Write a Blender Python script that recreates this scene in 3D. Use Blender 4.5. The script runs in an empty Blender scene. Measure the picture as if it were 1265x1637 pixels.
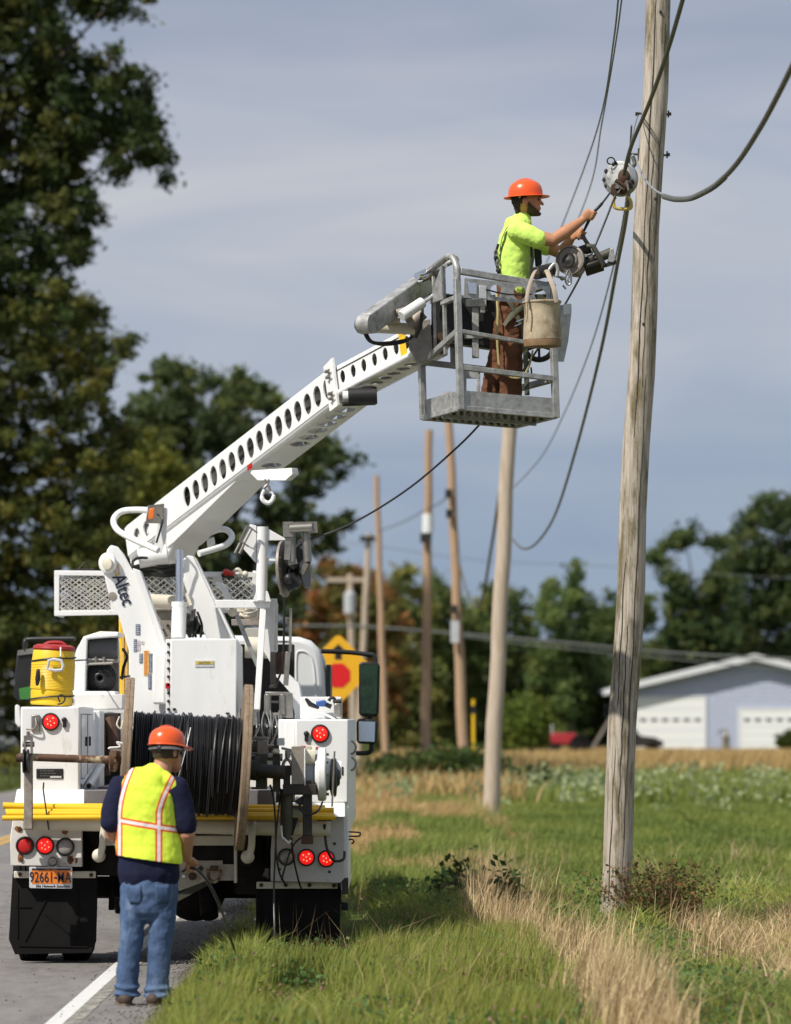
import bpy, bmesh, math, random
import numpy as np
from mathutils import Vector, Matrix, noise as mnoise
from mathutils.geometry import tessellate_polygon
R = math.radians
rnd = random.Random(7)
SC = bpy.context.scene
COL = SC.collection
# ------------------------------------------------------------------ camera
FPX = 7115.0          # focal length in pixels of the 1265 px wide photograph (135 mm on 24 mm)
CAMH = 1.8
cam_data = bpy.data.cameras.new('camera'); cam = bpy.data.objects.new('camera', cam_data); COL.objects.link(cam)
cam.location = (0, 0, CAMH); cam.rotation_euler = (R(90), 0, 0)
cam_data.sensor_fit = 'HORIZONTAL'; cam_data.sensor_width = 24.0; cam_data.lens = FPX*24/1265
cam_data.shift_y = (1150-818.5)/1265
cam_data.clip_start = 0.5; cam_data.clip_end = 4000
cam_data.dof.use_dof = True; cam_data.dof.focus_distance = 33.6; cam_data.dof.aperture_fstop = 2.3
SC.camera = cam
# ------------------------------------------------------------------ light
SUN_ELEV, SUN_AZ = R(49), R(228)      # azimuth clockwise from +Y : behind the camera, to its left
world = bpy.data.worlds.new('World'); SC.world = world; world.use_nodes = True
wt = world.node_tree; wt.nodes.clear()
def wn(t, **k):
    n = wt.nodes.new(t)
    for a, b in k.items(): setattr(n, a, b)
    return n
wo = wn('ShaderNodeOutputWorld'); wmix = wn('ShaderNodeMixShader')
sky = wn('ShaderNodeTexSky', sky_type='NISHITA', sun_disc=False, sun_elevation=SUN_ELEV, sun_rotation=SUN_AZ)
sky.air_density = 1.0; sky.dust_density = 1.0
bg1 = wn('ShaderNodeBackground'); bg1.inputs[1].default_value = 0.10
bg2 = wn('ShaderNodeBackground'); bg2.inputs[1].default_value = 0.885
tc = wn('ShaderNodeTexCoord'); mp = wn('ShaderNodeMapping'); mp.inputs['Scale'].default_value = (7, 7, 38); mp.inputs['Rotation'].default_value = (0, R(1.5), 0)
nz = wn('ShaderNodeTexNoise'); nz.inputs['Scale'].default_value = 1.0; nz.inputs['Detail'].default_value = 7; nz.inputs['Roughness'].default_value = .5
nz.inputs['Distortion'].default_value = .6
sep = wn('ShaderNodeSeparateXYZ'); elev = wn('ShaderNodeValToRGB')
cr = elev.color_ramp; cr.elements[0].position = 0.0; cr.elements[0].color = (.265, .35, .51, 1)
cr.elements[1].position = 1.0; cr.elements[1].color = (.44, .48, .56, 1)
for p, c in ((.03, (.285, .37, .52)), (.058, (.375, .43, .55)), (.09, (.485, .505, .585)), (.115, (.53, .54, .60)), (.137, (.46, .48, .565)), (.152, (.345, .38, .49)), (.17, (.40, .43, .52)), (.3, (.50, .53, .60))):
    e = cr.elements.new(p); e.color = (*c, 1)
ramp = wn('ShaderNodeValToRGB'); ramp.color_ramp.elements[0].position = .34; ramp.color_ramp.elements[1].position = .66
ramp.color_ramp.elements[0].color = (.81, .87, .95, 1); ramp.color_ramp.elements[1].color = (1.14, 1.11, 1.06, 1)
mul = wn('ShaderNodeMix', data_type='RGBA', blend_type='MULTIPLY'); mul.inputs[0].default_value = 1
L = wt.links.new
L(tc.outputs['Generated'], mp.inputs[0]); L(mp.outputs[0], nz.inputs['Vector']); L(nz.outputs['Fac'], ramp.inputs[0])
L(tc.outputs['Generated'], sep.inputs[0]); L(sep.outputs['Z'], elev.inputs[0])
L(elev.outputs[0], mul.inputs[6]); L(ramp.outputs[0], mul.inputs[7]); L(mul.outputs[2], bg2.inputs[0])
L(sky.outputs[0], bg1.inputs[0]); wmix.inputs[0].default_value = .86
L(bg1.outputs[0], wmix.inputs[1]); L(bg2.outputs[0], wmix.inputs[2]); L(wmix.outputs[0], wo.inputs[0])
sd = bpy.data.lights.new('sun', 'SUN'); sd.energy = 4.5; sd.angle = R(.6); sd.color = (1, .95, .86)
sun = bpy.data.objects.new('sun', sd); COL.objects.link(sun)
sdir = Vector((math.sin(SUN_AZ)*math.cos(SUN_ELEV), math.cos(SUN_AZ)*math.cos(SUN_ELEV), math.sin(SUN_ELEV)))
sun.rotation_euler = sdir.to_track_quat('Z', 'Y').to_euler(); sun.location = (-20, -20, 30)
SC.view_settings.view_transform = 'Standard'; SC.view_settings.look = 'None'
SC.view_settings.exposure = 0.14; SC.view_settings.gamma = 1.0
SC.render.engine = 'CYCLES'; SC.cycles.use_denoising = True
SC.cycles.max_bounces = 6; SC.cycles.diffuse_bounces = 3; SC.cycles.glossy_bounces = 3; SC.cycles.transparent_max_bounces = 6
SC.cycles.caustics_reflective = False; SC.cycles.caustics_refractive = False
# ------------------------------------------------------------------ helpers
def P(x, y, d): return Vector(((x-632.5)*d/FPX, d, CAMH+(1150-y)*d/FPX))
def S(px, d): return px*d/FPX
V = Vector
class MB:
    def __init__(s): s.v = []; s.f = []; s.mi = []; s.m = 0
    def add(s, vs, fs):
        n = len(s.v); s.v += [tuple(v) for v in vs]; s.f += [tuple(i+n for i in f) for f in fs]; s.mi += [s.m]*len(fs); return s
    def box(s, a, b):      # two opposite corners, axis aligned
        x0, x1 = sorted((a[0], b[0])); y0, y1 = sorted((a[1], b[1])); z0, z1 = sorted((a[2], b[2]))
        vs = [(x, y, z) for z in (z0, z1) for y in (y0, y1) for x in (x0, x1)]
        return s.add(vs, [(0, 2, 3, 1), (4, 5, 7, 6), (0, 1, 5, 4), (2, 6, 7, 3), (0, 4, 6, 2), (1, 3, 7, 5)])
    def pbox(s, x0, y0, x1, y1, d, depth):  # a box whose camera-side face covers these photo pixels at distance d
        a = P(x0, y0, d); b = P(x1, y1, d); return s.box(a, (b.x, d+depth, b.z))
    def obox(s, c, U, W, N):  # centre and three half vectors
        vs = [c + i*U + j*W + k*N for k in (-1, 1) for j in (-1, 1) for i in (-1, 1)]
        return s.add(vs, [(0, 2, 3, 1), (4, 5, 7, 6), (0, 1, 5, 4), (2, 6, 7, 3), (0, 4, 6, 2), (1, 3, 7, 5)])
    def bar(s, p, q, w, h=None, side=None):   # rectangular bar, w across side vector, h the other
        h = h or w; t = (q-p); ln = t.length; t = t/ln
        side = V(side) if side is not None else (V((0, 1, 0)) if abs(t.y) < .9 else V((1, 0, 0)))
        a = (side - t*side.dot(t)).normalized(); b = t.cross(a)
        return s.obox((p+q)/2, a*w/2, b*h/2, t*ln/2)
    def prism(s, pts, ext):
        n = len(pts); ext = V(ext); vs = [V(p) for p in pts] + [V(p)+ext for p in pts]
        return s.add(vs, [tuple(range(n))[::-1], tuple(range(n, 2*n))] + [(i, (i+1) % n, n+(i+1) % n, n+i) for i in range(n)])
    def pprism(s, px, d, depth):
        return s.prism([P(x, y, d) for x, y in px], (0, depth, 0))
    def tube(s, pts, r, n=10, closed=False, cap=True, side=None, rnd_cap=False):
        pts = [V(p) for p in pts]; m = len(pts)
        rr = [x if isinstance(x, (tuple, list)) else (x, x) for x in (r if isinstance(r, (list,)) else [r]*m)]
        if rnd_cap:
            t0 = (pts[0]-pts[1]).normalized(); t1 = (pts[-1]-pts[-2]).normalized()
            pre = []; post = []
            for k in (80, 55, 28):
                c_, s_ = math.cos(R(k)), math.sin(R(k))
                pre.append((pts[0]+t0*max(rr[0])*s_*.9, (rr[0][0]*c_, rr[0][1]*c_)))
                post.insert(0, (pts[-1]+t1*max(rr[-1])*s_*.9, (rr[-1][0]*c_, rr[-1][1]*c_)))
            pts = [a for a, _ in pre]+pts+[a for a, _ in post]; rr = [b for _, b in pre]+rr+[b for _, b in post]; m = len(pts)
        T = []
        for i in range(m):
            if closed: t = pts[(i+1) % m]-pts[i-1]
            else: t = pts[min(i+1, m-1)]-pts[max(i-1, 0)]
            T.append(t.normalized() if t.length > 1e-9 else V((0, 0, 1)))
        if side is None: a = T[0].orthogonal().normalized()
        else: a = V(side)
        vs = []
        for i in range(m):
            a = (V(side) if side is not None else a); a = a - T[i]*a.dot(T[i])
            a = a.normalized() if a.length > 1e-6 else T[i].orthogonal().normalized()
            b = T[i].cross(a)
            for k in range(n):
                an = 2*math.pi*k/n
                vs.append(pts[i]+a*rr[i][0]*math.cos(an)+b*rr[i][1]*math.sin(an))
        fs = []
        for i in range(m if closed else m-1):
            j = (i+1) % m
            for k in range(n): fs.append((i*n+k, i*n+(k+1) % n, j*n+(k+1) % n, j*n+k))
        if cap and not closed: fs += [tuple(range(n))[::-1], tuple((m-1)*n+k for k in range(n))]
        return s.add(vs, fs)
    def lathe(s, o, ax, prof, n=28):  # prof: list of (t along axis, radius)
        return s.tube([V(o)+V(ax).normalized()*t for t, _ in prof], [max(r, 1e-4) for _, r in prof], n) if False else s._lathe(V(o), V(ax).normalized(), prof, n)
    def _lathe(s, o, ax, prof, n):
        a = ax.orthogonal().normalized(); b = ax.cross(a); m = len(prof); vs = []
        for t, r in prof:
            r = max(r, 1e-4)
            for k in range(n):
                an = 2*math.pi*k/n; vs.append(o+ax*t+a*r*math.cos(an)+b*r*math.sin(an))
        fs = [(i*n+k, i*n+(k+1) % n, (i+1)*n+(k+1) % n, (i+1)*n+k) for i in range(m-1) for k in range(n)]
        fs += [tuple(range(n))[::-1], tuple((m-1)*n+k for k in range(n))]
        return s.add(vs, fs)
    def ball(s, c, r, n=12, m=8, sq=(1, 1, 1)):
        c = V(c); vs = []; 
        for i in range(1, m):
            th = math.pi*i/m
            for k in range(n):
                ph = 2*math.pi*k/n
                vs.append(c+V((r*sq[0]*math.sin(th)*math.cos(ph), r*sq[1]*math.sin(th)*math.sin(ph), r*sq[2]*math.cos(th))))
        vs += [c+V((0, 0, r*sq[2])), c-V((0, 0, r*sq[2]))]; t = len(vs)-2
        fs = [(i*n+k, (i+1)*n+k, (i+1)*n+(k+1) % n, i*n+(k+1) % n) for i in range(m-2) for k in range(n)]
        fs += [(t, k, (k+1) % n) for k in range(n)] + [(t+1, (m-2)*n+(k+1) % n, (m-2)*n+k) for k in range(n)]
        return s.add(vs, fs)
    def build(s, name, mat, parent=None, bevel=0, sharp=40, origin=None):
        me = bpy.data.meshes.new(name)
        if origin is None:
            arr = np.array(s.v); origin = V(((arr[:, 0].min()+arr[:, 0].max())/2, (arr[:, 1].min()+arr[:, 1].max())/2, arr[:, 2].min()))
        me.from_pydata([(v[0]-origin[0], v[1]-origin[1], v[2]-origin[2]) for v in s.v], [], s.f)
        bm = bmesh.new(); bm.from_mesh(me); bmesh.ops.recalc_face_normals(bm, faces=bm.faces); bm.to_mesh(me); bm.free()
        return finish(me, name, mat, parent, origin, bevel, sharp, s.mi if s.m or any(s.mi) else None)
WL = {}
def finish(me, name, mat, parent, origin, bevel=0, sharp=40, mi=None):
    me.polygons.foreach_set('use_smooth', [True]*len(me.polygons)); me.set_sharp_from_angle(angle=R(sharp))
    for mm in (mat if isinstance(mat, (list, tuple)) else [mat]): me.materials.append(mm)
    if mi: me.polygons.foreach_set('material_index', mi)
    o = bpy.data.objects.new(name, me); COL.objects.link(o)
    WL[o.name] = V(origin)
    if parent: o.parent = parent; o.location = V(origin)-WL[parent.name]
    else: o.location = origin
    if bevel:
        b = o.modifiers.new('bevel', 'BEVEL'); b.width = bevel; b.segments = 2; b.limit_method = 'ANGLE'; b.angle_limit = R(40)
    return o
def thing(name, label, cat, loc, group=None):
    o = bpy.data.objects.new(name, None); COL.objects.link(o); o.location = loc; o.empty_display_size = .1; WL[o.name] = V(loc)
    return tag(o, label, cat, group)
def tag(o, label, cat, group=None):
    o['label'] = label; o['category'] = cat
    if group: o['group'] = group
    return o
def part(o, label): o['label'] = label; return o
def structure(o): o['kind'] = 'structure'; return o
def stuff(o, label=None, cat=None):
    o['kind'] = 'stuff'
    if label: o['label'] = label; o['category'] = cat
    return o
# flat plate with real round holes; pts/holes in plate coordinates (u,v) metres
def plate(name, mat, parent, O, U, W, pts, holes, thick, hn=20, bevel=0):
    U = V(U).normalized(); W = V(W).normalized(); N = U.cross(W)
    cu = bpy.data.curves.new('c', 'CURVE'); cu.dimensions = '2D'; cu.fill_mode = 'BOTH'; cu.extrude = thick/2
    def sp(pl):
        q = cu.splines.new('POLY'); q.points.add(len(pl)-1)
        for i, (a, b) in enumerate(pl): q.points[i].co = (a, b, 0, 1)
        q.use_cyclic_u = True
    sp(pts)
    for h in holes:
        cx, cy, rx, ry = (h if len(h) == 4 else (h[0], h[1], h[2], h[2]))
        sp([(cx+rx*math.cos(2*math.pi*k/hn), cy+ry*math.sin(2*math.pi*k/hn)) for k in range(hn)])
    return curve_mesh(cu, name, mat, parent, O, U, W, N, bevel)
def curve_mesh(cu, name, mat, parent, O, U, W, N, bevel=0):
    tmp = bpy.data.objects.new('tmp', cu); COL.objects.link(tmp)
    dg = bpy.context.evaluated_depsgraph_get(); me = bpy.data.meshes.new_from_object(tmp.evaluated_get(dg))
    bpy.data.objects.remove(tmp); bpy.data.curves.remove(cu); me.name = name
    M3 = Matrix((U, W, N)).transposed().to_4x4(); me.transform(M3); me.materials.clear()
    return finish(me, name, mat, parent, O, bevel, 30)
def text(body, name, mat, parent, O, U, W, size, extrude=.0015, align='CENTER', bold=0.0, shear=0.0, xs=1.0):
    cu = bpy.data.curves.new('t', 'FONT'); cu.body = body; cu.size = size; cu.extrude = extrude; cu.align_x = align; cu.align_y = 'CENTER'
    cu.offset = bold; cu.shear = shear
    U = V(U).normalized(); W = V(W).normalized(); N = U.cross(W)
    cu.resolution_u = 3
    o = curve_mesh(cu, name, mat, parent, O, U*xs, W, N); return o
def empty_at(name, loc, parent):
    o = bpy.data.objects.new(name, None); COL.objects.link(o); WL[o.name] = V(loc); o.parent = parent; o.location = V(loc)-WL[parent.name]; return o
# ------------------------------------------------------------------ materials
MATS = {}
def mat(name, col, rough=.5, metal=0., var=.12, scale=6., bump=0., bscale=60., col2=None, c2amt=(.55, .75), c2scale=3., stretch=(1, 1, 1), coat=0., emit=0., spec=.5, coords='Object', sss=0.):
    m = bpy.data.materials.new(name); m.use_nodes = True; nt = m.node_tree; nt.nodes.clear(); ln = nt.links.new
    N = lambda t: nt.nodes.new(t)
    out = N('ShaderNodeOutputMaterial'); b = N('ShaderNodeBsdfPrincipled'); ln(b.outputs[0], out.inputs[0])
    tcn = N('ShaderNodeTexCoord'); mpn = N('ShaderNodeMapping'); mpn.inputs['Scale'].default_value = stretch
    ln(tcn.outputs[coords], mpn.inputs[0])
    n1 = N('ShaderNodeTexNoise'); n1.inputs['Scale'].default_value = scale; n1.inputs['Detail'].default_value = 6; n1.inputs['Roughness'].default_value = .6
    ln(mpn.outputs[0], n1.inputs['Vector'])
    mr = N('ShaderNodeMapRange'); mr.inputs[1].default_value = .3; mr.inputs[2].default_value = .7; mr.inputs[3].default_value = 1-var; mr.inputs[4].default_value = 1+var*.6
    ln(n1.outputs['Fac'], mr.inputs[0])
    mx = N('ShaderNodeMix'); mx.data_type = 'RGBA'; mx.blend_type = 'MULTIPLY'; mx.inputs[0].default_value = 1
    mx.inputs[6].default_value = (*col, 1); ln(mr.outputs[0], mx.inputs[7]); src = mx.outputs[2]
    if col2:
        n2 = N('ShaderNodeTexNoise'); n2.inputs['Scale'].default_value = c2scale; n2.inputs['Detail'].default_value = 8; n2.inputs['Roughness'].default_value = .68
        ln(mpn.outputs[0], n2.inputs['Vector'])
        m2 = N('ShaderNodeMapRange'); m2.inputs[1].default_value = c2amt[0]; m2.inputs[2].default_value = c2amt[1]; ln(n2.outputs['Fac'], m2.inputs[0])
        mx2 = N('ShaderNodeMix'); mx2.data_type = 'RGBA'; ln(m2.outputs[0], mx2.inputs[0]); ln(src, mx2.inputs[6]); mx2.inputs[7].default_value = (*col2, 1); src = mx2.outputs[2]
    ln(src, b.inputs['Base Color'])
    b.inputs['Roughness'].default_value = rough; b.inputs['Metallic'].default_value = metal; b.inputs['Coat Weight'].default_value = coat
    b.inputs['Specular IOR Level'].default_value = spec
    if sss: b.inputs['Subsurface Weight'].default_value = sss; b.inputs['Subsurface Radius'].default_value = (.02, .008, .004)
    rr = N('ShaderNodeMapRange'); rr.inputs[3].default_value = max(rough-.08, .03); rr.inputs[4].default_value = min(rough+.12, 1); ln(n1.outputs['Fac'], rr.inputs[0]); ln(rr.outputs[0], b.inputs['Roughness'])
    if bump:
        n3 = N('ShaderNodeTexNoise'); n3.inputs['Scale'].default_value = bscale; n3.inputs['Detail'].default_value = 4; ln(mpn.outputs[0], n3.inputs['Vector'])
        bp = N('ShaderNodeBump'); bp.inputs['Strength'].default_value = bump; bp.inputs['Distance'].default_value = .01; ln(n3.outputs['Fac'], bp.inputs['Height']); ln(bp.outputs[0], b.inputs['Normal'])
    if emit: ln(src, b.inputs['Emission Color']); b.inputs['Emission Strength'].default_value = emit
    MATS[name] = m; return m
M_white = mat('white_paint', (.82, .82, .81), .38, var=.05, scale=3, coat=.15, col2=(.46, .42, .35), c2amt=(.60, .86), c2scale=4.5, stretch=(1.6, 1.6, .55), bump=.06, bscale=3)
M_white2 = mat('white_paint_worn', (.72, .70, .66), .5, var=.1, scale=4, col2=(.28, .15, .07), c2amt=(.62, .76), c2scale=9, bump=.15)
M_bone = mat('cream_pipe_paint', (.66, .61, .50), .5, var=.12, scale=5, col2=(.22, .12, .06), c2amt=(.66, .8), c2scale=8)
M_steel = mat('galvanised_steel', (.43, .43, .42), .5, .45, var=.4, scale=14, col2=(.14, .115, .09), c2amt=(.52, .76), c2scale=8, bump=.1)
M_steel2 = mat('bare_steel', (.33, .31, .28), .4, .8, var=.25, scale=10, col2=(.16, .10, .06), c2amt=(.6, .75), c2scale=7)
M_plate = mat('worn_grey_plate', (.33, .29, .25), .55, .3, var=.3, scale=10, col2=(.14, .09, .06), c2amt=(.5, .8), c2scale=9)
M_chrome = mat('chrome_rod', (.70, .71, .74), .15, 1, var=.05)
M_dark = mat('dark_oily_steel', (.035, .032, .028), .5, .3, var=.4, scale=9, col2=(.09, .06, .035), c2amt=(.5, .8), c2scale=8)
M_olive = mat('dark_olive_steel', (.075, .072, .05), .55, .2, var=.3, scale=9)
M_black = mat('black_plastic', (.014, .014, .015), .45, var=.3, scale=8)
M_rubber = mat('mudflap_rubber', (.010, .0095, .0095), .8, spec=.15, var=.35, scale=3, bump=.2, bscale=14, col2=(.022, .019, .016), c2amt=(.5, .8), c2scale=1.8)
M_tyre = mat('tyre_rubber', (.012, .0115, .0115), .85, spec=.15, var=.3, scale=6)
M_under = mat('grime_and_painted_shade', (.022, .018, .016), .75, .1, var=.5, scale=6, col2=(.06, .04, .03), c2amt=(.5, .75), c2scale=5)  # grime on the chassis; painted shade on dark backing panels and basket grating
M_rust = mat('rusty_steel', (.12, .062, .035), .7, .3, var=.4, scale=14, col2=(.50, .42, .28), c2amt=(.52, .62), c2scale=9)
M_rust2 = mat('brown_rust', (.085, .045, .028), .75, .2, var=.4, scale=14)
M_yel = mat('yellow_plastic', (.85, .52, .012), .4, var=.06, scale=4, coat=.1)
M_yel2 = mat('cooler_yellow', (.82, .54, .02), .45, var=.06, scale=5, sss=.0)
M_red = mat('cooler_red', (.38, .022, .02), .4, var=.1)
M_lens = mat('red_lens', (.55, .008, .008), .22, var=.25, scale=120, coat=.5)
M_lenslit = mat('red_lens_lit', (.80, .012, .010), .2, var=.1, scale=90, coat=.5, emit=.9)
M_led = mat('led_point', (1., .35, .18), .3, var=0, emit=1.5)
M_clear = mat('clear_lens', (.33, .30, .29), .18, var=.25, scale=60, coat=.5)
M_orange = mat('orange_lens', (.70, .16, .02), .3, var=.2, scale=60, emit=.15)
M_wood = mat('reel_wood', (.26, .185, .12), .8, var=.35, scale=5, stretch=(5, 5, 1), col2=(.09, .06, .04), c2amt=(.55, .75), c2scale=4, bump=.3, bscale=30)
M_cable = mat('black_cable', (.013, .013, .015), .38, var=.2, scale=20, coat=.15)
M_galv = mat('strand_grey', (.20, .21, .20), .5, .5, var=.2, scale=30)
M_grn = mat('wet_strand', (.13, .125, .10), .55, .3, var=.25, scale=20)
M_blue = mat('blue_plastic', (.03, .09, .30), .4)
M_sky = mat('decal_blue_grey', (.10, .13, .22), .5, var=.3, scale=80)
M_amber = mat('decal_orange', (.75, .45, .12), .5, var=.2, scale=60)
M_decalw = mat('decal_white', (.62, .62, .64), .4, var=.2, scale=90)
M_navyink = mat('navy_letter_paint', (.02, .025, .05), .4)
def mirror_mat():
    m = mat('mirror_glass', (.75, .78, .78), .03, 1, var=0); return m
M_mirror = mirror_mat()
M_greenrefl = mat('mirror_dark_green_reflection', (.008, .022, .008), .15, .0, var=.6, scale=2.5, col2=(.012, .04, .012), c2amt=(.45, .5), c2scale=1.2, coat=.25)  # dark green reflection painted as blotches into the pane colour
# ================================================================== SETTING
NR = np.random.default_rng(11)
_grid = NR.random((256, 256))
def vn(x, y):
    x = np.asarray(x, float); y = np.asarray(y, float)
    xi = np.floor(x).astype(int); yi = np.floor(y).astype(int); fx = x-xi; fy = y-yi
    fx = fx*fx*(3-2*fx); fy = fy*fy*(3-2*fy); g = lambda a, b: _grid[a % 256, b % 256]
    return (g(xi, yi)*(1-fx)+g(xi+1, yi)*fx)*(1-fy)+(g(xi, yi+1)*(1-fx)+g(xi+1, yi+1)*fx)*fy
def sstep(a, b, x): t = np.clip((np.asarray(x, float)-a)/(b-a), 0, 1); return t*t*(3-2*t)
def gz(X, d):
    right = sstep(-1.3, .2, X); left = sstep(-10, -14, X)
    off = np.maximum(right, left)
    return off*(.15*sstep(55, 110, d) + .10*(vn(X*.35+9, np.asarray(d)*.22)-.5) + .05*(vn(X*1.2, np.asarray(d)*.8)-.5)) - .012*(1-off) + .015*right*sstep(2.6, 1.0, np.abs(np.asarray(X)-1.8))*sstep(50, 40, d)
def mesh_np(name, verts, loops, sizes, mat_, cols=None, origin=(0, 0, 0), parent=None, smooth=True):
    me = bpy.data.meshes.new(name); verts = np.asarray(verts, np.float32)-np.asarray(origin, np.float32)
    me.vertices.add(len(verts)); me.vertices.foreach_set('co', verts.ravel())
    loops = np.asarray(loops, np.int32); sizes = np.asarray(sizes, np.int32)
    me.loops.add(len(loops)); me.loops.foreach_set('vertex_index', loops)
    me.polygons.add(len(sizes)); st = np.zeros(len(sizes), np.int32); st[1:] = np.cumsum(sizes)[:-1]
    me.polygons.foreach_set('loop_start', st); me.polygons.foreach_set('loop_total', sizes)
    if smooth: me.polygons.foreach_set('use_smooth', np.ones(len(sizes), bool))
    me.update(calc_edges=True)
    if cols is not None:
        at = me.attributes.new('tint', 'FLOAT_COLOR', 'POINT'); c4 = np.ones((len(verts), 4), np.float32); c4[:, :3] = cols; at.data.foreach_set('color', c4.ravel())
    me.materials.append(mat_)
    o = bpy.data.objects.new(name, me); COL.objects.link(o); WL[o.name] = V(origin)
    if parent: o.parent = parent; o.location = V(origin)-WL[parent.name]
    else: o.location = origin
    return o
def leaf_mat(name, trans=.35, rough=.6, spec=.25):
    m = bpy.data.materials.new(name); m.use_nodes = True; nt = m.node_tree; nt.nodes.clear(); ln = nt.links.new; N = nt.nodes.new
    out = N('ShaderNodeOutputMaterial'); at = N('ShaderNodeAttribute'); at.attribute_name = 'tint'
    b = N('ShaderNodeBsdfPrincipled'); b.inputs['Roughness'].default_value = rough; b.inputs['Specular IOR Level'].default_value = spec
    t = N('ShaderNodeBsdfTranslucent'); mx = N('ShaderNodeMixShader'); mx.inputs[0].default_value = trans
    ln(at.outputs['Color'], b.inputs['Base Color']); ln(at.outputs['Color'], t.inputs['Color'])
    ln(b.outputs[0], mx.inputs[1]); ln(t.outputs[0], mx.inputs[2]); ln(mx.outputs[0], out.inputs[0]); return m
M_leaf = leaf_mat('foliage', .42); M_blade = leaf_mat('grass_blade', .35, .55, .3); M_straw = leaf_mat('dry_straw', .25, .6, .3)
# ---- ground sheet
rows = np.concatenate([np.linspace(-30, 20, 8), np.arange(21, 80, .6), np.arange(80, 300, 4), np.array([320, 380, 480, 700, 1100, 2500])])
colx = np.concatenate([[-1500, -500, -200, -120, -80, -50, -30, -22, -17, -14, -12, -10.5], np.arange(-9.5, -1.8, 1.3), np.arange(-1.7, 9, .3), [10, 12, 14, 17, 20, 25, 30, 40, 60, 90, 140, 250, 600, 1500]])
XX, DD = np.meshgrid(colx, rows); ZZ = gz(XX, DD); ZZ[XX < -300] *= 1
nr, nc = XX.shape; idx = np.arange(nr*nc).reshape(nr, nc)
q = np.stack([idx[:-1, :-1], idx[:-1, 1:], idx[1:, 1:], idx[1:, :-1]], -1).reshape(-1, 4)
M_ground = mat('meadow_soil', (.075, .10, .025), .9, var=.4, scale=.8, col2=(.20, .155, .075), c2amt=(.48, .62), c2scale=.35, spec=.1)
structure(mesh_np('ground', np.stack([XX, DD, ZZ], -1).reshape(-1, 3), q.ravel(), np.full(len(q), 4), M_ground))
# ---- road : flat sheets stacked 4 mm apart
M_asph = mat('asphalt', (.20, .185, .178), .85, var=.3, scale=9, bump=.9, bscale=120, col2=(.25, .232, .22), c2amt=(.45, .7), c2scale=.9, stretch=(1, .25, 1), spec=.3)
M_gravel = mat('gravel_shoulder', (.17, .15, .13), .95, var=.35, scale=30, bump=.8, bscale=80, col2=(.09, .085, .05), c2amt=(.5, .6), c2scale=4)
def strip(name, x0, x1, d0, d1, z, m, step=2., jag=0.):
    n = int((d1-d0)/step)+1; vs = []; 
    for i in range(n+1):
        d = d0+(d1-d0)*i/n; j = jag*(float(vn(d*.9+3, 5.))-.5)
        vs += [(x0, d, z), (x1+j, d, z)]
    lo = [k for i in range(n) for k in (2*i, 2*i+1, 2*i+3, 2*i+2)]
    return structure(mesh_np(name, vs, lo, [4]*n, m))
strip('gravel_shoulder', -2.2, -1.28, -30, 158, .002, M_gravel, .3, .35)
strip('road', -9.6, -1.50, -30, 158, .007, M_asph, .5, .10)
strip('crossroad', -300, 300, 158, 165, .16, M_asph, 7)
# edge line : fresh bright stripe beside an old worn one
def worn_paint(name, col, lo, hi):
    m = mat(name, col, .7, var=.08, scale=5); nt = m.node_tree; ln = nt.links.new; N = nt.nodes.new
    out = [n for n in nt.nodes if n.type == 'OUTPUT_MATERIAL'][0]; b = [n for n in nt.nodes if n.type == 'BSDF_PRINCIPLED'][0]
    tr = N('ShaderNodeBsdfTransparent'); mx = N('ShaderNodeMixShader'); nz_ = N('ShaderNodeTexNoise'); nz_.inputs['Scale'].default_value = 14; nz_.inputs['Detail'].default_value = 8; nz_.inputs['Roughness'].default_value = .7
    t_ = N('ShaderNodeTexCoord'); mr = N('ShaderNodeMapRange'); mr.inputs[1].default_value = lo; mr.inputs[2].default_value = hi
    ln(t_.outputs['Object'], nz_.inputs[0]); ln(nz_.outputs['Fac'], mr.inputs[0]); ln(mr.outputs[0], mx.inputs[0]); ln(tr.outputs[0], mx.inputs[1]); ln(b.outputs[0], mx.inputs[2]); ln(mx.outputs[0], out.inputs[0]); return m
strip('edge_line', -2.06, -1.955, -30, 155, .012, worn_paint('white_road_paint', (.66, .65, .63), .28, .42), 5)
strip('old_edge_line', -1.955, -1.86, -30, 155, .012, worn_paint('old_road_paint', (.44, .42, .36), .40, .62), 5)
strip('centre_line', -5.95, -5.83, -30, 150, .012, worn_paint('yellow_road_paint', (.62, .36, .06), .3, .45), 5)
strip('second_centre_line', -5.75, -5.63, -30, 150, .012, MATS['yellow_road_paint'], 5)
# loose stones along the crumbling edge of the asphalt
def pebbles(name, X, D, r, z0, m, label):
    n = len(X); base = np.array([(1, 0, 0), (0, 1, 0), (-1, 0, 0), (0, -1, 0), (0, 0, .7), (0, 0, -.7)]); fa = np.array([(0, 1, 4), (1, 2, 4), (2, 3, 4), (3, 0, 4), (1, 0, 5), (2, 1, 5), (3, 2, 5), (0, 3, 5)])
    vs = (base[None]*NR.uniform(.6, 1.3, (n, 6, 1))*r[:, None, None]+np.stack([X, D, z0+r*.3], -1)[:, None]).reshape(-1, 3)
    return stuff(mesh_np(name, vs, (fa[None]+(np.arange(n)*6)[:, None, None]).ravel(), np.full(n*8, 3), m, smooth=False), label, 'gravel')
X = np.concatenate([NR.normal(-1.50, .08, 1700), NR.normal(-1.75, .2, 500), NR.uniform(-5, -1.8, 350)]); D = NR.uniform(23.5, 46, len(X))
pebbles('loose_gravel', X, D, NR.uniform(.004, .012, len(X)), .008, mat('stone', (.20, .18, .16), .9, var=.5, scale=9), 'loose stones scattered along the edge of the asphalt')
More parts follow.
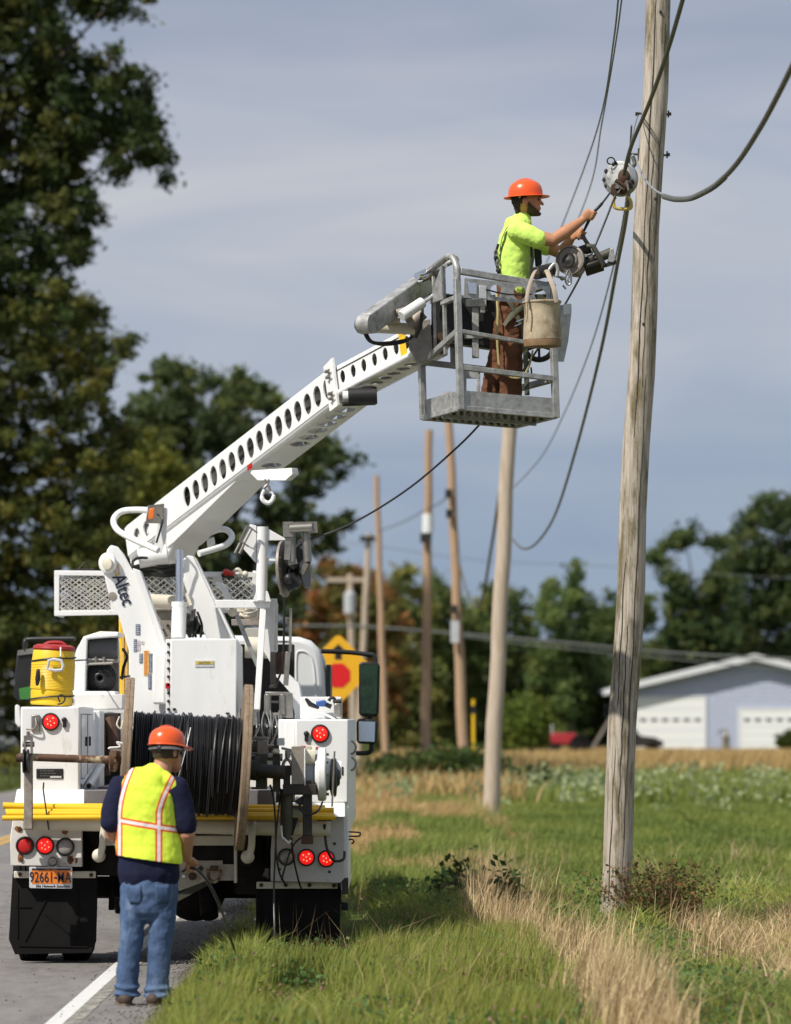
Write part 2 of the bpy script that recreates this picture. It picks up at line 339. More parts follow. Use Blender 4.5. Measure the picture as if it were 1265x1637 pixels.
# ---- grass blades
def blades(name, X, D, h, w, lean, col, m, label=None, cat='grass', zoff=0):
    n = len(X); z = gz(X, D)+zoff; az = NR.uniform(0, 2*np.pi, n); la = NR.uniform(0, 2*np.pi, n)
    sx, sy = np.cos(az)*w/2, np.sin(az)*w/2; lx, ly = np.cos(la)*lean*h+.12*h, np.sin(la)*lean*h
    b = np.stack([X, D, z], -1); s = np.stack([sx, sy, 0*sx], -1)
    mid = b+np.stack([lx*.35, ly*.35, h*.55], -1); tip = b+np.stack([lx, ly, h*(1-.25*lean)], -1)
    vs = np.stack([b-s, b+s, mid+s*.75, mid-s*.75, tip], 1).reshape(-1, 3)
    k = (np.arange(n)*5)[:, None]; lo = np.concatenate([k+np.array([[0, 1, 2, 3]]), k+np.array([[3, 2, 4]])], 1).ravel()
    sizes = np.tile([4, 3], n); cc = np.repeat(col[:, None, :], 5, 1); cc[:, 4] *= 1.15
    o = mesh_np(name, vs, lo, sizes, m, cc.reshape(-1, 3), smooth=False)
    return stuff(o, label, cat) if label else o
def scatter(n, d0, d1, x0f, x1f, p=1.0):
    D = d0+(d1-d0)*NR.random(n)**p; X = np.array(x0f(D))+(np.array(x1f(D))-np.array(x0f(D)))*NR.random(n); return X, D
def lerpcol(a, b, t): return np.array(a)[None]*(1-t[:, None])+np.array(b)[None]*t[:, None]
dryd = [20, 23.3, 25.6, 28.5, 31.2, 33.7, 36.6, 42, 48]; dryx = [1.28, 1.30, 1.32, 1.36, 1.28, 1.03, .90, .88, .85]; dryw = [.18, .22, .30, .38, .42, .42, .36, .30, .2]
def dryness(X, D):
    c = np.interp(D, dryd, dryx); w = np.interp(D, dryd, dryw)
    a = np.clip(1.25-np.abs(X-c)/w, 0, 1)*sstep(50, 43, D)
    b = sstep(2.0, 2.5, X+.5*(vn(D*.7, 2.)-.5))*sstep(38, 35, D)*sstep(25.5, 27.5, D)
    nz_ = vn(X*2.1+30, D*.8)
    return np.clip(np.maximum(a, b)*1.3-(nz_-.35)*.9, 0, 1)
half = lambda D, k: k*D/FPX
margin = 1.0
def inview(d0, d1, n, xl=-1.45, p=1.):
    X, D = scatter(n, d0, d1, lambda D: np.full_like(D, xl), lambda D: 640*D/FPX+margin, p)
    edge = xl+.25*(vn(D*1.3, 7.)-.2); k = (X > edge) & ~((X < -.22) & (D > 33.0) & (D < 45) & (NR.random(n) < .9)); return X[k], D[k]
X, D = inview(22.5, 46, 185000, p=1.0)
t = dryness(X, D); k = NR.random(len(X)) > t*.92; X, D, t = X[k], D[k], t[k]
g = vn(X*3+5, D*1.1); g2 = vn(X*.9+50, D*.35); pers = NR.random(len(X))
h = (.10+.20*g**1.3+.10*g2)*(.5+.95*pers)*np.interp(D, [22, 30, 36, 46], [.72, .95, .95, .7])
h *= np.interp(X, [-1.45, -1.2, -1.0, -.85, -.3, -.1, 6], [.45, 1.0, 1.1, .62, .62, 1., 1.])
col = lerpcol((.08, .14, .028), (.34, .38, .075), np.clip((g2-.15)*1.0*pers+.6*(pers-.3)+.25*g, 0, 1)); bl = vn(X*2.3+90, D*.8)[:, None]; col = col*(1-.45*sstep(.55, .75, bl))+np.array((.09, .17, .06))*.45*sstep(.55, .75, bl); col *= (.75+.5*vn(X*5, D*2.)[:, None]); br = NR.random(len(X)) < .06; col[br] = np.array((.30, .23, .10))
blades('grass', X, D, h, NR.uniform(.005, .010, len(X))*(.8+.6*g), NR.uniform(.1, .6, len(X))+.7*vn(X*2.2+60, D*.7), col, M_blade, 'uneven green roadside grass growing between the road and the poles')
# feathery yellow-green upright weeds near the road edge
X, D = scatter(30000, 23.0, 33.5, lambda D: np.full_like(D, -1.35), lambda D: np.full_like(D, 1.0)); c = vn(X*1.6+80, D*.9); k = (c > .42) & ~((X > -.98) & (X < -.28) & (D > 30)); X, D = X[k], D[k]
h = (.24+.16*NR.random(len(X)))*np.interp(X, [-1.35, -1.0], [.6, 1]); blades('weeds', X, D, h, NR.uniform(.006, .012, len(X)), NR.uniform(.05, .35, len(X)), lerpcol((.16, .20, .035), (.34, .35, .08), NR.random(len(X))), M_blade, 'feathery yellow-green weeds in the verge near the truck', 'weeds')
# straw : the tall dry strip running to the near pole
X, D = inview(22.5, 58, 75000, xl=.2); t = dryness(X, D); k = NR.random(len(X)) < t**1.4; X, D, t = X[k], D[k], t[k]
h = (.24+.34*vn(X*3.1, D*1.4))*(.5+.75*NR.random(len(X))); h[(X > 2.2)] *= .8
blades('dry_grass', X, D, h, NR.uniform(.005, .010, len(X)), np.where(X > 2.2, NR.uniform(.2, 1.1, len(X)), NR.uniform(.03, .4, len(X))+.8*(NR.random(len(X)) < .12)), lerpcol((.26, .165, .07), (.86, .66, .39), NR.random(len(X))**1.2), M_straw, 'tall straw coloured dead grass in a strip beside the near pole', 'dry grass')
# mid field : short lawn-like green with tan drifts on the verge side
X, D = inview(44, 90, 130000, xl=-1.2, p=1.2); verge = sstep(2.2, .6, X+1.2*(vn(X*.5, D*.2)-.5)); 
g = vn(X*.8+3, D*.25); dr = np.clip(verge*sstep(.42, .62, vn(X*1.3+17, D*.22))*1.0, 0, 1)*sstep(46, 54, D)
pers = NR.random(len(X)); isd = NR.random(len(X)) < dr
h = np.where(verge > .5, .16+.26*vn(X*1.2, D*.5), .05+.06*pers)*(.7+.5*pers)
col = lerpcol((.11, .17, .035), (.24, .28, .06), np.clip(g*.8+pers*.35, 0, 1)); col[isd] = lerpcol((.36, .23, .095), (.66, .47, .22), NR.random(isd.sum()))
blades('field_grass', X, D, h, NR.uniform(.012, .022, len(X)), NR.uniform(.1, .7, len(X)), col, M_blade, 'short green grass of the field behind the near pole')
# far field to the garage
X, D = scatter(95000, 88, 245, lambda D: np.full_like(D, -1.0), lambda D: 650*D/FPX+2); g = vn(X*.25+3, D*.06); pers = NR.random(len(X))
tall = np.clip(sstep(118, 135, D+14*(vn(X*.3, 1.)-.5)) + sstep(3.2, 1., X)*sstep(.35, .6, vn(X*.5+8, D*.09)), 0, 1); isd = NR.random(len(X)) < tall*.74
h = np.where(isd, .36+.40*vn(X*.6, D*.2), .16+.2*pers)*(.7+.5*pers)*np.interp(D, [160, 195], [1., .42])
col = lerpcol((.11, .17, .035), (.24, .28, .065), np.clip(g*.8+pers*.35, 0, 1)); col[isd] = lerpcol((.34, .22, .085), (.64, .46, .20), NR.random(isd.sum()))
blades('tall_grass', X, D, h, NR.uniform(.03, .06, len(X)), NR.uniform(.1, .6, len(X)), col, M_blade, 'tan and green long grass across the far field before the garage')
# far left verge beyond the road
X, D = scatter(9000, 60, 190, lambda D: -700*D/FPX-1, lambda D: np.full_like(D, -9.9)); k = X < -9.9; X, D = X[k], D[k]
blades('verge_grass', X, D, .2+.25*NR.random(len(X)), NR.uniform(.03, .05, len(X)), NR.uniform(.1, .6, len(X)), lerpcol((.08, .13, .03), (.2, .2, .06), NR.random(len(X))), M_blade, 'green grass on the far side of the road under the big tree')
# ---- leaves
def leaves(name, C, size, col, m, parent=None, origin=(0, 0, 0), asp=.7):
    n = len(C); a = NR.normal(size=(n, 3)); a /= np.linalg.norm(a, axis=1)[:, None]; r = NR.normal(size=(n, 3)); b = np.cross(a, r); b /= np.linalg.norm(b, axis=1)[:, None]
    s = size[:, None]; vs = np.stack([C-a*s*.5, C+b*s*asp*.35+a*s*.05, C+a*s*.5, C-b*s*asp*.35+a*s*.05], 1).reshape(-1, 3)
    lo = np.arange(n*4); return mesh_np(name, vs, lo, np.full(n, 4), m, np.repeat(col, 4, 0), origin, parent, smooth=False)
def inpoly(x, y, poly):
    c = np.zeros(len(x), bool); n = len(poly)
    for i in range(n):
        x0, y0 = poly[i]; x1, y1 = poly[i-1]
        cond = ((y0 > y) != (y1 > y)); c ^= cond & (x < (x1-x0)*(y-y0)/((y1-y0) if y1 != y0 else 1e-9)+x0)
    return c
M_bark = mat('bark', (.09, .07, .055), .9, var=.4, scale=5, stretch=(4, 4, 1), bump=.5)
def tree(label, d, poly, base, cols, nclump, per, clump_px=18, depth=2.5, leaf=.2, trunk_r=.25, group=None, name='tree', trunk_top=.6, spread=None, limb_n=9, cat='tree', zb=None, gap=.0):
    poly = np.array(poly, float); x0, y0 = poly.min(0); x1, y1 = poly.max(0)
    cx = []; cy = []
    while len(cx) < nclump:
        a = NR.uniform(x0, x1, 4000); b = NR.uniform(y0, y1, 4000); k = inpoly(a, b, poly)
        if gap: k &= vn(a/ (clump_px*2.2)+d, b/(clump_px*2.0)) > gap
        cx += list(a[k]); cy += list(b[k])
    cx = np.array(cx[:nclump]); cy = np.array(cy[:nclump]); cd = d+depth*NR.uniform(-1, 1, nclump)
    sc = d/FPX; r = clump_px*sc*NR.uniform(.55, 1.25, nclump)
    zb = .12 if zb is None else zb
    bx = (base[0]-632.5)*sc; root = thing(name, label, cat, (bx, d, zb), group)
    CC = np.stack([(cx-632.5)*sc, cd, CAMH+(1150-cy)*sc], -1)
    tone = NR.random(nclump); pts = np.repeat(CC, per, 0); rr = np.repeat(r, per)[:, None]
    off = NR.normal(size=(len(pts), 3)); off /= (np.linalg.norm(off, axis=1)[:, None]+1e-6); off *= (NR.random((len(pts), 1))**.6*1.25+(NR.random((len(pts), 1)) < .12)*.9)*rr; off[:, 2] *= .75
    pts = pts+off
    tt = np.repeat(tone, per); c = np.array(cols); ci = (np.repeat(NR.integers(0, len(c), nclump), per)); base_c = c[ci]*(.75+.5*tt)[:, None]*NR.uniform(.7, 1.3, (len(pts), 1))
    leaves('crown', pts, leaf*NR.uniform(.6, 1.3, len(pts)), np.clip(base_c, 0, 1), M_leaf, root, (bx, d, float(pts[:, 2].min())))
    mb = MB(); ctr = V((float(np.mean(CC[:, 0])), d, 0)); ztop = CC[:, 2].max(); top = V((bx*.4+ctr.x*.6, d, zb+(ztop-zb)*trunk_top))
    b0 = V((bx, d, zb-.1)); mid = b0.lerp(top, .5)+V((.15, 0, 0))
    mb.tube([b0, b0.lerp(mid, .5), mid, top], [trunk_r*1.15, trunk_r*.9, trunk_r*.75, trunk_r*.25], 9)
    order = NR.permutation(nclump)[:limb_n]
    for i in order:
        e = V(CC[i]); s_ = b0.lerp(top, NR.uniform(.35, .95)); m_ = s_.lerp(e, .5)+V((0, 0, .08*(e-s_).length))
        mb.tube([s_, m_, e], [trunk_r*.33, trunk_r*.2, .02], 6)
    mb.build('trunk', M_bark, root)
    return root
G1 = [(.040, .062, .020), (.058, .085, .024), (.080, .105, .028), (.115, .12, .03)]
G1b = [(.065, .088, .024), (.12, .135, .03), (.18, .165, .034), (.050, .070, .022)]
T1 = [(-150, -80), (235, -70), (231, 10), (212, 18), (190, 12), (160, 20), (138, 8), (104, 4), (98, 50), (118, 58), (125, 85), (150, 80), (190, 85), (205, 98), (232, 110), (238, 170), (240, 190), (255, 200), (258, 235), (276, 262), (262, 278), (245, 262), (222, 252), (195, 262), (190, 286), (178, 270), (165, 245), (145, 245), (130, 260), (136, 282), (112, 300), (152, 315), (155, 345), (125, 360), (143, 408), (100, 430), (70, 440), (128, 458), (100, 490), (130, 520), (-150, 520)]
T1b = [(-150, 470), (60, 480), (162, 492), (170, 515), (118, 540), (222, 547), (212, 570), (178, 590), (190, 620), (165, 640), (198, 670), (212, 700), (182, 720), (212, 790), (190, 830), (212, 900), (200, 960), (165, 1010), (140, 1060), (140, 1200), (-150, 1250)]
tree('tall dark green tree rising out of the frame above the road, with one long branch', 118, T1, (-260, 1235), G1, 1250, 72, 17, 2.6, .20, .35, limb_n=8, trunk_top=.8, gap=.10)
tb = [(108, -60), (235, -60), (231, 12), (205, 22), (190, 14), (160, 22), (140, 10), (112, -5)]
tree('lower yellow-green tree in front of the tall dark one, behind the yellow cooler', 128, T1b, (-260, 1235), G1b, 1400, 68, 17, 2.6, .20, .3, limb_n=8, trunk_top=.75, gap=.10)
T2 = [(150, 760), (205, 690), (215, 640), (232, 602), (270, 586), (300, 584), (330, 592), (352, 612), (385, 600), (420, 617), (445, 642), (470, 660), (500, 692), (545, 715), (568, 735), (552, 758), (520, 768), (548, 785), (522, 798), (490, 792), (500, 828), (555, 825), (558, 840), (530, 858), (543, 880), (500, 900), (475, 925), (468, 1050), (150, 1130)]
tree('broad round-topped dark tree standing behind the white boom', 175, T2, (330, 1225), [(.075, .105, .038), (.10, .13, .045), (.13, .155, .045), (.055, .08, .03)], 1000, 60, 15, 3.2, .30, .4, limb_n=26, gap=.25)
tree('yellow-green bushy tree between the tall roadside tree and the boom', 168, [(140, 800), (215, 690), (260, 690), (300, 760), (290, 900), (180, 1180), (100, 1180)], (170, 1225), [(.15, .17, .03), (.20, .20, .035), (.11, .13, .03)], 240, 55, 17, 2, .32, .25, gap=.2)
tree('orange and rust autumn tree behind the pole with the transformer', 215, [(455, 950), (500, 905), (535, 893), (560, 915), (600, 922), (622, 965), (645, 1000), (650, 1165), (455, 1165)], (560, 1205), [(.36, .155, .05), (.28, .165, .05), (.20, .18, .05), (.15, .16, .045)], 420, 55, 14, 3, .35, .25, gap=.18)
belt = [
 ('olive scrub tree behind the row of distant poles, next to the orange tree', 232, [(580, 1000), (620, 930), (650, 903), (672, 935), (700, 960), (720, 1205), (580, 1205)], 650, [(.085, .09, .022), (.12, .10, .025), (.06, .07, .02)]),
 ('thin pointed tree between the fourth and third utility poles', 236, [(680, 980), (700, 912), (715, 905), (735, 960), (765, 1000), (770, 1205), (680, 1205)], 722, [(.06, .075, .02), (.09, .095, .025)]),
 ('wide dark green tree behind the second utility pole', 240, [(735, 990), (770, 950), (800, 935), (830, 950), (858, 975), (870, 1205), (730, 1205)], 800, [(.045, .06, .02), (.07, .08, .022), (.10, .095, .025)]),
 ('pointed evergreen with a thin spire tip right of the second pole', 234, [(850, 1020), (868, 960), (878, 925), (890, 955), (905, 1010), (915, 1205), (845, 1205)], 878, [(.06, .08, .022), (.085, .095, .025)]),
 ('tallest pointed evergreen of the tree line, left of the near pole', 238, [(888, 1040), (908, 950), (921, 890), (932, 940), (955, 1000), (970, 1205), (885, 1205)], 925, [(.055, .07, .022), (.085, .10, .025)]),
 ('dark evergreen directly behind the near pole, above the garage roof', 252, [(940, 1030), (958, 960), (985, 945), (1010, 965), (1040, 950), (1060, 1100), (1060, 1205), (935, 1205)], 995, [(.045, .06, .018), (.07, .08, .02)]),
 ('loose airy tree above the left slope of the garage roof', 255, [(1035, 890), (1075, 860), (1112, 838), (1140, 868), (1168, 855), (1180, 900), (1170, 1000), (1190, 1120), (1030, 1120), (1070, 980), (1062, 910)], 1110, [(.03, .045, .016), (.05, .065, .02), (.075, .08, .024)]),
 ('dense dark tall tree behind the garage peak', 262, [(1165, 930), (1180, 830), (1210, 805), (1232, 785), (1262, 800), (1300, 790), (1380, 850), (1400, 1160), (1160, 1160)], 1225, [(.028, .04, .014), (.042, .055, .018), (.065, .07, .02)]),
 ('rounded dark tree low on the far side of the road by the grey building', 200, [(-80, 1000), (0, 960), (120, 980), (200, 1020), (300, 1010), (360, 1215), (-80, 1215)], 90, [(.035, .045, .016), (.06, .06, .02)]),
]
for lab, d, poly, bx, cols in belt:
    ar = (max(p[0] for p in poly)-min(p[0] for p in poly))*(max(p[1] for p in poly)-min(p[1] for p in poly))
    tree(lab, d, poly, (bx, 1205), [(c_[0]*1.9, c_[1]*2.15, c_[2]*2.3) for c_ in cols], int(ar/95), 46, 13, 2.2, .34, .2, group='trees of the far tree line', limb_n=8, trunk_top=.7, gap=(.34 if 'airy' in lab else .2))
# low scrub and undergrowth : nobody could count it
def scrub(name, label, x0, x1, ytop, ybot, d, n, cols, leaf=.35, dd=4):
    x = NR.uniform(x0, x1, n); y = ytop+(ybot-ytop)*NR.random(n)**.8; y += 30*(vn(x/40., 3.)-.5); dz = d+dd*NR.uniform(-1, 1, n)
    C = np.stack([(x-632.5)*d/FPX, dz, np.maximum(CAMH+(1150-y)*d/FPX, .1)], -1); c = np.array(cols)[np.floor(vn(x/22., y/18.)*len(cols)*.999).astype(int)]*NR.uniform(.6, 1.35, (n, 1))
    o = leaves(name, C, leaf*NR.uniform(.6, 1.3, n), c, M_leaf, origin=(float(C[:, 0].mean()), d, .1)); return stuff(o, label, 'undergrowth')
scrub('undergrowth', 'dense dark undergrowth filling the foot of the far tree line', -200, 1420, 1015, 1212, 268, 60000, [(.07, .085, .032), (.10, .115, .035), (.16, .15, .045), (.08, .07, .035), (.10, .11, .035)], .45)
# bushes that stand out
def bush(label, px, py0, py1, wpx, d, cols, n=2600, leaf=.22, name='bush', group=None, zb=.12):
    c0 = P(px, py1, d); h = S(py1-py0, d); w = S(wpx, d)/2; root = thing(name, label, 'bush', (c0.x, d, zb), group)
    k = 26; cc = np.stack([c0.x+w*NR.normal(size=k)*.5, d+w*.5*NR.normal(size=k), zb+h*NR.uniform(.2, .85, k)], -1)
    pts = np.repeat(cc, n//k, 0); o = NR.normal(size=pts.shape)*np.array([w*.28, w*.28, h*.16]); pts = pts+o; pts[:, 2] = np.maximum(pts[:, 2], zb+.03)
    c = np.repeat(np.array(cols)[NR.integers(0, len(cols), k)], n//k, 0)*NR.uniform(.65, 1.35, (len(pts), 1))
    leaves('foliage', pts, leaf*NR.uniform(.6, 1.3, len(pts)), c, M_leaf, root, (c0.x, d, zb))
    mb = MB()
    for i in range(9): mb.tube([V((c0.x, d, zb-.05)), V(cc[i]).lerp(V((c0.x, d, zb)), .5), V(cc[i])], [.03, .02, .008], 5)
    mb.build('stem', M_bark, root); return root
bush('light green round bush at the field edge left of the red tractor', 840, 1120, 1205, 62, 205, [(.13, .18, .03), (.19, .22, .04)], 5000, .3)
bush('dark low bush at the foot of the third utility pole', 745, 1180, 1240, 120, 104, [(.05, .085, .022), (.08, .12, .03)], 6500, .2)
bush('dark green bush around the feet of the fourth and fifth poles', 655, 1185, 1248, 110, 100, [(.05, .08, .022), (.08, .11, .028)], 6500, .2)
bush('small dark shrub in the grass just right of the second pole', 835, 1215, 1252, 100, 100, [(.05, .075, .022), (.08, .10, .025)], 5000, .18)
bush('clipped green bush against the right garage door', 1262, 1176, 1208, 22, 222, [(.08, .11, .02)], 1500, .25)
def stalky(label, px, py, hpx, wpx, d, cols, n=90, leafn=9, leafs=.05, name='weed_plant', cat='weed', group=None, lean=.35, stemc=M_bark):
    b = P(px, py, d); z0 = float(gz(b.x, d)); h = S(hpx, d); w = S(wpx, d)/2; root = thing(name, label, cat, (b.x, d, z0), group); mb = MB(); pts = []; cs = []
    for i in range(n):
        s0 = V((b.x+rnd.gauss(0, w*.25), d+rnd.gauss(0, w*.25), z0-.02)); hh = h*rnd.uniform(.45, 1.05); l = V((rnd.gauss(0, 1), rnd.gauss(0, 1), 0))*w*lean*1.2
        m_ = s0+V((0, 0, hh*.5))+l*.35; e = s0+V((0, 0, hh))+l; mb.tube([s0, m_, e], [.004, .003, .0015], 4)
        for j in range(leafn):
            t = rnd.uniform(.3, 1.05); pts.append(s0.lerp(m_, t*2) if t < .5 else m_.lerp(e, (t-.5)*2)); pts[-1] = pts[-1]+V((rnd.gauss(0, leafs*.6), rnd.gauss(0, leafs*.6), rnd.gauss(0, leafs*.4)))
            cs.append([c*rnd.uniform(.7, 1.3) for c in rnd.choice(cols)])
    mb.build('stem', stemc, root); leaves('foliage', np.array(pts), leafs*NR.uniform(.7, 1.4, len(pts)), np.array(cs), M_leaf, root, (b.x, d, z0), asp=.8); return root
M_stemr = mat('reddish_stem', (.20, .11, .06), .8)
stalky('rusty brown bushy weed leaning against the foot of the near utility pole', 1056, 1500, 125, 140, 36.2, [(.17, .12, .045), (.10, .12, .035), (.26, .15, .06), (.08, .10, .03)], 210, 24, .034, 'shrub', 'shrub', lean=.55, stemc=M_stemr)
stalky('leafy green weed with a yellow top in the dry strip left of the near pole', 812, 1492, 120, 60, 37.5, [(.06, .12, .03), (.12, .18, .05)], 18, 22, .062)
stalky('dark broad-leaved weed standing alone left of the dry grass strip', 738, 1470, 95, 60, 42, [(.045, .08, .02), (.07, .10, .03)], 10, 14, .08)
stalky('squat dark green weed in the grass at the truck shadow, nearer the road', 700, 1490, 60, 60, 41, [(.04, .075, .02), (.06, .095, .03)], 14, 12, .07)
stalky('pale broad-leaved plant near the lower edge among the dry stalks', 1065, 1660, 85, 75, 25.6, [(.11, .16, .05), (.14, .19, .07)], 12, 9, .085)
stalky('low leafy plant with brown heads in the verge, lower middle', 640, 1660, 70, 60, 26, [(.07, .11, .03), (.14, .10, .06)], 20, 8, .035)
stalky('pink-headed clover weed in the grass behind the worker, nearest the cable end', 560, 1600, 62, 70, 29, [(.08, .12, .03), (.20, .10, .10)], 24, 7, .028)
# pale milkweed patch in the far field
x = NR.uniform(600, 1330, 5200); d_ = NR.uniform(82, 112, 5200); k = vn(x/38., d_*.35) > .55; x, d_ = x[k], d_[k]
Xm = (x-632.5)*d_/FPX; C = np.stack([Xm, d_, gz(Xm, d_)+NR.uniform(.08, .55, len(x))], -1)
stuff(leaves('milkweed_leaves', C, NR.uniform(.10, .20, len(x)), lerpcol((.20, .26, .11), (.50, .54, .30), NR.random(len(x))), M_leaf), 'patch of pale broad-leaved weeds across the middle of the field', 'weeds')
# low leafy ground cover, clover and seed heads mixed through the near verge
X, D = scatter(42000, 23, 44, lambda D: np.full_like(D, -1.25), lambda D: 640*D/FPX+1); c = vn(X*1.7+21, D*.6); k = (c > .52) & (dryness(X, D) < .35) & ~((X < -.25) & (D > 32.5)); X, D, c = X[k], D[k], c[k]
C = np.stack([X, D, gz(X, D)+NR.uniform(.04, .24, len(X))*(.6+.7*c)], -1)
stuff(leaves('clover', C, NR.uniform(.016, .042, len(X)), lerpcol((.06, .13, .035), (.17, .27, .08), NR.random(len(X))), M_leaf, asp=1.3), 'patches of leafy clover and broad weeds low in the roadside grass', 'clover')
X, D = scatter(1500, 23, 40, lambda D: np.full_like(D, -1.1), lambda D: 640*D/FPX+1); k = dryness(X, D) < .5; X, D = X[k], D[k]
C = np.stack([X, D, gz(X, D)+NR.uniform(.16, .34, len(X))], -1)
stuff(leaves('seed_heads', C, NR.uniform(.014, .028, len(X)), lerpcol((.20, .10, .07), (.42, .24, .22), NR.random(len(X))), M_leaf, asp=1.4), 'scattered brown and pinkish seed heads on the roadside grass', 'seed heads')
X, D = scatter(2600, 23, 50, lambda D: np.full_like(D, -.9), lambda D: 640*D/FPX+1); k = vn(X*1.5, D*.5+4) > .5; X, D = X[k], D[k]
blades('dead_stems', X, D, NR.uniform(.3, .62, len(X)), NR.uniform(.003, .006, len(X)), NR.uniform(.1, .9, len(X)), lerpcol((.30, .20, .09), (.62, .48, .24), NR.random(len(X))), M_straw, 'single bent dead stems standing above the green grass', 'dead stems')
# ---- utility poles
def wood_pole_mat(name, col, dark, moss=0.):
    m = mat(name, col, .85, var=.22, scale=6, stretch=(14, 14, .45), col2=dark, c2amt=(.50, .72), c2scale=3.2, bump=.5, bscale=8, spec=.2)
    return m
M_pole = wood_pole_mat('weathered_pole', (.50, .44, .37), (.155, .115, .07)); M_polefar = wood_pole_mat('pale_pole', (.52, .43, .34), (.30, .20, .12)); M_polebr = wood_pole_mat('tan_pole', (.46, .31, .20), (.28, .18, .11))
def add_layer(m, col, lo, hi, sc, stretch):
    nt = m.node_tree; ln = nt.links.new; N = nt.nodes.new; b = [n for n in nt.nodes if n.type == 'BSDF_PRINCIPLED'][0]; src = b.inputs['Base Color'].links[0].from_socket
    t_ = N('ShaderNodeTexCoord'); mp_ = N('ShaderNodeMapping'); mp_.inputs['Scale'].default_value = stretch; mp_.inputs['Location'].default_value = (3, 7, 1.3); n_ = N('ShaderNodeTexNoise'); n_.inputs['Scale'].default_value = sc; n_.inputs['Detail'].default_value = 7; n_.inputs['Roughness'].default_value = .7
    mr = N('ShaderNodeMapRange'); mr.inputs[1].default_value = lo; mr.inputs[2].default_value = hi; mx = N('ShaderNodeMix'); mx.data_type = 'RGBA'
    ln(t_.outputs['Object'], mp_.inputs[0]); ln(mp_.outputs[0], n_.inputs[0]); ln(n_.outputs['Fac'], mr.inputs[0]); ln(mr.outputs[0], mx.inputs[0]); ln(src, mx.inputs[6]); mx.inputs[7].default_value = (*col, 1); ln(mx.outputs[2], b.inputs['Base Color'])
add_layer(M_pole, (.17, .14, .08), .48, .62, 1.0, (9, 9, 1.6)); add_layer(M_pole, (.10, .085, .07), .60, .68, 1.0, (40, 40, 1.0))
M_crack = mat('pole_crack', (.04, .035, .028), .9)
def pole(label, d, bx, by, tx, ty, rb, rt, m):
    z0 = float(gz((bx-632.5)*d/FPX, d)); yb = 1150+(CAMH-z0)*FPX/d; bxx = bx+(bx-tx)*(yb-by)/(by-ty)
    a = P(bxx, yb, d); b = P(tx, ty, d); root = thing('utility_pole', label, 'utility pole', a, 'utility poles along the road'); n = 15
    mb = MB(); pts = []; rr = []
    for i in range(n+1):
        t = i/n; pts.append(a.lerp(b, t)-(b-a).normalized()*(.3 if i == 0 else 0)+V((.012*math.sin(i*1.7), 0, 0))); rr.append(rb+(rt-rb)*t)
    mb.tube(pts, rr, 20).build('shaft', m, root, origin=a); return root, a, b, lambda y: P(tx+(bx-tx)*(y-ty)/(by-ty), y, d)
np_root, a, b, npt = pole('nearest tall weathered grey wooden pole, cracked, beside the worker in the basket', 36.5, 981, 1478, 1063, -190, .124, .098, M_pole)
# drying cracks, knots and the hardware bolted to it
mb = MB()
for (ox, y0, y1, w) in ((-.25, -150, 700, .006), (.35, 600, 1420, .005), (-.5, 900, 1440, .0045), (.1, 250, 620, .004), (.6, 40, 420, .004), (-.1, 1000, 1300, .005)):
    pts = []
    for i in range(26):
        y = y0+(y1-y0)*i/25; c = npt(y); rad = .124+(.098-.124)*(1478-y)/1668; sx = ox*rad+.004*math.sin(i*1.3+ox*9)
        pts.append(V((c.x+sx, c.y-math.sqrt(rad*rad-sx*sx)-.0005, c.z)))
    mb.tube(pts, [(w*(.4+.6*math.sin(math.pi*(i+.5)/26)), .003) for i in range(26)], 6, side=(1, 0, 0))
mb.build('crack', M_crack, np_root)
mb = MB()
for (x, y) in ((1055, 22), (1047, 320), (1028, 520), (1012, 905)):
    c = npt(y); mb = MB(); mb.ball((P(x, y, 36.5).x, c.y-.108, c.z), .012, 8, 6, (1, .5, 1.3)); mb.build('knot', M_crack, np_root)
for (xa, xb, y, lab) in ((1018, 1070, 182, 'upper eye bolt'), (1005, 1068, 247, 'lower clamp bolt')):
    mb = MB(); c = npt(y); mb.tube([V((P(xa, y, 36.5).x, c.y, c.z+.005)), V((P(xb, y, 36.5).x, c.y, c.z-.005))], .009, 8)
    mb.lathe(V((P(xb, y, 36.5).x-.012, c.y, c.z)), (1, 0, 0), [(0, .03), (.012, .03), (.012, .014), (.03, .014)], 6)
    mb.lathe(V((P(xa, y, 36.5).x-.01, c.y, c.z)), (1, 0, 0), [(0, .016), (.03, .016)], 6)
    if y > 200: mb.box(V((P(1020, y, 36.5).x, c.y-.03, c.z-.05)), V((P(1031, y, 36.5).x, c.y+.03, c.z+.05)))
    part(mb.build('bolt', M_olive, np_root), lab)
pole('second utility pole, pale grey wood, behind the legs of the worker in the basket', 76, 783, 1320, 823, 515, .145, .115, M_polefar)
r3, *_ = pole('third tall tan pole, the one leaning left with a small box on its side', 115, 742, 1225, 716, 628, .15, .10, M_polebr)
r4, *_ = pole('distant brown pole with a white wrapped band halfway up', 130, 680, 1200, 686, 687, .16, .11, M_polebr)
pole('slim tan distant pole just right of the truck mirror', 150, 617, 1228, 602, 760, .135, .09, M_polebr)
r6, *_ = pole('short grey pole with a small dark cross-piece, left of the slim tan pole', 200, 574, 1180, 590, 853, .17, .13, M_polefar)
r7, *_ = pole('grey pole with a wide crossarm and a hanging transformer can', 205, 566, 1190, 560, 918, .17, .15, M_polefar)
c = P(561, 927, 205); MB().box(c+V((-1.1, -.15, -.1)), c+V((.9, -.02, .1))).build('crossarm', M_polefar, r7)
M_gal = mat('transformer_grey', (.55, .57, .58), .4, .2, var=.1); M_whi = mat('white_band', (.75, .76, .76), .6)
mb = MB(); mb.lathe(P(559, 982, 204.6), (0, 0, 1), [(0, .2), (.04, .26), (.95, .26), (1., .2), (1.08, .06)], 16); mb.build('transformer', M_gal, r7)
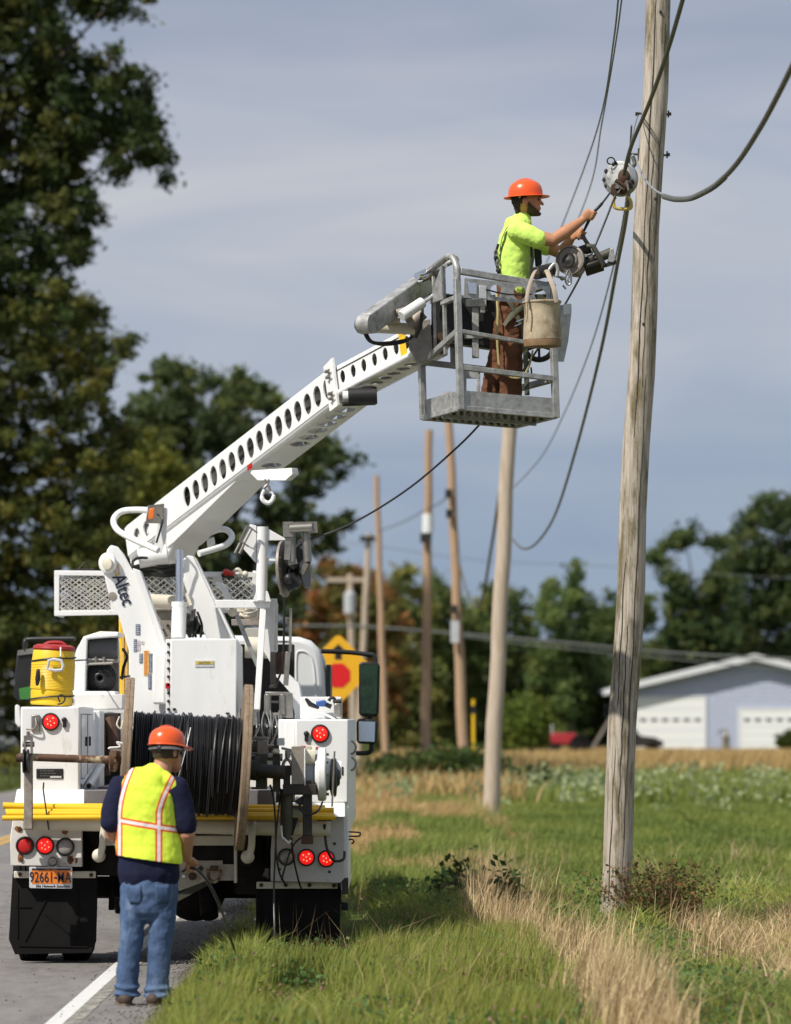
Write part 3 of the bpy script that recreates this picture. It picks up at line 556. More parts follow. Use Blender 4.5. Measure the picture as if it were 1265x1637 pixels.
c = P(588, 860, 199.8); MB().box(c+V((-.35, -.1, -.16)), c+V((.35, .02, .08))).build('crossarm', M_dark, r6)
c0, c1 = P(684.2, 852, 130), P(684.6, 822, 130); MB().tube([c0, c1], .165, 14).build('band', M_whi, r4)
c = P(683, 860, 129.8); MB().box(c+V((-.2, -.12, -.14)), c+V((.12, .0, .14))).build('bracket', M_dark, r4)
for y in (790, 822, 975): c = P(716+26*(y-628)/597-3, y, 114.8); MB().box(c+V((-.13, -.12, -.1)), c+V((.06, .0, .12))).build('bracket', M_dark, r3)
c = P(728, 1010, 114.7); MB().box(c+V((-.12, -.1, -.28)), c+V((.1, .05, .28))).build('service_box', M_gal, r3)
# yellow marker post
a = P(758, 1205, 120); a.z = .1; t = thing('marker_post', 'thin yellow marker post between the third and second poles', 'post', a)
MB().tube([a, P(757, 1118, 120)], .045, 10).build('tube', M_yel, t); MB().box(P(757, 1140, 119.94)+V((-.06, 0, 0)), P(757, 1128, 119.94)+V((.06, .03, .0))).build('plate', M_black, t)
# ---- cables strung in the air
def spline(pts, n=12):
    pts = [V(p) for p in pts]; out = []
    for i in range(len(pts)-1):
        p0 = pts[max(i-1, 0)]; p1 = pts[i]; p2 = pts[i+1]; p3 = pts[min(i+2, len(pts)-1)]
        for k in range(n):
            t = k/n; out.append(.5*((2*p1)+(p2-p0)*t+(2*p0-5*p1+4*p2-p3)*t*t+(3*p1-p0-3*p2+p3)*t**3))
    out.append(pts[-1]); return out
def cable(name, label, pts, r, m, group=None, cat='cable', n=8):
    o = MB().tube(spline([P(*p) for p in pts]), r, n, rnd_cap=False).build(name, m, sharp=80); return tag(o, label, cat, group)
cable('thick_cable', 'thick dark cable looping from the near pole down to the second pole', [(1006, 262, 35.6), (1003, 335, 36), (986, 430, 39), (960, 565, 45), (922, 715, 53), (888, 822, 61), (858, 868, 67), (836, 877, 71), (820, 862, 75.8)], .017, M_grn)
cable('overhead_wire', 'left one of the two thin wires dropping behind the worker from above', [(993, -60, 33), (982, 60, 35), (957, 200, 40), (905, 345, 50), (865, 440, 60), (823, 530, 75.8)], .0075, M_galv)
cable('overhead_wire', 'right one of the two thin wires dropping behind the worker from above', [(1001, -60, 33), (986, 60, 35), (962, 200, 40), (940, 310, 46), (880, 450, 60), (823, 560, 75.8)], .0065, M_galv)
cable('service_wire', 'pale thin wire curving from the round clamp to the second pole', [(1010, 200, 36.6), (1000, 330, 38), (975, 450, 43), (943, 560, 49), (905, 655, 58), (866, 730, 66), (819, 782, 75.8)], .008, M_galv)
cable('thick_cable', 'dark sagging cable between the second pole and the third pole', [(818, 640, 75.8), (800, 780, 80), (785, 880, 88), (768, 965, 96), (748, 950, 106), (730, 880, 114.8)], .03, M_grn)
cable('overhead_wire', 'faint line sagging from the third pole to the pole with the white band', [(722, 790, 114.8), (700, 806, 122), (687, 812, 129.7)], .02, M_galv)
cable('overhead_wire', 'faint line from the pole with the white band to the slim tan pole', [(684, 812, 129.7), (650, 832, 140), (604, 850, 149.7)], .02, M_galv)
cable('overhead_wire', 'long pale wire crossing the tree line from the truck cab to the garage', [(-300, 985, 190), (470, 1000, 190), (600, 1003, 190), (860, 1024, 190), (1120, 1047, 190), (1500, 1062, 190)], .05, M_galv)
cable('overhead_wire', 'faint high wire across the sky above the far tree line', [(400, 860, 210), (560, 868, 210), (760, 895, 210), (960, 905, 210), (1265, 925, 210), (1500, 930, 210)], .016, M_galv)
cable('overhead_wire', 'second pale wire low across the trees left of the second pole', [(300, 1012, 195), (480, 1000, 195), (620, 1006, 195), (700, 1012, 195), (860, 1032, 195), (1300, 1075, 195)], .03, M_galv)
# ---- garage
D0 = 230; k_ = D0/FPX
def G(x, y, dd=0): return V(((x-632.5)*k_, D0+dd, CAMH+(1150-y)*k_))
gl, gr, ga = 985, 1425, 1205; zb = .13
gx0, gx1, gxa = G(gl, 0).x, G(gr, 0).x, G(ga, 0).x; ze = CAMH+(1150-1096)*k_; za = CAMH+(1150-1052)*k_
ze = za-(gxa-gx0)*.235
M_siding = mat('pale_blue_siding', (.50, .545, .68), .6, var=.06, scale=3); M_trim = mat('white_trim', (.74, .75, .76), .5, var=.05); M_shingle = mat('dark_shingle', (.10, .11, .16), .85, var=.3, scale=6); M_door = mat('garage_door_white', (.88, .88, .86), .5, var=.03); M_pane = mat('dark_window', (.02, .025, .03), .1)
gar = thing('garage', 'pale blue gabled garage with two white roller doors at the far edge of the field', 'garage', V((gxa, D0+6, zb)))
gy1 = D0+13
mb = MB(); mb.prism([(gx0, D0, zb), (gx1, D0, zb), (gx1, D0, ze), (gxa, D0, za), (gx0, D0, ze)], (0, 13, 0)); mb.build('wall', M_siding, gar)
mb = MB()
for i in range(22):
    z = zb+.22*i+.1
    if z > za-.1: break
    hw = min(1, (za-z)/(za-ze)) if z > ze else 1
    mb.box(V((gxa-(gxa-gx0)*hw, D0-.03, z)), V((gxa+(gx1-gxa)*hw, D0-.005, z+.19)))
mb.build('siding', M_siding, gar)
sl = (za-ze)/(gxa-gx0); oh = .7
def roofside(sgn):
    xe = gx0-oh if sgn < 0 else gx1+oh; zee = za-abs(xe-gxa)*sl
    return [(gxa, D0-.6, za+.05), (xe, D0-.6, zee+.05), (xe, D0-.6, zee+.17), (gxa, D0-.6, za+.17)]
rf = MB().prism(roofside(-1), (0, 14.2, 0)).prism([(gxa+.001, a[1], a[2]) if i in (0, 3) else a for i, a in enumerate(roofside(1))], (0, 14.2, 0)).build('roof', M_shingle, gar)
mb = MB()
for s_ in (-1, 1):
    q_ = roofside(s_); mb.prism([(q_[0][0]+s_*.002, D0-.66, q_[0][2]-.16), (q_[1][0], D0-.66, q_[1][2]-.16), (q_[2][0], D0-.66, q_[2][2]+.04), (q_[3][0]+s_*.002, D0-.66, q_[3][2]+.04)], (0, .05, 0))
mb.build('fascia', M_trim, rf)
for (xa, xb, yt, wins) in ((1018, 1126, 1116, 6), (1184, 1292, 1135, 6)):
    a, b = G(xa, yt), G(xb, yt); dr = MB().box((a.x, D0-.08, zb), (b.x, D0-.035, a.z)).build('roller_door', M_door, gar)
    mb = MB(); mb.box((a.x-.12, D0-.10, zb), (a.x, D0-.03, a.z+.12)); mb.box((b.x, D0-.10, zb), (b.x+.12, D0-.03, a.z+.12)); mb.box((a.x, D0-.10, a.z+.003), (b.x, D0-.03, a.z+.12)); mb.build('door_frame', M_trim, gar)
    zr = G(0, 1151).z
    for i in range(wins):
        xc = a.x+(b.x-a.x)*(i+.6)/(wins+.2); MB().box((xc-.14, D0-.10, zr-.07), (xc+.14, D0-.078, zr+.07)).build('pane', M_pane, dr)
    mb = MB()
    for i in range(1, 5): z = zb+(a.z-zb)*i/5; mb.box((a.x+.01, D0-.088, z-.012), (b.x-.01, D0-.079, z+.012))
    mb.build('panel_joint', M_siding, dr)
# objects near the garage
c = G(1158, 1206, -1.2); c.z = zb; t = thing('water_pump', 'small grey hand pump standing between the two garage doors', 'water pump', c)
mb = MB(); mb.lathe(c, (0, 0, 1), [(0, .26), (.1, .26), (.12, .2), (.75, .19), (.8, .23), (.9, .12), (1.1, .07), (1.15, .1), (1.25, .03)], 14); mb.build('pump_body', M_plate, t)
MB().tube([c+V((0, 0, 1.0)), c+V((-.3, 0, 1.12)), c+V((-.38, 0, .85))], .04, 8).build('handle', M_dark, t)
a = G(932, 1198, -8); a.z = zb; b = G(972, 1135, -8); o = MB().bar(a, b, .28, .14).build('leaning_beam', M_plate); tag(o, 'grey timber beam leaning behind the near pole by the garage', 'beam')
# red tractor, blurred far away
c = P(908, 1204, 198); c.z = .13; tr = thing('tractor', 'small red tractor parked by the light green bush', 'tractor', c); M_tr = mat('tractor_red', (.42, .03, .04), .4)
mb = MB(); mb.box(c+V((-.75, -.35, .55)), c+V((.35, .35, 1.05))); mb.prism([c+V((.3, -.3, .5)), c+V((.95, -.3, .5)), c+V((.95, -.3, .75)), c+V((.3, -.3, 1.0))], (0, .6, 0)); mb.build('body', M_tr, tr, bevel=.04)
MB().box(c+V((-.1, -.25, 1.05)), c+V((.2, .25, 1.15))).bar(c+V((.15, 0, 1.1)), c+V((.3, 0, 1.5)), .06).build('seat', M_black, tr)
MB().tube([c+V((-.7, 0, 1.0)), c+V((-.7, 0, 1.45))], .04, 8).build('exhaust', M_gal, tr)
for (dx, dy, r_) in ((.55, -.45, .5), (.55, .45, .5), (-.6, -.4, .3), (-.6, .4, .3)): 
    w = MB().lathe(c+V((dx, dy-.12, r_)), (0, 1, 0), [(0, r_*.8), (.03, r_), (.2, r_), (.24, r_*.8)], 18).build('wheel', M_tyre, tr)
c = P(1030, 1205, 222); c.z = .13; cr_ = thing('parked_car', 'dark low car parked behind the near pole at the garage', 'car', c); M_car = mat('dark_car_paint', (.03, .028, .028), .25, coat=.6)
mb = MB(); mb.prism([c+V(p) for p in ((-1.7, -.8, .3), (.9, -.8, .3), (.95, -.8, .55), (.5, -.8, .78), (-.2, -.8, .85), (-.5, -.8, 1.2), (-1.5, -.8, 1.2), (-1.75, -.8, .8))], (0, 1.6, 0)); mb.build('body', M_car, cr_, bevel=.05)
MB().prism([c+V(p) for p in ((-.3, -.83, .84), (-.55, -.83, 1.14), (-1.42, -.83, 1.14), (-1.5, -.83, .84))], (0, 1.66, 0)).build('window', M_pane, cr_)
for dx in (-1.2, .4):
    for dy in (-.8, .6): MB().lathe(c+V((dx, dy, .3)), (0, 1, 0), [(0, .22), (.02, .3), (.18, .3), (.2, .22)], 16).build('wheel', M_tyre, cr_)
# building and mailbox at the left edge
c = V((P(-60, 0, 185).x, 186, .13)); bl = thing('building', 'low pale grey building glimpsed at the left edge beyond the road', 'building', c); hw = 2.15
MB().box(c+V((-hw, 0, 0)), c+V((hw, 6, 2.75))).build('wall', mat('grey_wall', (.42, .44, .47), .7), bl)
MB().prism([c+V((-hw-.3, -.4, 2.76)), c+V((hw+.3, -.4, 2.76)), c+V((hw+.3, 3, 3.7)), c+V((-hw-.3, 3, 3.7))], (0, 0, .12)).build('roof', mat('pale_roof', (.36, .38, .42), .5), bl)
MB().box(c+V((.6, -.03, 1.0)), c+V((1.8, .01, 1.9))).build('window', M_pane, bl)
c = V((P(8, 0, 128).x, 128, .02)); mbx = thing('mailbox', 'white mailbox on a white post beside the road at the left edge', 'mailbox', c)
MB().box(c+V((-.06, -.06, 0)), c+V((.06, .06, .95))).build('post', M_whi, mbx); mb = MB(); mb.tube([c+V((-.25, 0, 1.05)), c+V((.3, 0, 1.05))], .13, 12); mb.build('box', M_whi, mbx)
# ---- stop ahead sign
c = P(541, 1070, 72); z0 = float(gz(c.x, 72)); sg = thing('warning_sign', 'yellow diamond road sign with a black arrow above a red octagon', 'road sign', (c.x, 72.06, z0))
M_sy = mat('sign_yellow', (.80, .42, .012), .45, var=.04); M_sr = mat('sign_red', (.66, .008, .012), .45, var=.04); M_sb = mat('sign_black', (.01, .01, .01), .5)
r_ = .545
MB().box((c.x-.03, 72.03, z0-.2), (c.x+.03, 72.09, c.z+.5)).build('post', M_steel, sg)
dm = MB().prism([c+V((r_*math.cos(a_), 0, r_*math.sin(a_))) for a_ in [R(90*i+90+e) for i in range(4) for e in (-4, 4)]], (0, .012, 0)).build('face', M_sy, sg)
MB().prism([c+V((.21*math.cos(R(22.5+45*i)), -.006, -.10+.21*math.sin(R(22.5+45*i)))) for i in range(8)], (0, .004, 0)).build('octagon', M_sr, dm)
MB().prism([c+V(p) for p in ((-.055, -.006, .16), (.055, -.006, .16), (.055, -.006, .27), (.15, -.006, .27), (0, -.006, .41), (-.15, -.006, .27), (-.055, -.006, .27))], (0, .004, 0)).build('arrow', M_sb, dm)
# ================================================================== THE UTILITY TRUCK
TK = thing('utility_truck', 'white utility truck with raised lattice boom, seen from behind half on the grass verge', 'utility truck', V((-1.55, 36.0, 0)))
def tb(x0, y0, x1, y1, d, depth, name, m, parent=TK, bevel=.006): return MB().pbox(x0, y0, x1, y1, d, depth).build(name, m, parent, bevel=bevel)
# --- chassis, axle, wheels
mb = MB(); cx = -1.55
for s in (-1, 1): mb.box((cx+s*.43-.05, 32.75, .72), (cx+s*.43+.05, 42.5, 1.02))
for y in (32.9, 34.6, 36.4, 39): mb.box((cx-.38, y, .74), (cx+.38, y+.12, 1.0))
mb.tube([(cx-.95, 33.9, .52), (cx+.95, 33.9, .52)], .085, 14); mb.ball((cx+.02, 33.9, .5), .24, 18, 12, (1, .9, 1))
mb.box((cx-.75, 34.6, .75), (cx+.75, 37.8, 1.2)); mb.box((cx-1.0, 33.2, 1.02), (cx+1.0, 38.5, 1.26))
for s in (-1, 1): mb.box((cx+s*.50-.04, 33.2, .62), (cx+s*.5+.04, 34.9, .70)); mb.box((cx+s*.50-.035, 33.5, .70), (cx+s*.5+.035, 34.4, .73))
for s in (-1, 1): mb.tube([(cx+s*.36, 33.3, .98), (cx+s*.36, 33.5, .5)], .03, 8)
mb.tube([P(205, 1385, 33.6), P(210, 1470, 33.6)], .05, 10); mb.tube([P(180, 1390, 33.5), P(178, 1455, 33.5)], .022, 8); mb.tube([P(330, 1400, 33.6), P(335, 1465, 33.4)], .07, 10)
mb.pbox(135, 1290, 432, 1400, 33.0, .05); mb.pbox(378, 1395, 432, 1430, 33.05, .05)
mb.build('chassis', M_under, TK)
def wheel(x, y, w=.245, r=.5):
    o = MB(); prof = [(0, r*.62), (0, r*.86), (.03, r*.97)]
    for i in range(5):
        a = .03+(w-.06)*i/5; b_ = (w-.06)/5; prof += [(a+.002, r), (a+b_*.75, r), (a+b_*.76, r*.97), (a+b_*.98, r*.97)]
    prof += [(w-.03, r*.97), (w, r*.86), (w, r*.62)]
    t = o.lathe((x, y, r), (1, 0, 0), prof, 48).build('wheel', M_tyre, TK)
    MB().lathe((x+.03, y, r), (1, 0, 0), [(0, r*.6), (.02, r*.55), (.08, r*.5), (.1, r*.2), (w-.12, r*.2), (w-.1, r*.5), (w-.06, r*.6)], 32).build('rim', M_white2, t)
XL = lambda px, d: (px-632.5)*d/FPX
for px in (22, 92, 418, 487): wheel(XL(px, 32.9), 33.22)
for x in (-2.62, -.76): wheel(x, 41.2, .26)
for s in (14, 408):
    c0 = s
    if s == 14: pts = [(20, 1397), (156, 1397), (154, 1505), (146, 1524), (24, 1526), (14, 1502)]
    else: pts = [(409, 1419), (545, 1419), (543, 1508), (534, 1526), (418, 1528), (410, 1506)]
    f = MB().pprism(pts, 32.66, .014).build('mud_flap', M_rubber, TK, bevel=.003)
    x0 = pts[0][0]; mb = MB()
    for (p, q) in (((x0+8, 1420), (x0+8, 1500)), ((x0+68, 1410), (x0+20, 1505)), ((x0+50, 1460), (x0+105, 1505)), ((x0+30, 1450), (x0+5, 1450)), ((x0+105, 1415), (x0+105, 1500)), ((x0+10, 1512), (x0+120, 1514))):
        mb.bar(P(*p, 32.656), P(*q, 32.656), .008, .008)
    mb.build('rib', M_rubber, f)
tb(22, 1393, 153, 1404, 32.612, .04, 'flap_bracket', M_bone); tb(410, 1410, 540, 1421, 32.612, .04, 'flap_bracket', M_bone)
mb = MB()
for x, y in ((32, 1398), (146, 1399), (418, 1415), (457, 1415), (495, 1415), (534, 1416)): mb.lathe(P(x, y, 32.612), (0, -1, 0), [(0, .016), (.016, .016)], 6)
mb.build('bolt', M_rust2, TK)
# --- body: lockers, ledges, light panels
def locker(x0, y0, x1, y1, d, depth): 
    return tb(x0, y0, x1, y1, d, depth, 'locker', M_white, bevel=.012)
lk1 = locker(33, 1130, 127, 1264, 32.6, 1.55); lk2 = locker(472, 1150, 557, 1284, 32.6, 1.6)
# door outline seams & creases on the side of the left locker
mb = MB(); xr = XL(127, 32.6)+.002
for (ya, yb_) in ((32.75, 33.35), (33.45, 34.0)):
    z0, z1 = 1.36, 1.84
    mb.box((xr-.004, ya, z0), (xr+.001, ya+.02, z1)); mb.box((xr-.004, ya+.02, z1-.005), (xr+.001, yb_, z1)); mb.box((xr-.004, ya+.02, z0), (xr+.001, yb_, z0+.005))
mb.build('door_seam', M_under, lk1)
MB().box((xr, 33.2, 1.60), (xr+.012, 33.24, 1.67)).build('latch', M_black, lk1)
MB().box((xr, 33.6, 1.60), (xr+.012, 33.64, 1.67)).build('latch', M_black, lk1)
def latch(x, y, par):
    d = 32.6
    MB().lathe(P(x, y-4, d), (0, -1, 0), [(0, .02), (.02, .02), (.03, .012)], 14).pbox(x-3, y-2, x+3, y+8, d-.022, .022).build('lock', M_black, par, bevel=.004)
latch(103, 1155, lk1); latch(490, 1177, lk2)
h = tb(50, 1143, 64, 1170, 32.585, .012, 'latch_plate', M_steel2, lk1); MB().tube(spline([P(57, 1148, 32.57), P(58, 1160, 32.55), P(52, 1166, 32.56), P(42, 1166, 32.58)], 5), .006, 8).build('latch_handle', M_steel2, h)
pl = tb(58, 1229, 101, 1245, 32.592, .008, 'name_plate', M_black, lk1)
mb = MB(); rr_ = random.Random(3)
for (y, segs) in ((1232.5, 5), (1236.5, 6), (1240.5, 7)):
    x = 64
    for _ in range(segs):
        w = rr_.uniform(2, 5); mb.pbox(x, y-.6, x+w, y+.6, 32.588, .003); x += w+1.2
mb.build('lettering', M_steel2, pl)
MB().pbox(80, 1240, 98, 1243.5, 32.588, .003).build('lettering', M_decalw, pl)
def tail_light(x, y, r, lit, par=TK, d=32.5, lab=None):
    c = P(x, y, d); rm = S(r, d)
    t = MB().lathe(c, (0, -1, 0), [(0, rm), (.012, rm), (.020, rm*.96), (.022, rm*.84), (.010, rm*.80), (.0, rm*.78)], 32).build('tail_light', M_black, par)
    if lab: t['label'] = lab
    m_ = {'on': M_lenslit, 'off': M_lens, 'clear': M_clear}[lit]
    MB().lathe(c+V((0, -.003, 0)), (0, -1, 0), [(0, rm*.80), (.008, rm*.80), (.016, rm*.62), (.019, rm*.3), (.020, 0)], 28).build('lens', m_, t)
    if lit != 'clear':
        mb = MB()
        for (a, q) in ((-.35, .3), (.28, .42), (.05, -.38), (-.30, -.25), (.42, -.15), (-.02, .05)): mb.ball(c+V((a*rm, -.020, q*rm)), .0055 if lit == 'on' else .004, 6, 4)
        mb.build('led', M_led if lit == 'on' else M_lens, t)
tail_light(81, 1154, 14.5, 'on', TK, 32.6, 'lit red light high on the left locker'); tail_light(512, 1173, 15, 'on', TK, 32.6, 'lit red light high on the right locker')
# light panels (rust streaked) low at the back
MB().pprism([(22, 1300), (130, 1300), (131, 1330), (131, 1386), (17, 1384), (16, 1340)], 32.5, .10).build('tail_panel', M_white2, TK, bevel=.006)
MB().pprism([(437, 1303), (551, 1303), (551, 1404), (544, 1412), (433, 1409), (433, 1360)], 32.5, .10).build('tail_panel', mat('tail_panel_grey', (.52, .50, .49), .45, var=.12, scale=5, col2=(.2, .13, .09), c2amt=(.62, .8), c2scale=9), TK, bevel=.006)
for (x, y, l_, lb) in ((40, 1352, 'off', 'dim red tail light, outermost on the left'), (72, 1352, 'on', 'lit red tail light in the middle of the left three'), (104.5, 1354, 'clear', 'clear reversing light on the left'), (458, 1370, 'clear', 'unlit grey lamp on the right panel'), (490, 1371, 'on', None), (522, 1373, 'on', None)):
    tail_light(x, y, 15 if y < 1360 else 14, l_, TK, 32.5, lb)
mb = MB()
for (x, y) in ((31, 1325), (113, 1374), (34, 1374), (127, 1318)): mb.lathe(P(x, y, 32.5), (0, -1, 0), [(0, .017), (.012, .015)], 10)
mb.build('bolt', M_rust2, TK)
mb = MB(); 
for (x, y, w, h_) in ((33, 1371, 5, 11), (113, 1374, 6, 8), (30, 1326, 7, 6), (104, 1330, 6, 5), (122, 1376, 3, 6)):
    mb.prism([P(x+w*1.0*math.cos(a)*rr_.uniform(.6, 1.1), y+h_*math.sin(a)*rr_.uniform(.6, 1.1), 32.4985) for a in [i*math.pi/6 for i in range(12)]], (0, .0012, 0))
mb.build('rust_stain', mat('rust_stain_orange', (.30, .13, .045), .9, var=.4, scale=30), TK)
mb = MB(); mb.lathe(P(85, 1377, 32.49), (0, -1, 0), [(0, .035), (.03, .035), (.05, .025)], 16); mb.pbox(76, 1378, 94, 1386, 32.46, .03); mb.build('plate_lamp', M_steel2, TK)
mb = MB()
for (x, y) in ((535, 1349), (527, 1394), (447, 1390)): mb.lathe(P(x, y, 32.5), (0, -1, 0), [(0, .011), (.004, .011)], 12)
mb.build('bolt', M_dark, TK)
# ledges
MB().prism([P(27, 1262, 32.6), P(135, 1262, 32.6), P(135, 1292, 32.42), P(21, 1292, 32.42)], (0, .25, 0)).build('ledge', M_white, TK, bevel=.006)
MB().prism([P(440, 1284, 32.6), P(552, 1284, 32.6), P(552, 1306, 32.42), P(440, 1306, 32.42)], (0, .25, 0)).build('ledge', M_white, TK, bevel=.006)
M_deck = mat('deck_grey', (.16, .15, .16), .6, var=.2)
tb(135.5, 1263, 439, 1292, 32.5, .4, 'deck', M_deck)
MB().box((-2.2, 32.9, 1.27), (-.9, 38.4, 1.30)).build('deck', M_deck, TK)
# side bodies running forward
MB().box((-2.755, 34.2, .95), (-2.31, 38.7, 1.86)).build('side_body', M_white, TK, bevel=.01)
MB().box((-.90, 34.22, .95), (-.345, 38.7, 1.80)).build('side_body', M_white, TK, bevel=.01)
MB().box((-.40, 32.62, .55), (-.345, 34.2, 1.28)).build('side_panel', M_white, TK, bevel=.004)
MB().box((-2.755, 32.62, .95), (-2.70, 34.2, 1.28)).build('side_panel', M_white, TK, bevel=.004)
MB().pbox(547, 1404, 557, 1430, 32.55, .5).build('side_panel', M_dark, TK)
tb(480, 1114, 546, 1150, 34.0, .6, 'locker', M_white, bevel=.01)
tb(127.5, 1136, 160, 1262, 34.25, .5, 'locker', M_white, bevel=.01)
tb(160, 1140, 192, 1262, 35.2, .1, 'cross_panel', M_under)  # dark sheet standing in for the shade inside the cavity
MB().tube(spline([P(176, 1150, 35), P(181, 1190, 34.9), P(174, 1225, 34.9)], 6), .05, 8).build('hose', M_rust2, TK)
MB().tube(spline([P(166, 1150, 35), P(164, 1190, 34.9), P(170, 1240, 34.9)], 6), .035, 8).build('hose', M_rust2, TK)
# handles on the right side
mb = MB()
for y in (1196, 1222): mb.tube(spline([P(562, y-12, 33.2), P(569, y-4, 33.2), P(567, y+6, 33.2), P(561, y+10, 33.2)], 5), .009, 6)
mb.build('side_handle', M_steel2, TK)
MB().tube(spline([P(556, 1330, 32.8), P(574, 1331, 32.8), P(576, 1334, 32.8), P(573, 1337, 32.8), P(556, 1337, 32.8)], 4), .006, 6).build('wire_hook', M_dark, TK)
MB().tube(spline([P(556, 1343, 32.8), P(563, 1342, 32.8), P(566, 1346, 32.8), P(562, 1349, 32.8)], 5), .006, 6).build('wire_hook', M_dark, TK)
tb(546, 1443, 557, 1456, 33.4, .1, 'side_marker', M_black)
# --- big cross pipe with hangers
mb = MB(); mb.tube([P(38, 1314, 32.27), P(528, 1326, 32.27)], .056, 24); mb.build('cross_pipe', M_bone, TK, sharp=30)
mb = MB()
for x in (160, 372, 478): mb.tube([P(x, 1314+12*(x-38)/490, 32.27), P(x+9, 1314.2+12*(x-38)/490, 32.27)], .064, 20)
mb.build('pipe_collar', M_bone, TK)
tb(165, 1336, 376, 1352, 32.66, .12, 'cross_beam', M_bone)
for (x, y) in ((166, 1316), (404, 1318)):
    mb = MB(); mb.tube(spline([P(x+2, y, 32.19), P(x-1, y+18, 32.19), P(x-2, y+36, 32.2), P(x-6, y+52, 32.22)], 6), [(.022, .03)]*19, 12, rnd_cap=True)
    mb.ball(P(x-8, y+52, 32.26), .05, 16, 10); mb.build('pipe_hanger', M_bone, TK)
# hitch plate
MB().pprism([(288, 1376), (356, 1376), (356, 1382), (377, 1382), (377, 1408), (330, 1408), (300, 1420), (286, 1425), (280, 1400)], 32.62, .03).build('hitch_plate', mat('hitch_paint', (.42, .38, .31), .6, var=.2, col2=(.22, .10, .045), c2amt=(.5, .68), c2scale=8), TK, bevel=.003)
tb(374, 1352, 379, 1412, 32.6, .08, 'hitch_bracket', M_bone)
mb = MB(); mb.tube(spline([P(333, 1389, 32.58), P(334, 1404, 32.56), P(342, 1410, 32.55), P(351, 1404, 32.56), P(352, 1390, 32.58)], 5), .013, 8); mb.tube([P(336, 1388, 32.58), P(350, 1388, 32.58)], .018, 10); mb.build('tow_ring', M_rust, TK)
mb = MB(); mb.pbox(319, 1384, 323, 1397, 32.612, .008); mb.pbox(316.5, 1387, 325.5, 1390, 32.6115, .008); mb.build('cross_slot', M_black, TK)
mb = MB(); mb.lathe(P(308, 1401, 32.62), (0, -1, 0), [(0, .03), (.02, .03), (.03, .015)], 14); mb.build('bolt', M_rust2, TK); MB().lathe(P(294, 1401, 32.62), (0, -1, 0), [(0, .014), (.02, .012)], 12).build('bolt', M_chrome, TK)
MB().bar(P(283, 1436, 32.9), P(335, 1408, 32.9), .05, .05).build('drawbar', M_olive, TK)
tb(332, 1446, 352, 1456, 33.6, .01, 'axle_tag', M_plate)
# --- licence plate
lp = MB().pprism([(47.5, 1386), (114.5, 1386.5), (115.5, 1388), (115.5, 1419), (114, 1421), (48, 1420), (46.8, 1418), (46.8, 1387)], 32.40, .01).build('licence_plate', M_decalw, TK, bevel=.002)
M_lp = mat('plate_orange', (.78, .21, .018), .4, var=.05, scale=3)
MB().pprism([(51, 1391.5), (112.5, 1391.5), (112.5, 1413), (51, 1413)], 32.397, .004).build('plate_face', M_lp, lp)
MB().pprism([(51, 1388.5), (112.5, 1388.5), (112.5, 1391.5), (51, 1391.5)], 32.396, .004).build('plate_band', M_navyink, lp)
UX, UZ = V((1, 0, 0)), V((0, 0, 1)); sl_ = V((1, 0, -.012))
text('92661', 'lettering', M_navyink, lp, P(66.5, 1403.2, 32.3945), sl_, UZ, .108, .001, xs=.66, bold=.0006)
text('MA', 'lettering', M_navyink, lp, P(102.5, 1403.6, 32.3945), sl_, UZ, .108, .001, xs=.66, bold=.0006)
MB().prism([P(85.5, 1403.6, 32.3945), P(89, 1401.4, 32.3945), P(91, 1402.5, 32.3945), P(91, 1405.3, 32.3945), P(89, 1405, 32.3945)], (0, .001, 0)).build('lettering', M_navyink, lp)
text('NEW YORK', 'lettering', M_lp, lp, P(81.7, 1390.2, 32.3945), sl_, UZ, .017, .001)
text('Site Network Solutions', 'lettering', M_navyink, lp, P(84, 1417, 32.3985), sl_, UZ, .026, .001, shear=.2, bold=.0004)
# --- left and right reel arms, spindle
mb = MB(); mb.pbox(38, 1208, 52, 1326, 31.72, .05); mb.bar(P(45, 1320, 31.75), P(45, 1318, 32.4), .07, .06); mb.build('reel_arm', M_plate, TK, bevel=.006)
mb = MB(); mb.pbox(38, 1176, 52, 1184, 31.7, .06); mb.pbox(38, 1184, 41.5, 1205, 31.7, .06); mb.pbox(48.5, 1184, 52, 1205, 31.7, .06); mb.lathe(P(36, 1190, 31.73), (1, 0, 0), [(0, .02), (.085, .02)], 12); mb.lathe(P(45, 1176, 31.73), (0, 0, 1), [(0, .012), (.03, .012)], 10); mb.build('clevis', M_steel2, TK)
MB().lathe(P(36, 1217, 31.7), (1, 0, 0), [(0, .04), (.004, .085), (.015, .085), (.025, .06), (.035, .085), (.046, .085), (.05, .04)], 24).build('pulley', M_black, TK)
MB().lathe(P(26, 1212, 31.75), (1, .0, 0), [(0, .03), (.05, .03)], 14).build('end_cap', M_rust2, TK)
# yoke on right
def grp(name, m, fn, bevel=.004, parent=TK):
    mb = MB(); fn(mb); return mb.build(name, m, parent, bevel=bevel)
grp('arm_head', M_plate, lambda m: (m.pbox(411, 1184, 428, 1206, 31.86, .1), m.pbox(401, 1178, 428, 1183, 31.9, .12)))
grp('reel_arm', M_olive, lambda m: (m.pbox(409, 1206, 427, 1262, 31.84, .10),))
grp('reel_arm', M_olive, lambda m: (m.pbox(436, 1206, 448, 1266, 31.84, .10), m.pbox(438, 1186, 446, 1206, 31.86, .08)))
grp('drive_shaft', M_steel2, lambda m: (m.tube([P(398, 1209, 31.95), P(452, 1211, 31.95)], .028, 14), m.tube([P(400, 1192, 31.97), P(446, 1193, 31.97)], .014, 10)))
grp('drive_shaft', M_dark, lambda m: (m.tube([P(398, 1231, 31.75), P(456, 1235, 31.75)], .05, 16), m.tube([P(392, 1230, 31.75), P(410, 1231, 31.75)], .075, 18)))
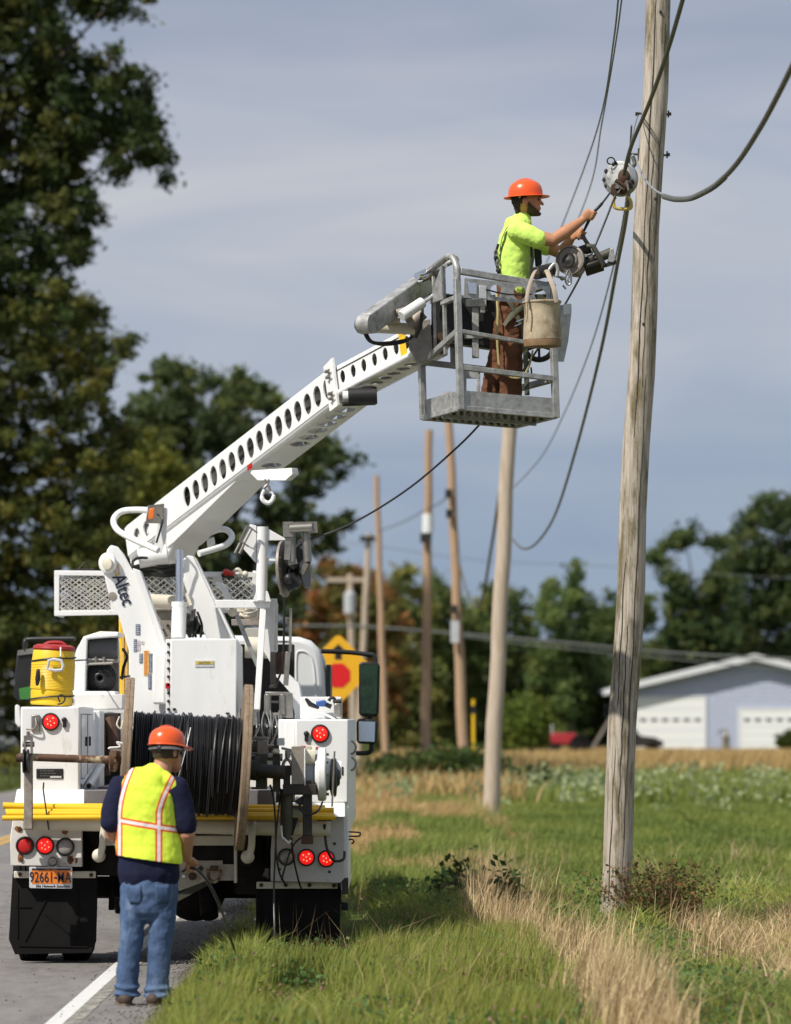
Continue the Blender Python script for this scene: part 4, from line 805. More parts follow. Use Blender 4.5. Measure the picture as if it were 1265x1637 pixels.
grp('hinge_block', M_whi, lambda m: (m.pbox(443, 1180, 455, 1192, 31.84, .06),))
grp('bearing', M_bone, lambda m: (m.tube([P(441, 1200, 31.82), P(441, 1204, 31.82)], .03, 12), m.pbox(437, 1197, 447, 1206, 31.82, .03)))
grp('clevis', M_steel2, lambda m: (m.tube([P(460, 1200, 31.78), P(460, 1212, 31.78)], .02, 12), m.tube(spline([P(454, 1240, 31.8), P(453, 1222, 31.8), P(459, 1214, 31.8), P(466, 1222, 31.8), P(466, 1240, 31.8)], 5), .012, 8), m.bar(P(450, 1196, 31.8), P(468, 1200, 31.8), .018)))
grp('winch_frame', M_dark, lambda m: (m.pbox(453, 1224, 464, 1262, 31.8, .12), m.pbox(452, 1254, 506, 1271, 31.78, .3), m.pbox(486, 1248, 503, 1258, 31.8, .25)))
grp('winch_plate', M_plate, lambda m: (m.pbox(466, 1193, 486, 1254, 31.77, .03),))
grp('winch_plate_edge', M_whi, lambda m: (m.pbox(486.4, 1196, 488.5, 1256, 31.76, .2),))
grp('winch_motor', M_bone, lambda m: (m.tube([P(489, 1207, 31.9), P(504, 1208, 31.9)], .072, 24), m.pbox(488.5, 1193, 497, 1206, 31.84, .1)), bevel=0)
grp('winch_gearbox', mat('grey_blue_paint', (.45, .48, .54), .4), lambda m: (m.pbox(489, 1223, 502, 1249, 31.88, .2),))
wd = MB().lathe(P(503, 1238, 31.95), (1, 0, 0), [(0, .10), (.006, .14), (.02, .15), (.025, .185), (.035, .192), (.075, .192), (.085, .18), (.09, .12), (.12, .11), (.125, .05)], 44).build('brake_drum', M_white, TK, sharp=30)
mb = MB()
for k in range(10):
    a = 2*math.pi*k/10; c = P(522, 1238, 31.95)+V((0, .15*math.cos(a), .15*math.sin(a))); mb.lathe(c, (1, 0, 0), [(0, .01), (.018, .01)], 6)
mb.build('bolt', M_steel2, wd)
MB().lathe(P(527, 1243, 31.93), (1, 0, 0), [(0, .08), (.01, .13), (.02, .14), (.03, .125), (.035, .145), (.05, .13), (.055, .07), (.075, .05)], 16).build('chain_wheel', M_black, TK)
grp('hub_cap', M_white, lambda m: (m.tube([P(537, 1231, 31.98), P(546, 1231, 31.98)], .066, 24),), bevel=0)
grp('lever_rod', M_steel2, lambda m: (m.tube([P(535, 1201, 31.76), P(531, 1290, 31.76)], .007, 8),), bevel=0)
grp('label_mark', M_black, lambda m: (m.pbox(546.5, 1226, 549, 1239, 32.595, .004),), bevel=0)
grp('warning_stripe', M_lens, lambda m: (m.prism([P(482, 1192, 32.594), P(511, 1195, 32.594), P(511, 1197.5, 32.594), P(482, 1194, 32.594)], (0, .004, 0)),), bevel=0)
mb = MB(); mb.tube([P(459, 1262, 31.86), P(458, 1300, 31.86), P(458, 1328, 31.86), P(459, 1343, 31.86)], [(.04, .05), (.04, .05), (.036, .05), (.018, .03)], 16); mb.build('support_leg', M_olive, TK)
MB().tube([P(449.5, 1320, 31.83), P(451, 1338, 31.83), P(462, 1348, 31.83), P(466, 1344, 31.83)], .008, 8).build('edge_guard', M_whi, TK)
grp('support_leg', M_dark, lambda m: (m.pbox(484, 1262, 499, 1336, 31.84, .08),)); grp('support_foot', M_rust2, lambda m: (m.pbox(482, 1336, 501, 1350, 31.83, .1),))
grp('brace', M_black, lambda m: (m.bar(P(475, 1300, 32.0), P(464, 1335, 32.0), .06, .04),))
grp('swivel', M_bone, lambda m: (m.tube([P(466, 1298, 32.0), P(492, 1300, 32.0)], .05, 20),), bevel=0)
grp('clamp', M_black, lambda m: (m.prism([P(469, 1282, 31.85), P(484, 1272, 31.85), P(486, 1286, 31.85), P(480, 1288, 31.85)], (0, .08, 0)),), bevel=0)
MB().tube(spline([P(479, 1284, 31.8), P(481, 1295, 31.76), P(494, 1302, 31.74), P(508, 1297, 31.76), P(516, 1282, 31.82)], 6), .008, 8).build('hose', M_black, TK)
MB().tube(spline([P(519, 1318, 32.2), P(520, 1338, 32.25), P(524, 1360, 32.25), P(534, 1376, 32.3), P(549, 1374, 32.3), P(551, 1362, 32.35)], 6), .010, 8).build('lamp_cable', M_black, TK)
grp('lamp_socket', M_dark, lambda m: (m.tube([P(519, 1308, 32.35), P(520, 1322, 32.3)], .02, 10), m.pbox(508, 1306, 530, 1313, 32.4, .05)))
for pts in ([(432, 1255, 31.8), (438, 1280, 31.75), (441, 1340, 31.8), (438, 1420, 31.9), (439, 1500, 31.7), (436, 1540, 31.3)], [(450, 1262, 31.9), (445, 1300, 31.8), (441, 1350, 31.8), (446, 1392, 32.2), (455, 1412, 32.4)], [(466, 1340, 32.0), (470, 1375, 32.3), (478, 1410, 32.4), (484, 1425, 32.6)], [(500, 1330, 32.3), (470, 1350, 32.4), (452, 1400, 32.45), (452, 1408, 32.6)]):
    MB().tube(spline([P(*p) for p in pts], 8), .007, 8).build('hanging_cable', M_cable, TK)
# --- white tower: turntable base, control box, plates
grp('turntable', M_white, lambda m: (m.lathe(V((XL(290, 37.9), 37.95, 1.3)), (0, 0, 1), [(0, .48), (.3, .48), (.32, .52), (.42, .52), (.45, .4), (1.0, .4)], 40),), bevel=0)
cb = grp('control_box', M_white, lambda m: (m.pbox(272, 1021, 379, 1148, 36.9, .35),), bevel=.012)
MB().prism([P(379, 1024, 36.98), P(386, 1034, 37.05), P(387, 1124, 37.05), P(380, 1140, 36.98)], (0, .3, 0)).build('box_side', M_white, cb, bevel=.004)
lb = MB().pbox(312, 1056, 342, 1066, 36.893, .006).build('caution_label', M_decalw, cb); MB().pbox(313, 1057, 341, 1062, 36.8895, .004).build('label_band', mat('label_yellow', (.62, .5, .12), .5), lb)
text('CAUTION', 'lettering', M_black, lb, P(327, 1059.6, 36.888), UX, UZ, .022, .0005)
grp('latch', M_black, lambda m: (m.pbox(361, 1139, 367, 1142, 36.885, .014),)); grp('latch', M_black, lambda m: (m.pbox(276, 1132, 281, 1136, 36.885, .014),))
mb = MB()
for i in range(9): mb.lathe(P(269.5, 1030+13*i, 36.93), (0, -1, 0), [(0, .014), (.03, .012)], 8)
mb.build('switch', M_dark, TK)
tb(265, 1022, 272, 1150, 36.94, .2, 'hinge_strip', M_white)
grp('switch_knob', M_lens, lambda m: (m.pbox(264.5, 1092, 271, 1101, 36.90, .03),), bevel=0)
tl = MB().pprism([(171, 879), (177, 871), (188, 874), (198, 886), (212, 912), (222, 915), (268, 1045), (266, 1148), (206, 1148), (206, 1040), (190, 986), (174, 952), (165, 912)], 37.25, .07).build('tower_plate', M_white, TK, bevel=.012)
MB().pprism([(212, 908), (224, 912), (270, 1042), (262, 1046)], 37.16, .30).build('tower_flange', M_white, TK, bevel=.006)
tb(244, 1044, 265, 1126, 37.1, .12, 'tower_box', M_white, bevel=.02)
MB().pprism([(292, 895), (300, 888), (309, 889), (372, 1024), (332, 1024), (314, 985), (295, 935)], 37.75, .07).build('tower_plate', M_white, TK, bevel=.01)
MB().pprism([(310, 889), (313, 892), (378, 1026), (372, 1026)], 37.6, .35).build('tower_flange', M_white, TK, bevel=.004)
mb = MB(); mb.lathe(P(174, 900, 37.24), (-.55, -.83, 0), [(0, .085), (.03, .085), (.04, .07), (.042, .04), (.06, .035)], 28); mb.build('pivot_pin', M_white, tl); mb = MB(); mb.lathe(P(173, 901, 37.18), (-.55, -.83, 0), [(0, .05), (.02, .05), (.03, .02)], 20); mb.build('pin_cap', M_bone, tl)
MB().lathe(P(180, 953, 37.248), (0, -1, 0), [(0, .035), (.004, .035), (.005, .03)], 20).build('plug', M_plate, tl)
dU = (P(206, 968, 37)-P(189, 921, 37)).normalized(); dW = V((-dU.z, 0, dU.x))
text('Altec', 'lettering', M_navyink, tl, P(197, 943, 37.243), dU, dW, .16, .001, bold=.0025, xs=.78)
MB().prism([P(181, 905, 37.244), P(189, 901, 37.244), P(192, 918, 37.244), P(185, 922, 37.244)], (0, .002, 0)).build('emblem', M_amber, tl)
MB().prism([P(183, 908, 37.242), P(188, 905.5, 37.242), P(189.5, 915, 37.242), P(185.5, 917, 37.242)], (0, .001, 0)).build('emblem_core', M_decalw, tl)
for (x0, y0, x1, y1, m_) in ((217, 998, 224, 1015, M_sky), (214, 1022, 219, 1042, M_sky), (226, 1025, 230, 1030, M_decalw), (230, 1040, 238, 1080, M_amber), (223, 1045, 228, 1060, M_sky), (239, 1045, 244, 1075, M_sky), (237, 1077, 242, 1102, M_sky), (219, 1024, 224, 1040, M_decalw)):
    dd = 37.245
    s_ = MB().pbox(x0, y0, x1, y1, dd, .003).build('sticker', m_, tl)
    mb = MB(); n_ = int((y1-y0)/3.2)
    for i in range(n_): y = y0+1.6+i*3.2; mb.pbox(x0+.8, y, x1-.8-rr_.random()*2, y+1.1, dd-.0015, .001)
    if n_: mb.build('lettering', M_decalw if m_ is M_sky else M_lens, s_)
MB().pprism([(190, 986), (195, 980), (207, 1032), (207, 1112), (190, 1112)], 37.7, .16).build('outrigger', M_yel2, TK, bevel=.01)
grp('outrigger_rib', M_amber, lambda m: (m.bar(P(196, 988, 37.69), P(197, 1110, 37.69), .012, .02), m.bar(P(202, 1015, 37.69), P(202, 1110, 37.69), .008, .02)), bevel=0)
# lift cylinder
grp('lift_cylinder', M_white, lambda m: (m.tube([P(287, 966, 37.35), P(285, 1021, 37.3)], .062, 24),), bevel=0); MB().tube([P(287, 880, 37.45), P(287, 968, 37.35)], .031, 18).build('cylinder_rod', M_chrome, TK)
grp('cylinder_collar', M_white, lambda m: (m.tube([P(287, 962, 37.35), P(287, 970, 37.35)], .068, 24),), bevel=0)
grp('cylinder_arm', M_bone, lambda m: (m.tube([P(297, 925, 38.0), P(314, 975, 37.9)], .05, 14), m.ball(P(314, 975, 37.88), .065, 14, 10)), bevel=0)
grp('winch_drum', M_bone, lambda m: (m.tube([P(228, 960, 38.5), P(282, 963, 38.5)], .062, 20), m.tube([P(226, 960, 38.5), P(230, 960, 38.5)], .08, 20)), bevel=0)
grp('valve_box', M_plate, lambda m: (m.pbox(250, 974, 275, 1022, 37.8, .2), m.pbox(247, 972, 277, 976, 37.75, .3))); grp('valve', M_black, lambda m: (m.pbox(258, 1005, 262, 1009, 37.77, .03), m.pbox(266, 998, 270, 1002, 37.77, .03)))
for k in range(7):
    x = 298+rr_.uniform(0, 18); MB().tube(spline([P(x, 980+rr_.uniform(-8, 8), 37.6), P(x+rr_.uniform(-8, 8), 1000, 37.5), P(x+rr_.uniform(-6, 6), 1018, 37.6)], 6), .012, 6).build('hydraulic_hose', M_black, TK)
for k in range(5):
    y = 905+k*4; MB().tube(spline([P(212, y+2, 38.2), P(240, y-4+rr_.uniform(-3, 3), 38.1), P(262, y+rr_.uniform(-3, 5), 38.1), P(284, y-2, 38.2)], 6), .016, 6).build('hydraulic_hose', M_black, TK)
MB().tube(spline([P(212, 905, 38), P(213, 897, 37.7), P(222, 892, 37.6), P(235, 892, 37.7)], 5), .012, 6).build('hydraulic_hose', M_black, TK)
# --- mesh rack behind the tower
def mesh_panel(x0, y0, x1, y1, d, px=9.2, py=3.3, w=.009):
    mb = MB(); nx = int((x1-x0)/px); ny = int((y1-y0)/py); 
    for j in range(ny+1):
        pts = []
        for i in range(nx*2+1): pts.append(P(x0+(x1-x0)*i/(nx*2), min(max(y0+(y1-y0)*(j+(1.0 if (i+j) % 2 else -.0))/ny*1.0, y0), y1), d))
        mb.tube(pts, (w, .003), 4, side=(0, 0, 1)) if False else mb.tube(pts, .0052, 4)
    return mb
rk = MB(); 
for (p, q) in (((87, 916), (412, 919)), ((87, 981), (412, 975))): rk.bar(P(*p, 39.0), P(*q, 39.0), S(8, 39), S(8, 39))
for x in (91, 181, 408): rk.bar(P(x, 919, 39.001), P(x, 979, 39.001), S(8, 39), S(8, 39))
for x in (91, 408): rk.bar(P(x, 916, 39), P(x, 916, 39)+V((0, .6, 0)), .04); rk.bar(P(x, 981, 39), P(x, 981, 39)+V((0, .6, 0)), .04)
rk.bar(P(87, 916, 39.6), P(416, 919, 39.6), .04); rk.build('rack_frame', M_white, TK, bevel=.004)
M_mesh = mat('mesh_wire', (.62, .60, .57), .5)
mesh_panel(96, 921, 177, 976, 39.0).build('rack_mesh', M_mesh, TK); mesh_panel(186, 922, 404, 972, 39.0).build('rack_mesh', M_mesh, TK)
mesh_panel(96, 921, 404, 976, 39.6, 12, 5).build('rack_mesh', M_mesh, TK)
MB().tube(spline([P(345, 936, 38.4), P(354, 938, 38.4), P(362, 950, 38.4), P(369, 972, 38.4)], 6), .03, 12).build('rail_hoop', M_white, TK)
grp('support_post', mat('beam_dull_white', (.6, .58, .54), .5), lambda m: (m.pbox(340, 922, 355, 935, 38.8, .1),))
# --- boom
Bv, Ev = P(262, 823, 38.3), P(534, 614, 35.6); bu = (Ev-Bv).normalized(); bh = V((bu.y, -bu.x, 0)).normalized()    # horizontal, away from the visible side
if bh.x < 0: bh = -bh
bvv = bh.cross(bu).normalized(); bvv = bvv if bvv.z > 0 else -bvv
BL = (Ev-Bv).length; BH, BW = .150, .165; Bv = Bv+bh*BW; Ev = Ev+bh*BW
def bp(t, v=0, w=0): return Bv+bu*t+bvv*v+bh*w
def proj(p): return (632.5+p.x*FPX/p.y, 1150-(p.z-CAMH)*FPX/p.y)
def t_at(x, v=0, w=-BW):
    lo, hi = -1.5, 6.
    for _ in range(40):
        m_ = (lo+hi)/2
        if proj(bp(m_, v, w))[0] < x: lo = m_
        else: hi = m_
    return lo
t_s = t_at(203); t_e = t_at(533)
bm_ = empty_at('boom', bp(0), TK)
hs = [t_at(220, -.02), t_at(235, -.01)]; h0, h1 = t_at(300), t_at(524); hs2 = [h0+(h1-h0)*i/15 for i in range(16)]
corner = .03
for s, nm in ((-1, 'boom_side'), (1, 'boom_side')):
    U_ = bu if s < 0 else bu; 
    plate(nm, M_white, bm_, bp(0, 0, s*BW), bu, bvv, [(t_s, -BH+corner), (t_e, -BH+corner), (t_e, BH-corner*.5), (t_s, BH-corner*.5)], [(t, -.005, .062, .068) for t in hs]+[(t, .0, .064, .088) for t in hs2], .012, 24)
tb_ = [t_at(447)+(t_at(548)-t_at(447))*i/7.0 for i in range(8)]+[t_at(402)]
plate('boom_floor', M_white, bm_, bp(0, -BH, 0), bu, bh, [(t_s, -BW+corner), (t_e, -BW+corner), (t_e, BW-corner), (t_s, BW-corner)], [(t, .0, .066, .090) for t in tb_], .008, 24)
MB().prism([bp(t_s, BH, -BW+corner*.5), bp(t_s, BH, BW-corner*.5), bp(t_e, BH, BW-corner*.5), bp(t_e, BH, -BW+corner*.5)], bvv*.008).build('boom_top', M_white, bm_)
mb = MB()
for sw in (-1, 1):
    for sv, cr_ in ((-1, corner), (1, corner*.5)):
        prof = []
        for k in range(6):
            a = R(90*k/5); prof.append((BW-cr_+cr_*math.cos(a), BH-cr_+cr_*math.sin(a)))
        inn = [(w_-.008*math.cos(R(90*k/5)), v_-.008*math.sin(R(90*k/5))) for k, (w_, v_) in enumerate(prof)][::-1]
        mb.prism([bp(t_s, sv*v_, sw*w_) for (w_, v_) in prof+inn], bu*(t_e-t_s))
mb.build('boom_corner', M_white, bm_, sharp=50)
# hydraulic lines and inner tube visible through the holes
mb = MB(); mb.bar(bp(t_s+.4, .0, 0), bp(t_e, 0, 0), .19, .17, side=bh); mb.build('boom_core', M_white2, bm_)
mb = MB()
for w_ in (-.142, -.128): mb.tube(spline([bp(t_s+.3, -.04 + w_*.2, w_), bp(t_s+1.0, .03, w_), bp(t_s+1.7, -.05, w_), bp(t_s+2.6, .03, w_), bp(t_e, -.05, w_)], 8), .011, 8)
mb.build('hydraulic_line', M_black, bm_)
# keel box under the boom
tk0, tk1 = t_at(262, -BH), t_at(372, -BH)
kq = [(tk0, -BH-.004), (tk0-.02, -BH-.125), (tk0+.12, -BH-.125), (tk1, -BH-.012), (tk1+.02, -BH-.004)]
MB().prism([bp(a, b_, -BW+.02) for a, b_ in kq], bh*(BW*2-.04)).build('boom_keel', M_white, bm_, bevel=.006)
MB().prism([bp(tk0-.05, -BH-.04, -BW+.0), bp(tk0-.05, -BH-.15, -BW+.0), bp(tk0-.03, -BH-.15, -BW+.0), bp(tk0-.03, -BH-.04, -BW)], bh*(BW*2)).build('end_plate', M_bone, bm_)
MB().prism([bp(t_s-.05, -BH*1.5, -BW*.8), bp(t_s-.1, BH*.6, -BW*.8), bp(t_s+.1, BH*.9, -BW*.8), bp(tk0+.3, -BH, -BW*.8), bp(tk0-.1, -BH-.22, -BW*.8)], bh*BW*1.6).build('boom_knuckle', M_white, bm_, bevel=.02)
MB().tube([P(222, 893, 38.1), P(268, 886, 38.1)], .085, 20).build('knuckle_pin', M_white, bm_)
# guard hoops
MB().tube(spline([P(243, 816, 37.9), P(215, 815, 38), P(194, 818, 38.05), P(182, 830, 38), P(186, 845, 37.9), P(205, 858, 37.7), P(253, 880, 37.5)], 7), .027, 12).build('guard_hoop', M_white, TK)
MB().tube(spline([P(335, 852, 38.3), P(352, 846, 38.2), P(364, 848, 38.1), P(371, 858, 38.), P(363, 870, 37.9), P(345, 877, 37.8), P(318, 885, 37.7)], 7), .027, 12).build('guard_hoop', M_white, TK)
grp('guard_bracket', M_white, lambda m: (m.pprism([(252, 812), (268, 812), (266, 860), (258, 884), (246, 878), (250, 850)], 37.72, .02),))
grp('guard_bracket', M_white, lambda m: (m.pprism([(330, 862), (342, 858), (344, 870), (332, 878)], 38.3, .05),))
mk = grp('marker_lamp', M_steel2, lambda m: (m.prism([P(236, 808, 37.55), P(262, 805, 37.7), P(262, 832, 37.7), P(254, 836, 37.6), P(233, 836, 37.5)], (0, .09, 0)),))
MB().prism([P(238, 814, 37.49), P(247, 811, 37.49), P(246, 828, 37.49), P(237, 831, 37.49)], (0, .02, 0)).build('lamp_lens', M_orange, mk, bevel=.004)
MB().tube(spline([P(252, 822, 37.55), P(260, 830, 37.5), P(256, 848, 37.5), P(250, 868, 37.5)], 5), .009, 6).build('lamp_wire', M_black, mk)
# collar at the outer end
plate('boom_collar', M_white, bm_, bp(t_e-.03, 0, -BW-.012), bu, bvv, [(-.05, -BH-.05), (.09, -BH-.05), (.11, BH+.05), (-.05, BH+.03)], [], .02, bevel=.004)
mb = MB()
for v_ in (.11, .06, -.08, -.12):
    mb.lathe(bp(t_e+.0, v_, -BW-.02), -bh, [(0, .016), (.03, .016), (.04, .01)], 8); mb.tube([bp(t_e-.03, v_, -BW-.045), bp(t_e+.05, v_, -BW-.045)], .006, 6)
mb.build('bolt', M_steel2, bm_)
rl = MB().tube([P(557, 634, 35.25), P(603, 632, 35.25)], S(14, 35.3), 28).build('roller', M_black, bm_, bevel=.006)
MB().tube([P(548, 634, 35.25), P(557, 634, 35.25)], S(9, 35.3), 20).build('roller_cap', M_whi, rl); MB().tube([P(548, 646, 35.2), P(600, 644, 35.3)], .018, 8).build('roller_bracket', M_dark, rl)
# hook bracket
tm = t_at(433, -BH, 0)
MB().prism([P(400, 756, 36.4), P(403, 752, 36.4), P(466, 748, 36.0), P(468, 758, 36.0), P(456, 768, 36.0), P(412, 768, 36.3)], (.05, .06, 0)).build('hook_bracket', M_white, bm_, bevel=.004)
grp('reflector', mat('reflector_red', (.45, .02, .015), .3, var=.3, scale=60), lambda m: (m.prism([P(395, 744, 36.42), P(403, 739, 36.4), P(404, 748, 36.4), P(396, 753, 36.42)], (0, .01, 0)),), parent=bm_, bevel=0)
hk = MB(); hk.tube(spline([P(424, 766, 36.1), P(427, 776, 36.1), P(430, 766, 36.1)], 6), .009, 8); hk.tube(spline([P(428, 774, 36.1), P(422, 782, 36.1), P(432, 785, 36.1), P(428, 774, 36.1)], 5), .010, 8)
hk.build('hook_shackle', M_steel2, bm_); MB().tube(spline([P(423, 783, 36.1), P(419, 792, 36.1), P(421, 800, 36.1), P(430, 804, 36.1), P(437, 797, 36.1), P(436, 789, 36.1), P(431, 786, 36.1)], 6), [.014]*8+[.019]*20+[.009]*9, 10).build('hook', M_white, bm_)
# --- inner boom
Ib, Ie = P(536, 611, 35.62), P(668, 541, 34.62); iu = (Ie-Ib).normalized(); ih = V((iu.y, -iu.x, 0)).normalized(); ih = -ih if ih.x < 0 else ih
iv = ih.cross(iu).normalized(); iv = -iv if iv.z < 0 else iv; IL = (Ie-Ib).length; IH, IW = .112, .125; Ib = Ib+ih*IW; Ie = Ie+ih*IW
ip = lambda t, v=0, w=0: Ib+iu*t+iv*v+ih*w
ib = empty_at('inner_boom', Ib, TK)
for s in (-1, 1): plate('boom_side', M_white, ib, ip(0, 0, s*IW), iu, iv, [(-.03, -IH), (IL, -IH), (IL, IH), (-.03, IH)], [(IL*(.10+.13*i), .012, .036, .052) for i in range(7)], .008, 20)
plate('boom_floor', M_white, ib, ip(0, -IH, 0), iu, ih, [(-.03, -IW), (IL, -IW), (IL, IW), (-.03, IW)], [(IL*(.12+.105*i), .0, .045, .062) for i in range(8)], .008, 20)
MB().prism([ip(-.03, IH, -IW), ip(-.03, IH, IW), ip(IL, IH, IW), ip(IL, IH, -IW)], iv*.008).build('boom_top', M_white, ib)
mb = MB(); mb.tube([ip(-.02, -IH+.01, -IW-.01), ip(IL, -IH+.01, -IW-.01)], .024, 12); mb.tube([ip(-.02, -IH-.0, IW), ip(IL, -IH, IW)], .016, 8); mb.build('edge_tube', M_white, ib)
grp('boom_trim', M_dark, lambda m: (m.bar(ip(.03, IH-.03, -IW-.007), ip(IL, IH-.03, -IW-.007), .006, .006),), parent=ib, bevel=0)
MB().prism([ip(IL*.80, IH+.01, -IW-.006), ip(IL*.87, IH+.01, -IW-.006), ip(IL*.87, -IH*.8, -IW-.006), ip(IL*.80, -IH*.8, -IW-.006)], -ih*.004).build('yellow_band', M_yel, ib)
mb = MB(); mb.tube([ip(-.3, .0, 0), ip(IL, .0, 0)], .05, 14); mb.build('boom_core', M_plate, ib)
grp('boom_tip', mat('tip_grey', (.30, .27, .25), .55, .3, var=.3, scale=12), lambda m: (m.pprism([(657, 522), (664, 514), (688, 510), (692, 560), (684, 577), (665, 577), (654, 556)], 34.5, .16),), bevel=.004)
# ================================================================== BASKET and its jib (parts of the truck)
pA, pB, pD = P(737, 655, 33.9), P(889, 668, 34.2), P(677, 671, 34.68); pC = pB+pD-pA
upv = V((.0, 0, 1)); eX = (pB-pA).normalized(); eY = (pD-pA).normalized()
bk = empty_at('platform', pA, TK)
def Q(a, b, h): return pA+(pB-pA)*a+(pD-pA)*b+V((-.03*h, 0, h))   # platform coordinates: a along near side, b depth, h height
def sq(m, p, q, w=.045, h=None): m.bar(p, q, w, h or w, side=eX if abs((q-p).normalized().dot(eX)) < .8 else eY)
# floor: grating of bars, sill plates
mb = MB(); n_ = 26
for i in range(n_+1): sq(mb, Q(i/n_, .02, .012), Q(i/n_, .98, .012), .008, .02)
for i in range(9): sq(mb, Q(.01, (i+.5)/9, .012), Q(.99, (i+.5)/9, .012), .016, .018)
mb.m = 1
for i in range(n_):
    for j in range(11):
        if (i+j) % 2: mb.obox(Q((i+.5)/n_, (j+.5)/11, .001), eX*.009, eY*.022, V((0, 0, .003)))
mb.build('floor_grating', [M_under, M_steel], bk)  # underside shade painted as dark bars, bright perforations as pale blocks
mb = MB()
for (p, q) in ((Q(0, 0, .014), Q(1, 0, .014)), (Q(0, 1, .014), Q(1, 1, .014)), (Q(0, 0, .014), Q(0, 1, .014)), (Q(1, 0, .014), Q(1, 1, .014)), (Q(0, .5, -.004), Q(1, .5, -.004))): sq(mb, p, q, .03, .04)
mb.build('floor_frame', M_steel, bk, bevel=.004)
for nm, (a0, b0), (a1, b1) in (('n', (0, 0), (1, 0)), ('l', (0, 0), (0, 1)), ('f', (0, 1), (1, 1)), ('r', (1, 0), (1, 1))):
    p, q = Q(a0, b0, .028), Q(a1, b1, .028); MB().prism([p, q, Q(a1, b1, .15), Q(a0, b0, .15)], (eY if nm in 'nf' else eX)*.008).build('toe_board', M_steel, bk)
HT = 1.03
for (a, b, h1) in ((0, 0, HT-.03), (1, 0, HT), (1, 1, HT), (0, 1, .92)): mb = MB(); sq(mb, Q(a, b, .0), Q(a, b, h1), .05); mb.build('corner_post', M_steel, bk, bevel=.006)
# rails
mb = MB(); sq(mb, Q(.03, 0, HT+.03), Q(1., 0, HT-.02), .05); mb.build('top_rail', M_steel, bk, bevel=.006)
mb = MB(); sq(mb, Q(.02, .0, .60), Q(.70, 0, .56), .045, .03); mb.build('mid_rail', M_steel, bk, bevel=.004)
mb = MB(); sq(mb, Q(.02, .0, .325), Q(.98, 0, .30), .045, .04); mb.build('mid_rail', M_steel, bk, bevel=.004)
mb = MB(); sq(mb, Q(.0, 1, .45), Q(1, 1, .43), .045); sq(mb, Q(0, 1, HT-.05), Q(1, 1, HT-.05), .045); sq(mb, Q(.35, 1, .45), Q(.35, 1, .95), .05); mb.build('back_rail', M_steel, bk, bevel=.004)
mb = MB(); sq(mb, Q(0, 0, .60), Q(0, 1, .43), .045); mb.build('side_rail', M_steel, bk, bevel=.004)
mb = MB(); sq(mb, Q(1, 0, .30), Q(1, 1, .30), .045); sq(mb, Q(1, 0, HT), Q(1, 1, HT), .045); mb.build('side_rail', M_steel, bk, bevel=.004)
# curved shoulder of the left front post, and the sloping rail to the back
mb = MB(); mb.tube(spline([Q(0, 0, HT-.06), Q(0, .0, HT+.06), Q(-.01, .08, HT+.14), Q(-.02, .2, HT+.15)], 5)+[Q(-.02, .9, HT+.08)], .027, 10); mb.build('hoop_rail', M_steel, bk)
mb = MB(); sq(mb, Q(0, .35, .45), Q(0, .35, HT+.1), .028); sq(mb, Q(0, .62, .5), Q(0, .62, HT+.05), .022); sq(mb, Q(0, 0, HT-.17), Q(0, .4, HT-.18), .035); mb.build('side_post', M_steel, bk, bevel=.004)
MB().prism([Q(-.03, .32, HT+.10), Q(-.03, .32, HT-.16), Q(-.03, .66, HT-.16), Q(-.03, .66, HT-.12)], eX*.012).build('gusset_plate', M_steel, bk)
# top panel with holes on the near side
pw = (pB-pA).length
plate('rail_panel', M_steel, bk, Q(.06, 0, HT-.10)-eY*.028, eX, eX.cross(eY).normalized() if eX.cross(eY).z > 0 else -eX.cross(eY).normalized(), [(0, -.075), (pw*.90, -.075), (pw*.90, .075), (0, .075)], [(pw*.33, -.0, .047), (pw*.58, .0, .052), (pw*.80, .0, .05)], .008, 24, bevel=.002)
grp('switch_plate', M_chrome, lambda m: (m.obox(Q(.14, 0, HT-.10)-eY*.038, eX*.035, eY*.006, V((0, 0, .045))),), parent=bk); grp('switch_plate', M_decalw, lambda m: (m.obox(Q(.25, 0, HT-.12)-eY*.036, eX*.03, eY*.003, V((0, 0, .05))),), parent=bk)
MB().tube([Q(.28+.04*i, 0, HT-.10-.02*math.sin(i/12*math.pi)*1.0)-eY*(.045+.006*(i % 2)) for i in range(13)], .006, 6).build('chain', M_dark, bk)
# control console and dark housing
mb = MB(); mb.prism([P(700, 476, 34.75), P(806, 470, 34.75), P(806, 560, 34.75), P(700, 545, 34.75)], (0, .2, 0)); mb.pbox(690, 470, 735, 552, 34.6, .2); mb.pbox(770, 470, 782, 482, 34.7, .1); mb.build('control_console', M_black, bk, bevel=.01)
grp('console_post', M_steel, lambda m: (m.pbox(755, 466, 766, 572, 34.62, .05), m.pbox(745, 478, 778, 490, 34.6, .06), m.pbox(768, 490, 776, 500, 34.6, .05), m.pbox(742, 534, 772, 541, 34.6, .05)), parent=bk)
grp('step_plate', M_steel, lambda m: (m.pbox(740, 592, 768, 605, 34.6, .02), m.pbox(740, 605, 746, 650, 34.6, .02), m.pbox(762, 605, 768, 650, 34.6, .02)), parent=bk)
grp('foot_pedal_cover', M_rust2, lambda m: (m.lathe(P(702, 549, 34.56), (0, -1, 0), [(0, .085), (.01, .085)], 24),), parent=bk, bevel=0)
grp('joystick_box', M_olive, lambda m: (m.pbox(846, 470, 876, 486, 34.4, .12), m.pbox(856, 426, 870, 440, 34.2, .1)), parent=bk)
grp('winch_reel', M_dark, lambda m: (m.tube([P(856, 437, 34.05), P(884, 430, 34.2)], .05, 16), m.pbox(862, 424, 884, 442, 34.1, .1)), parent=bk)
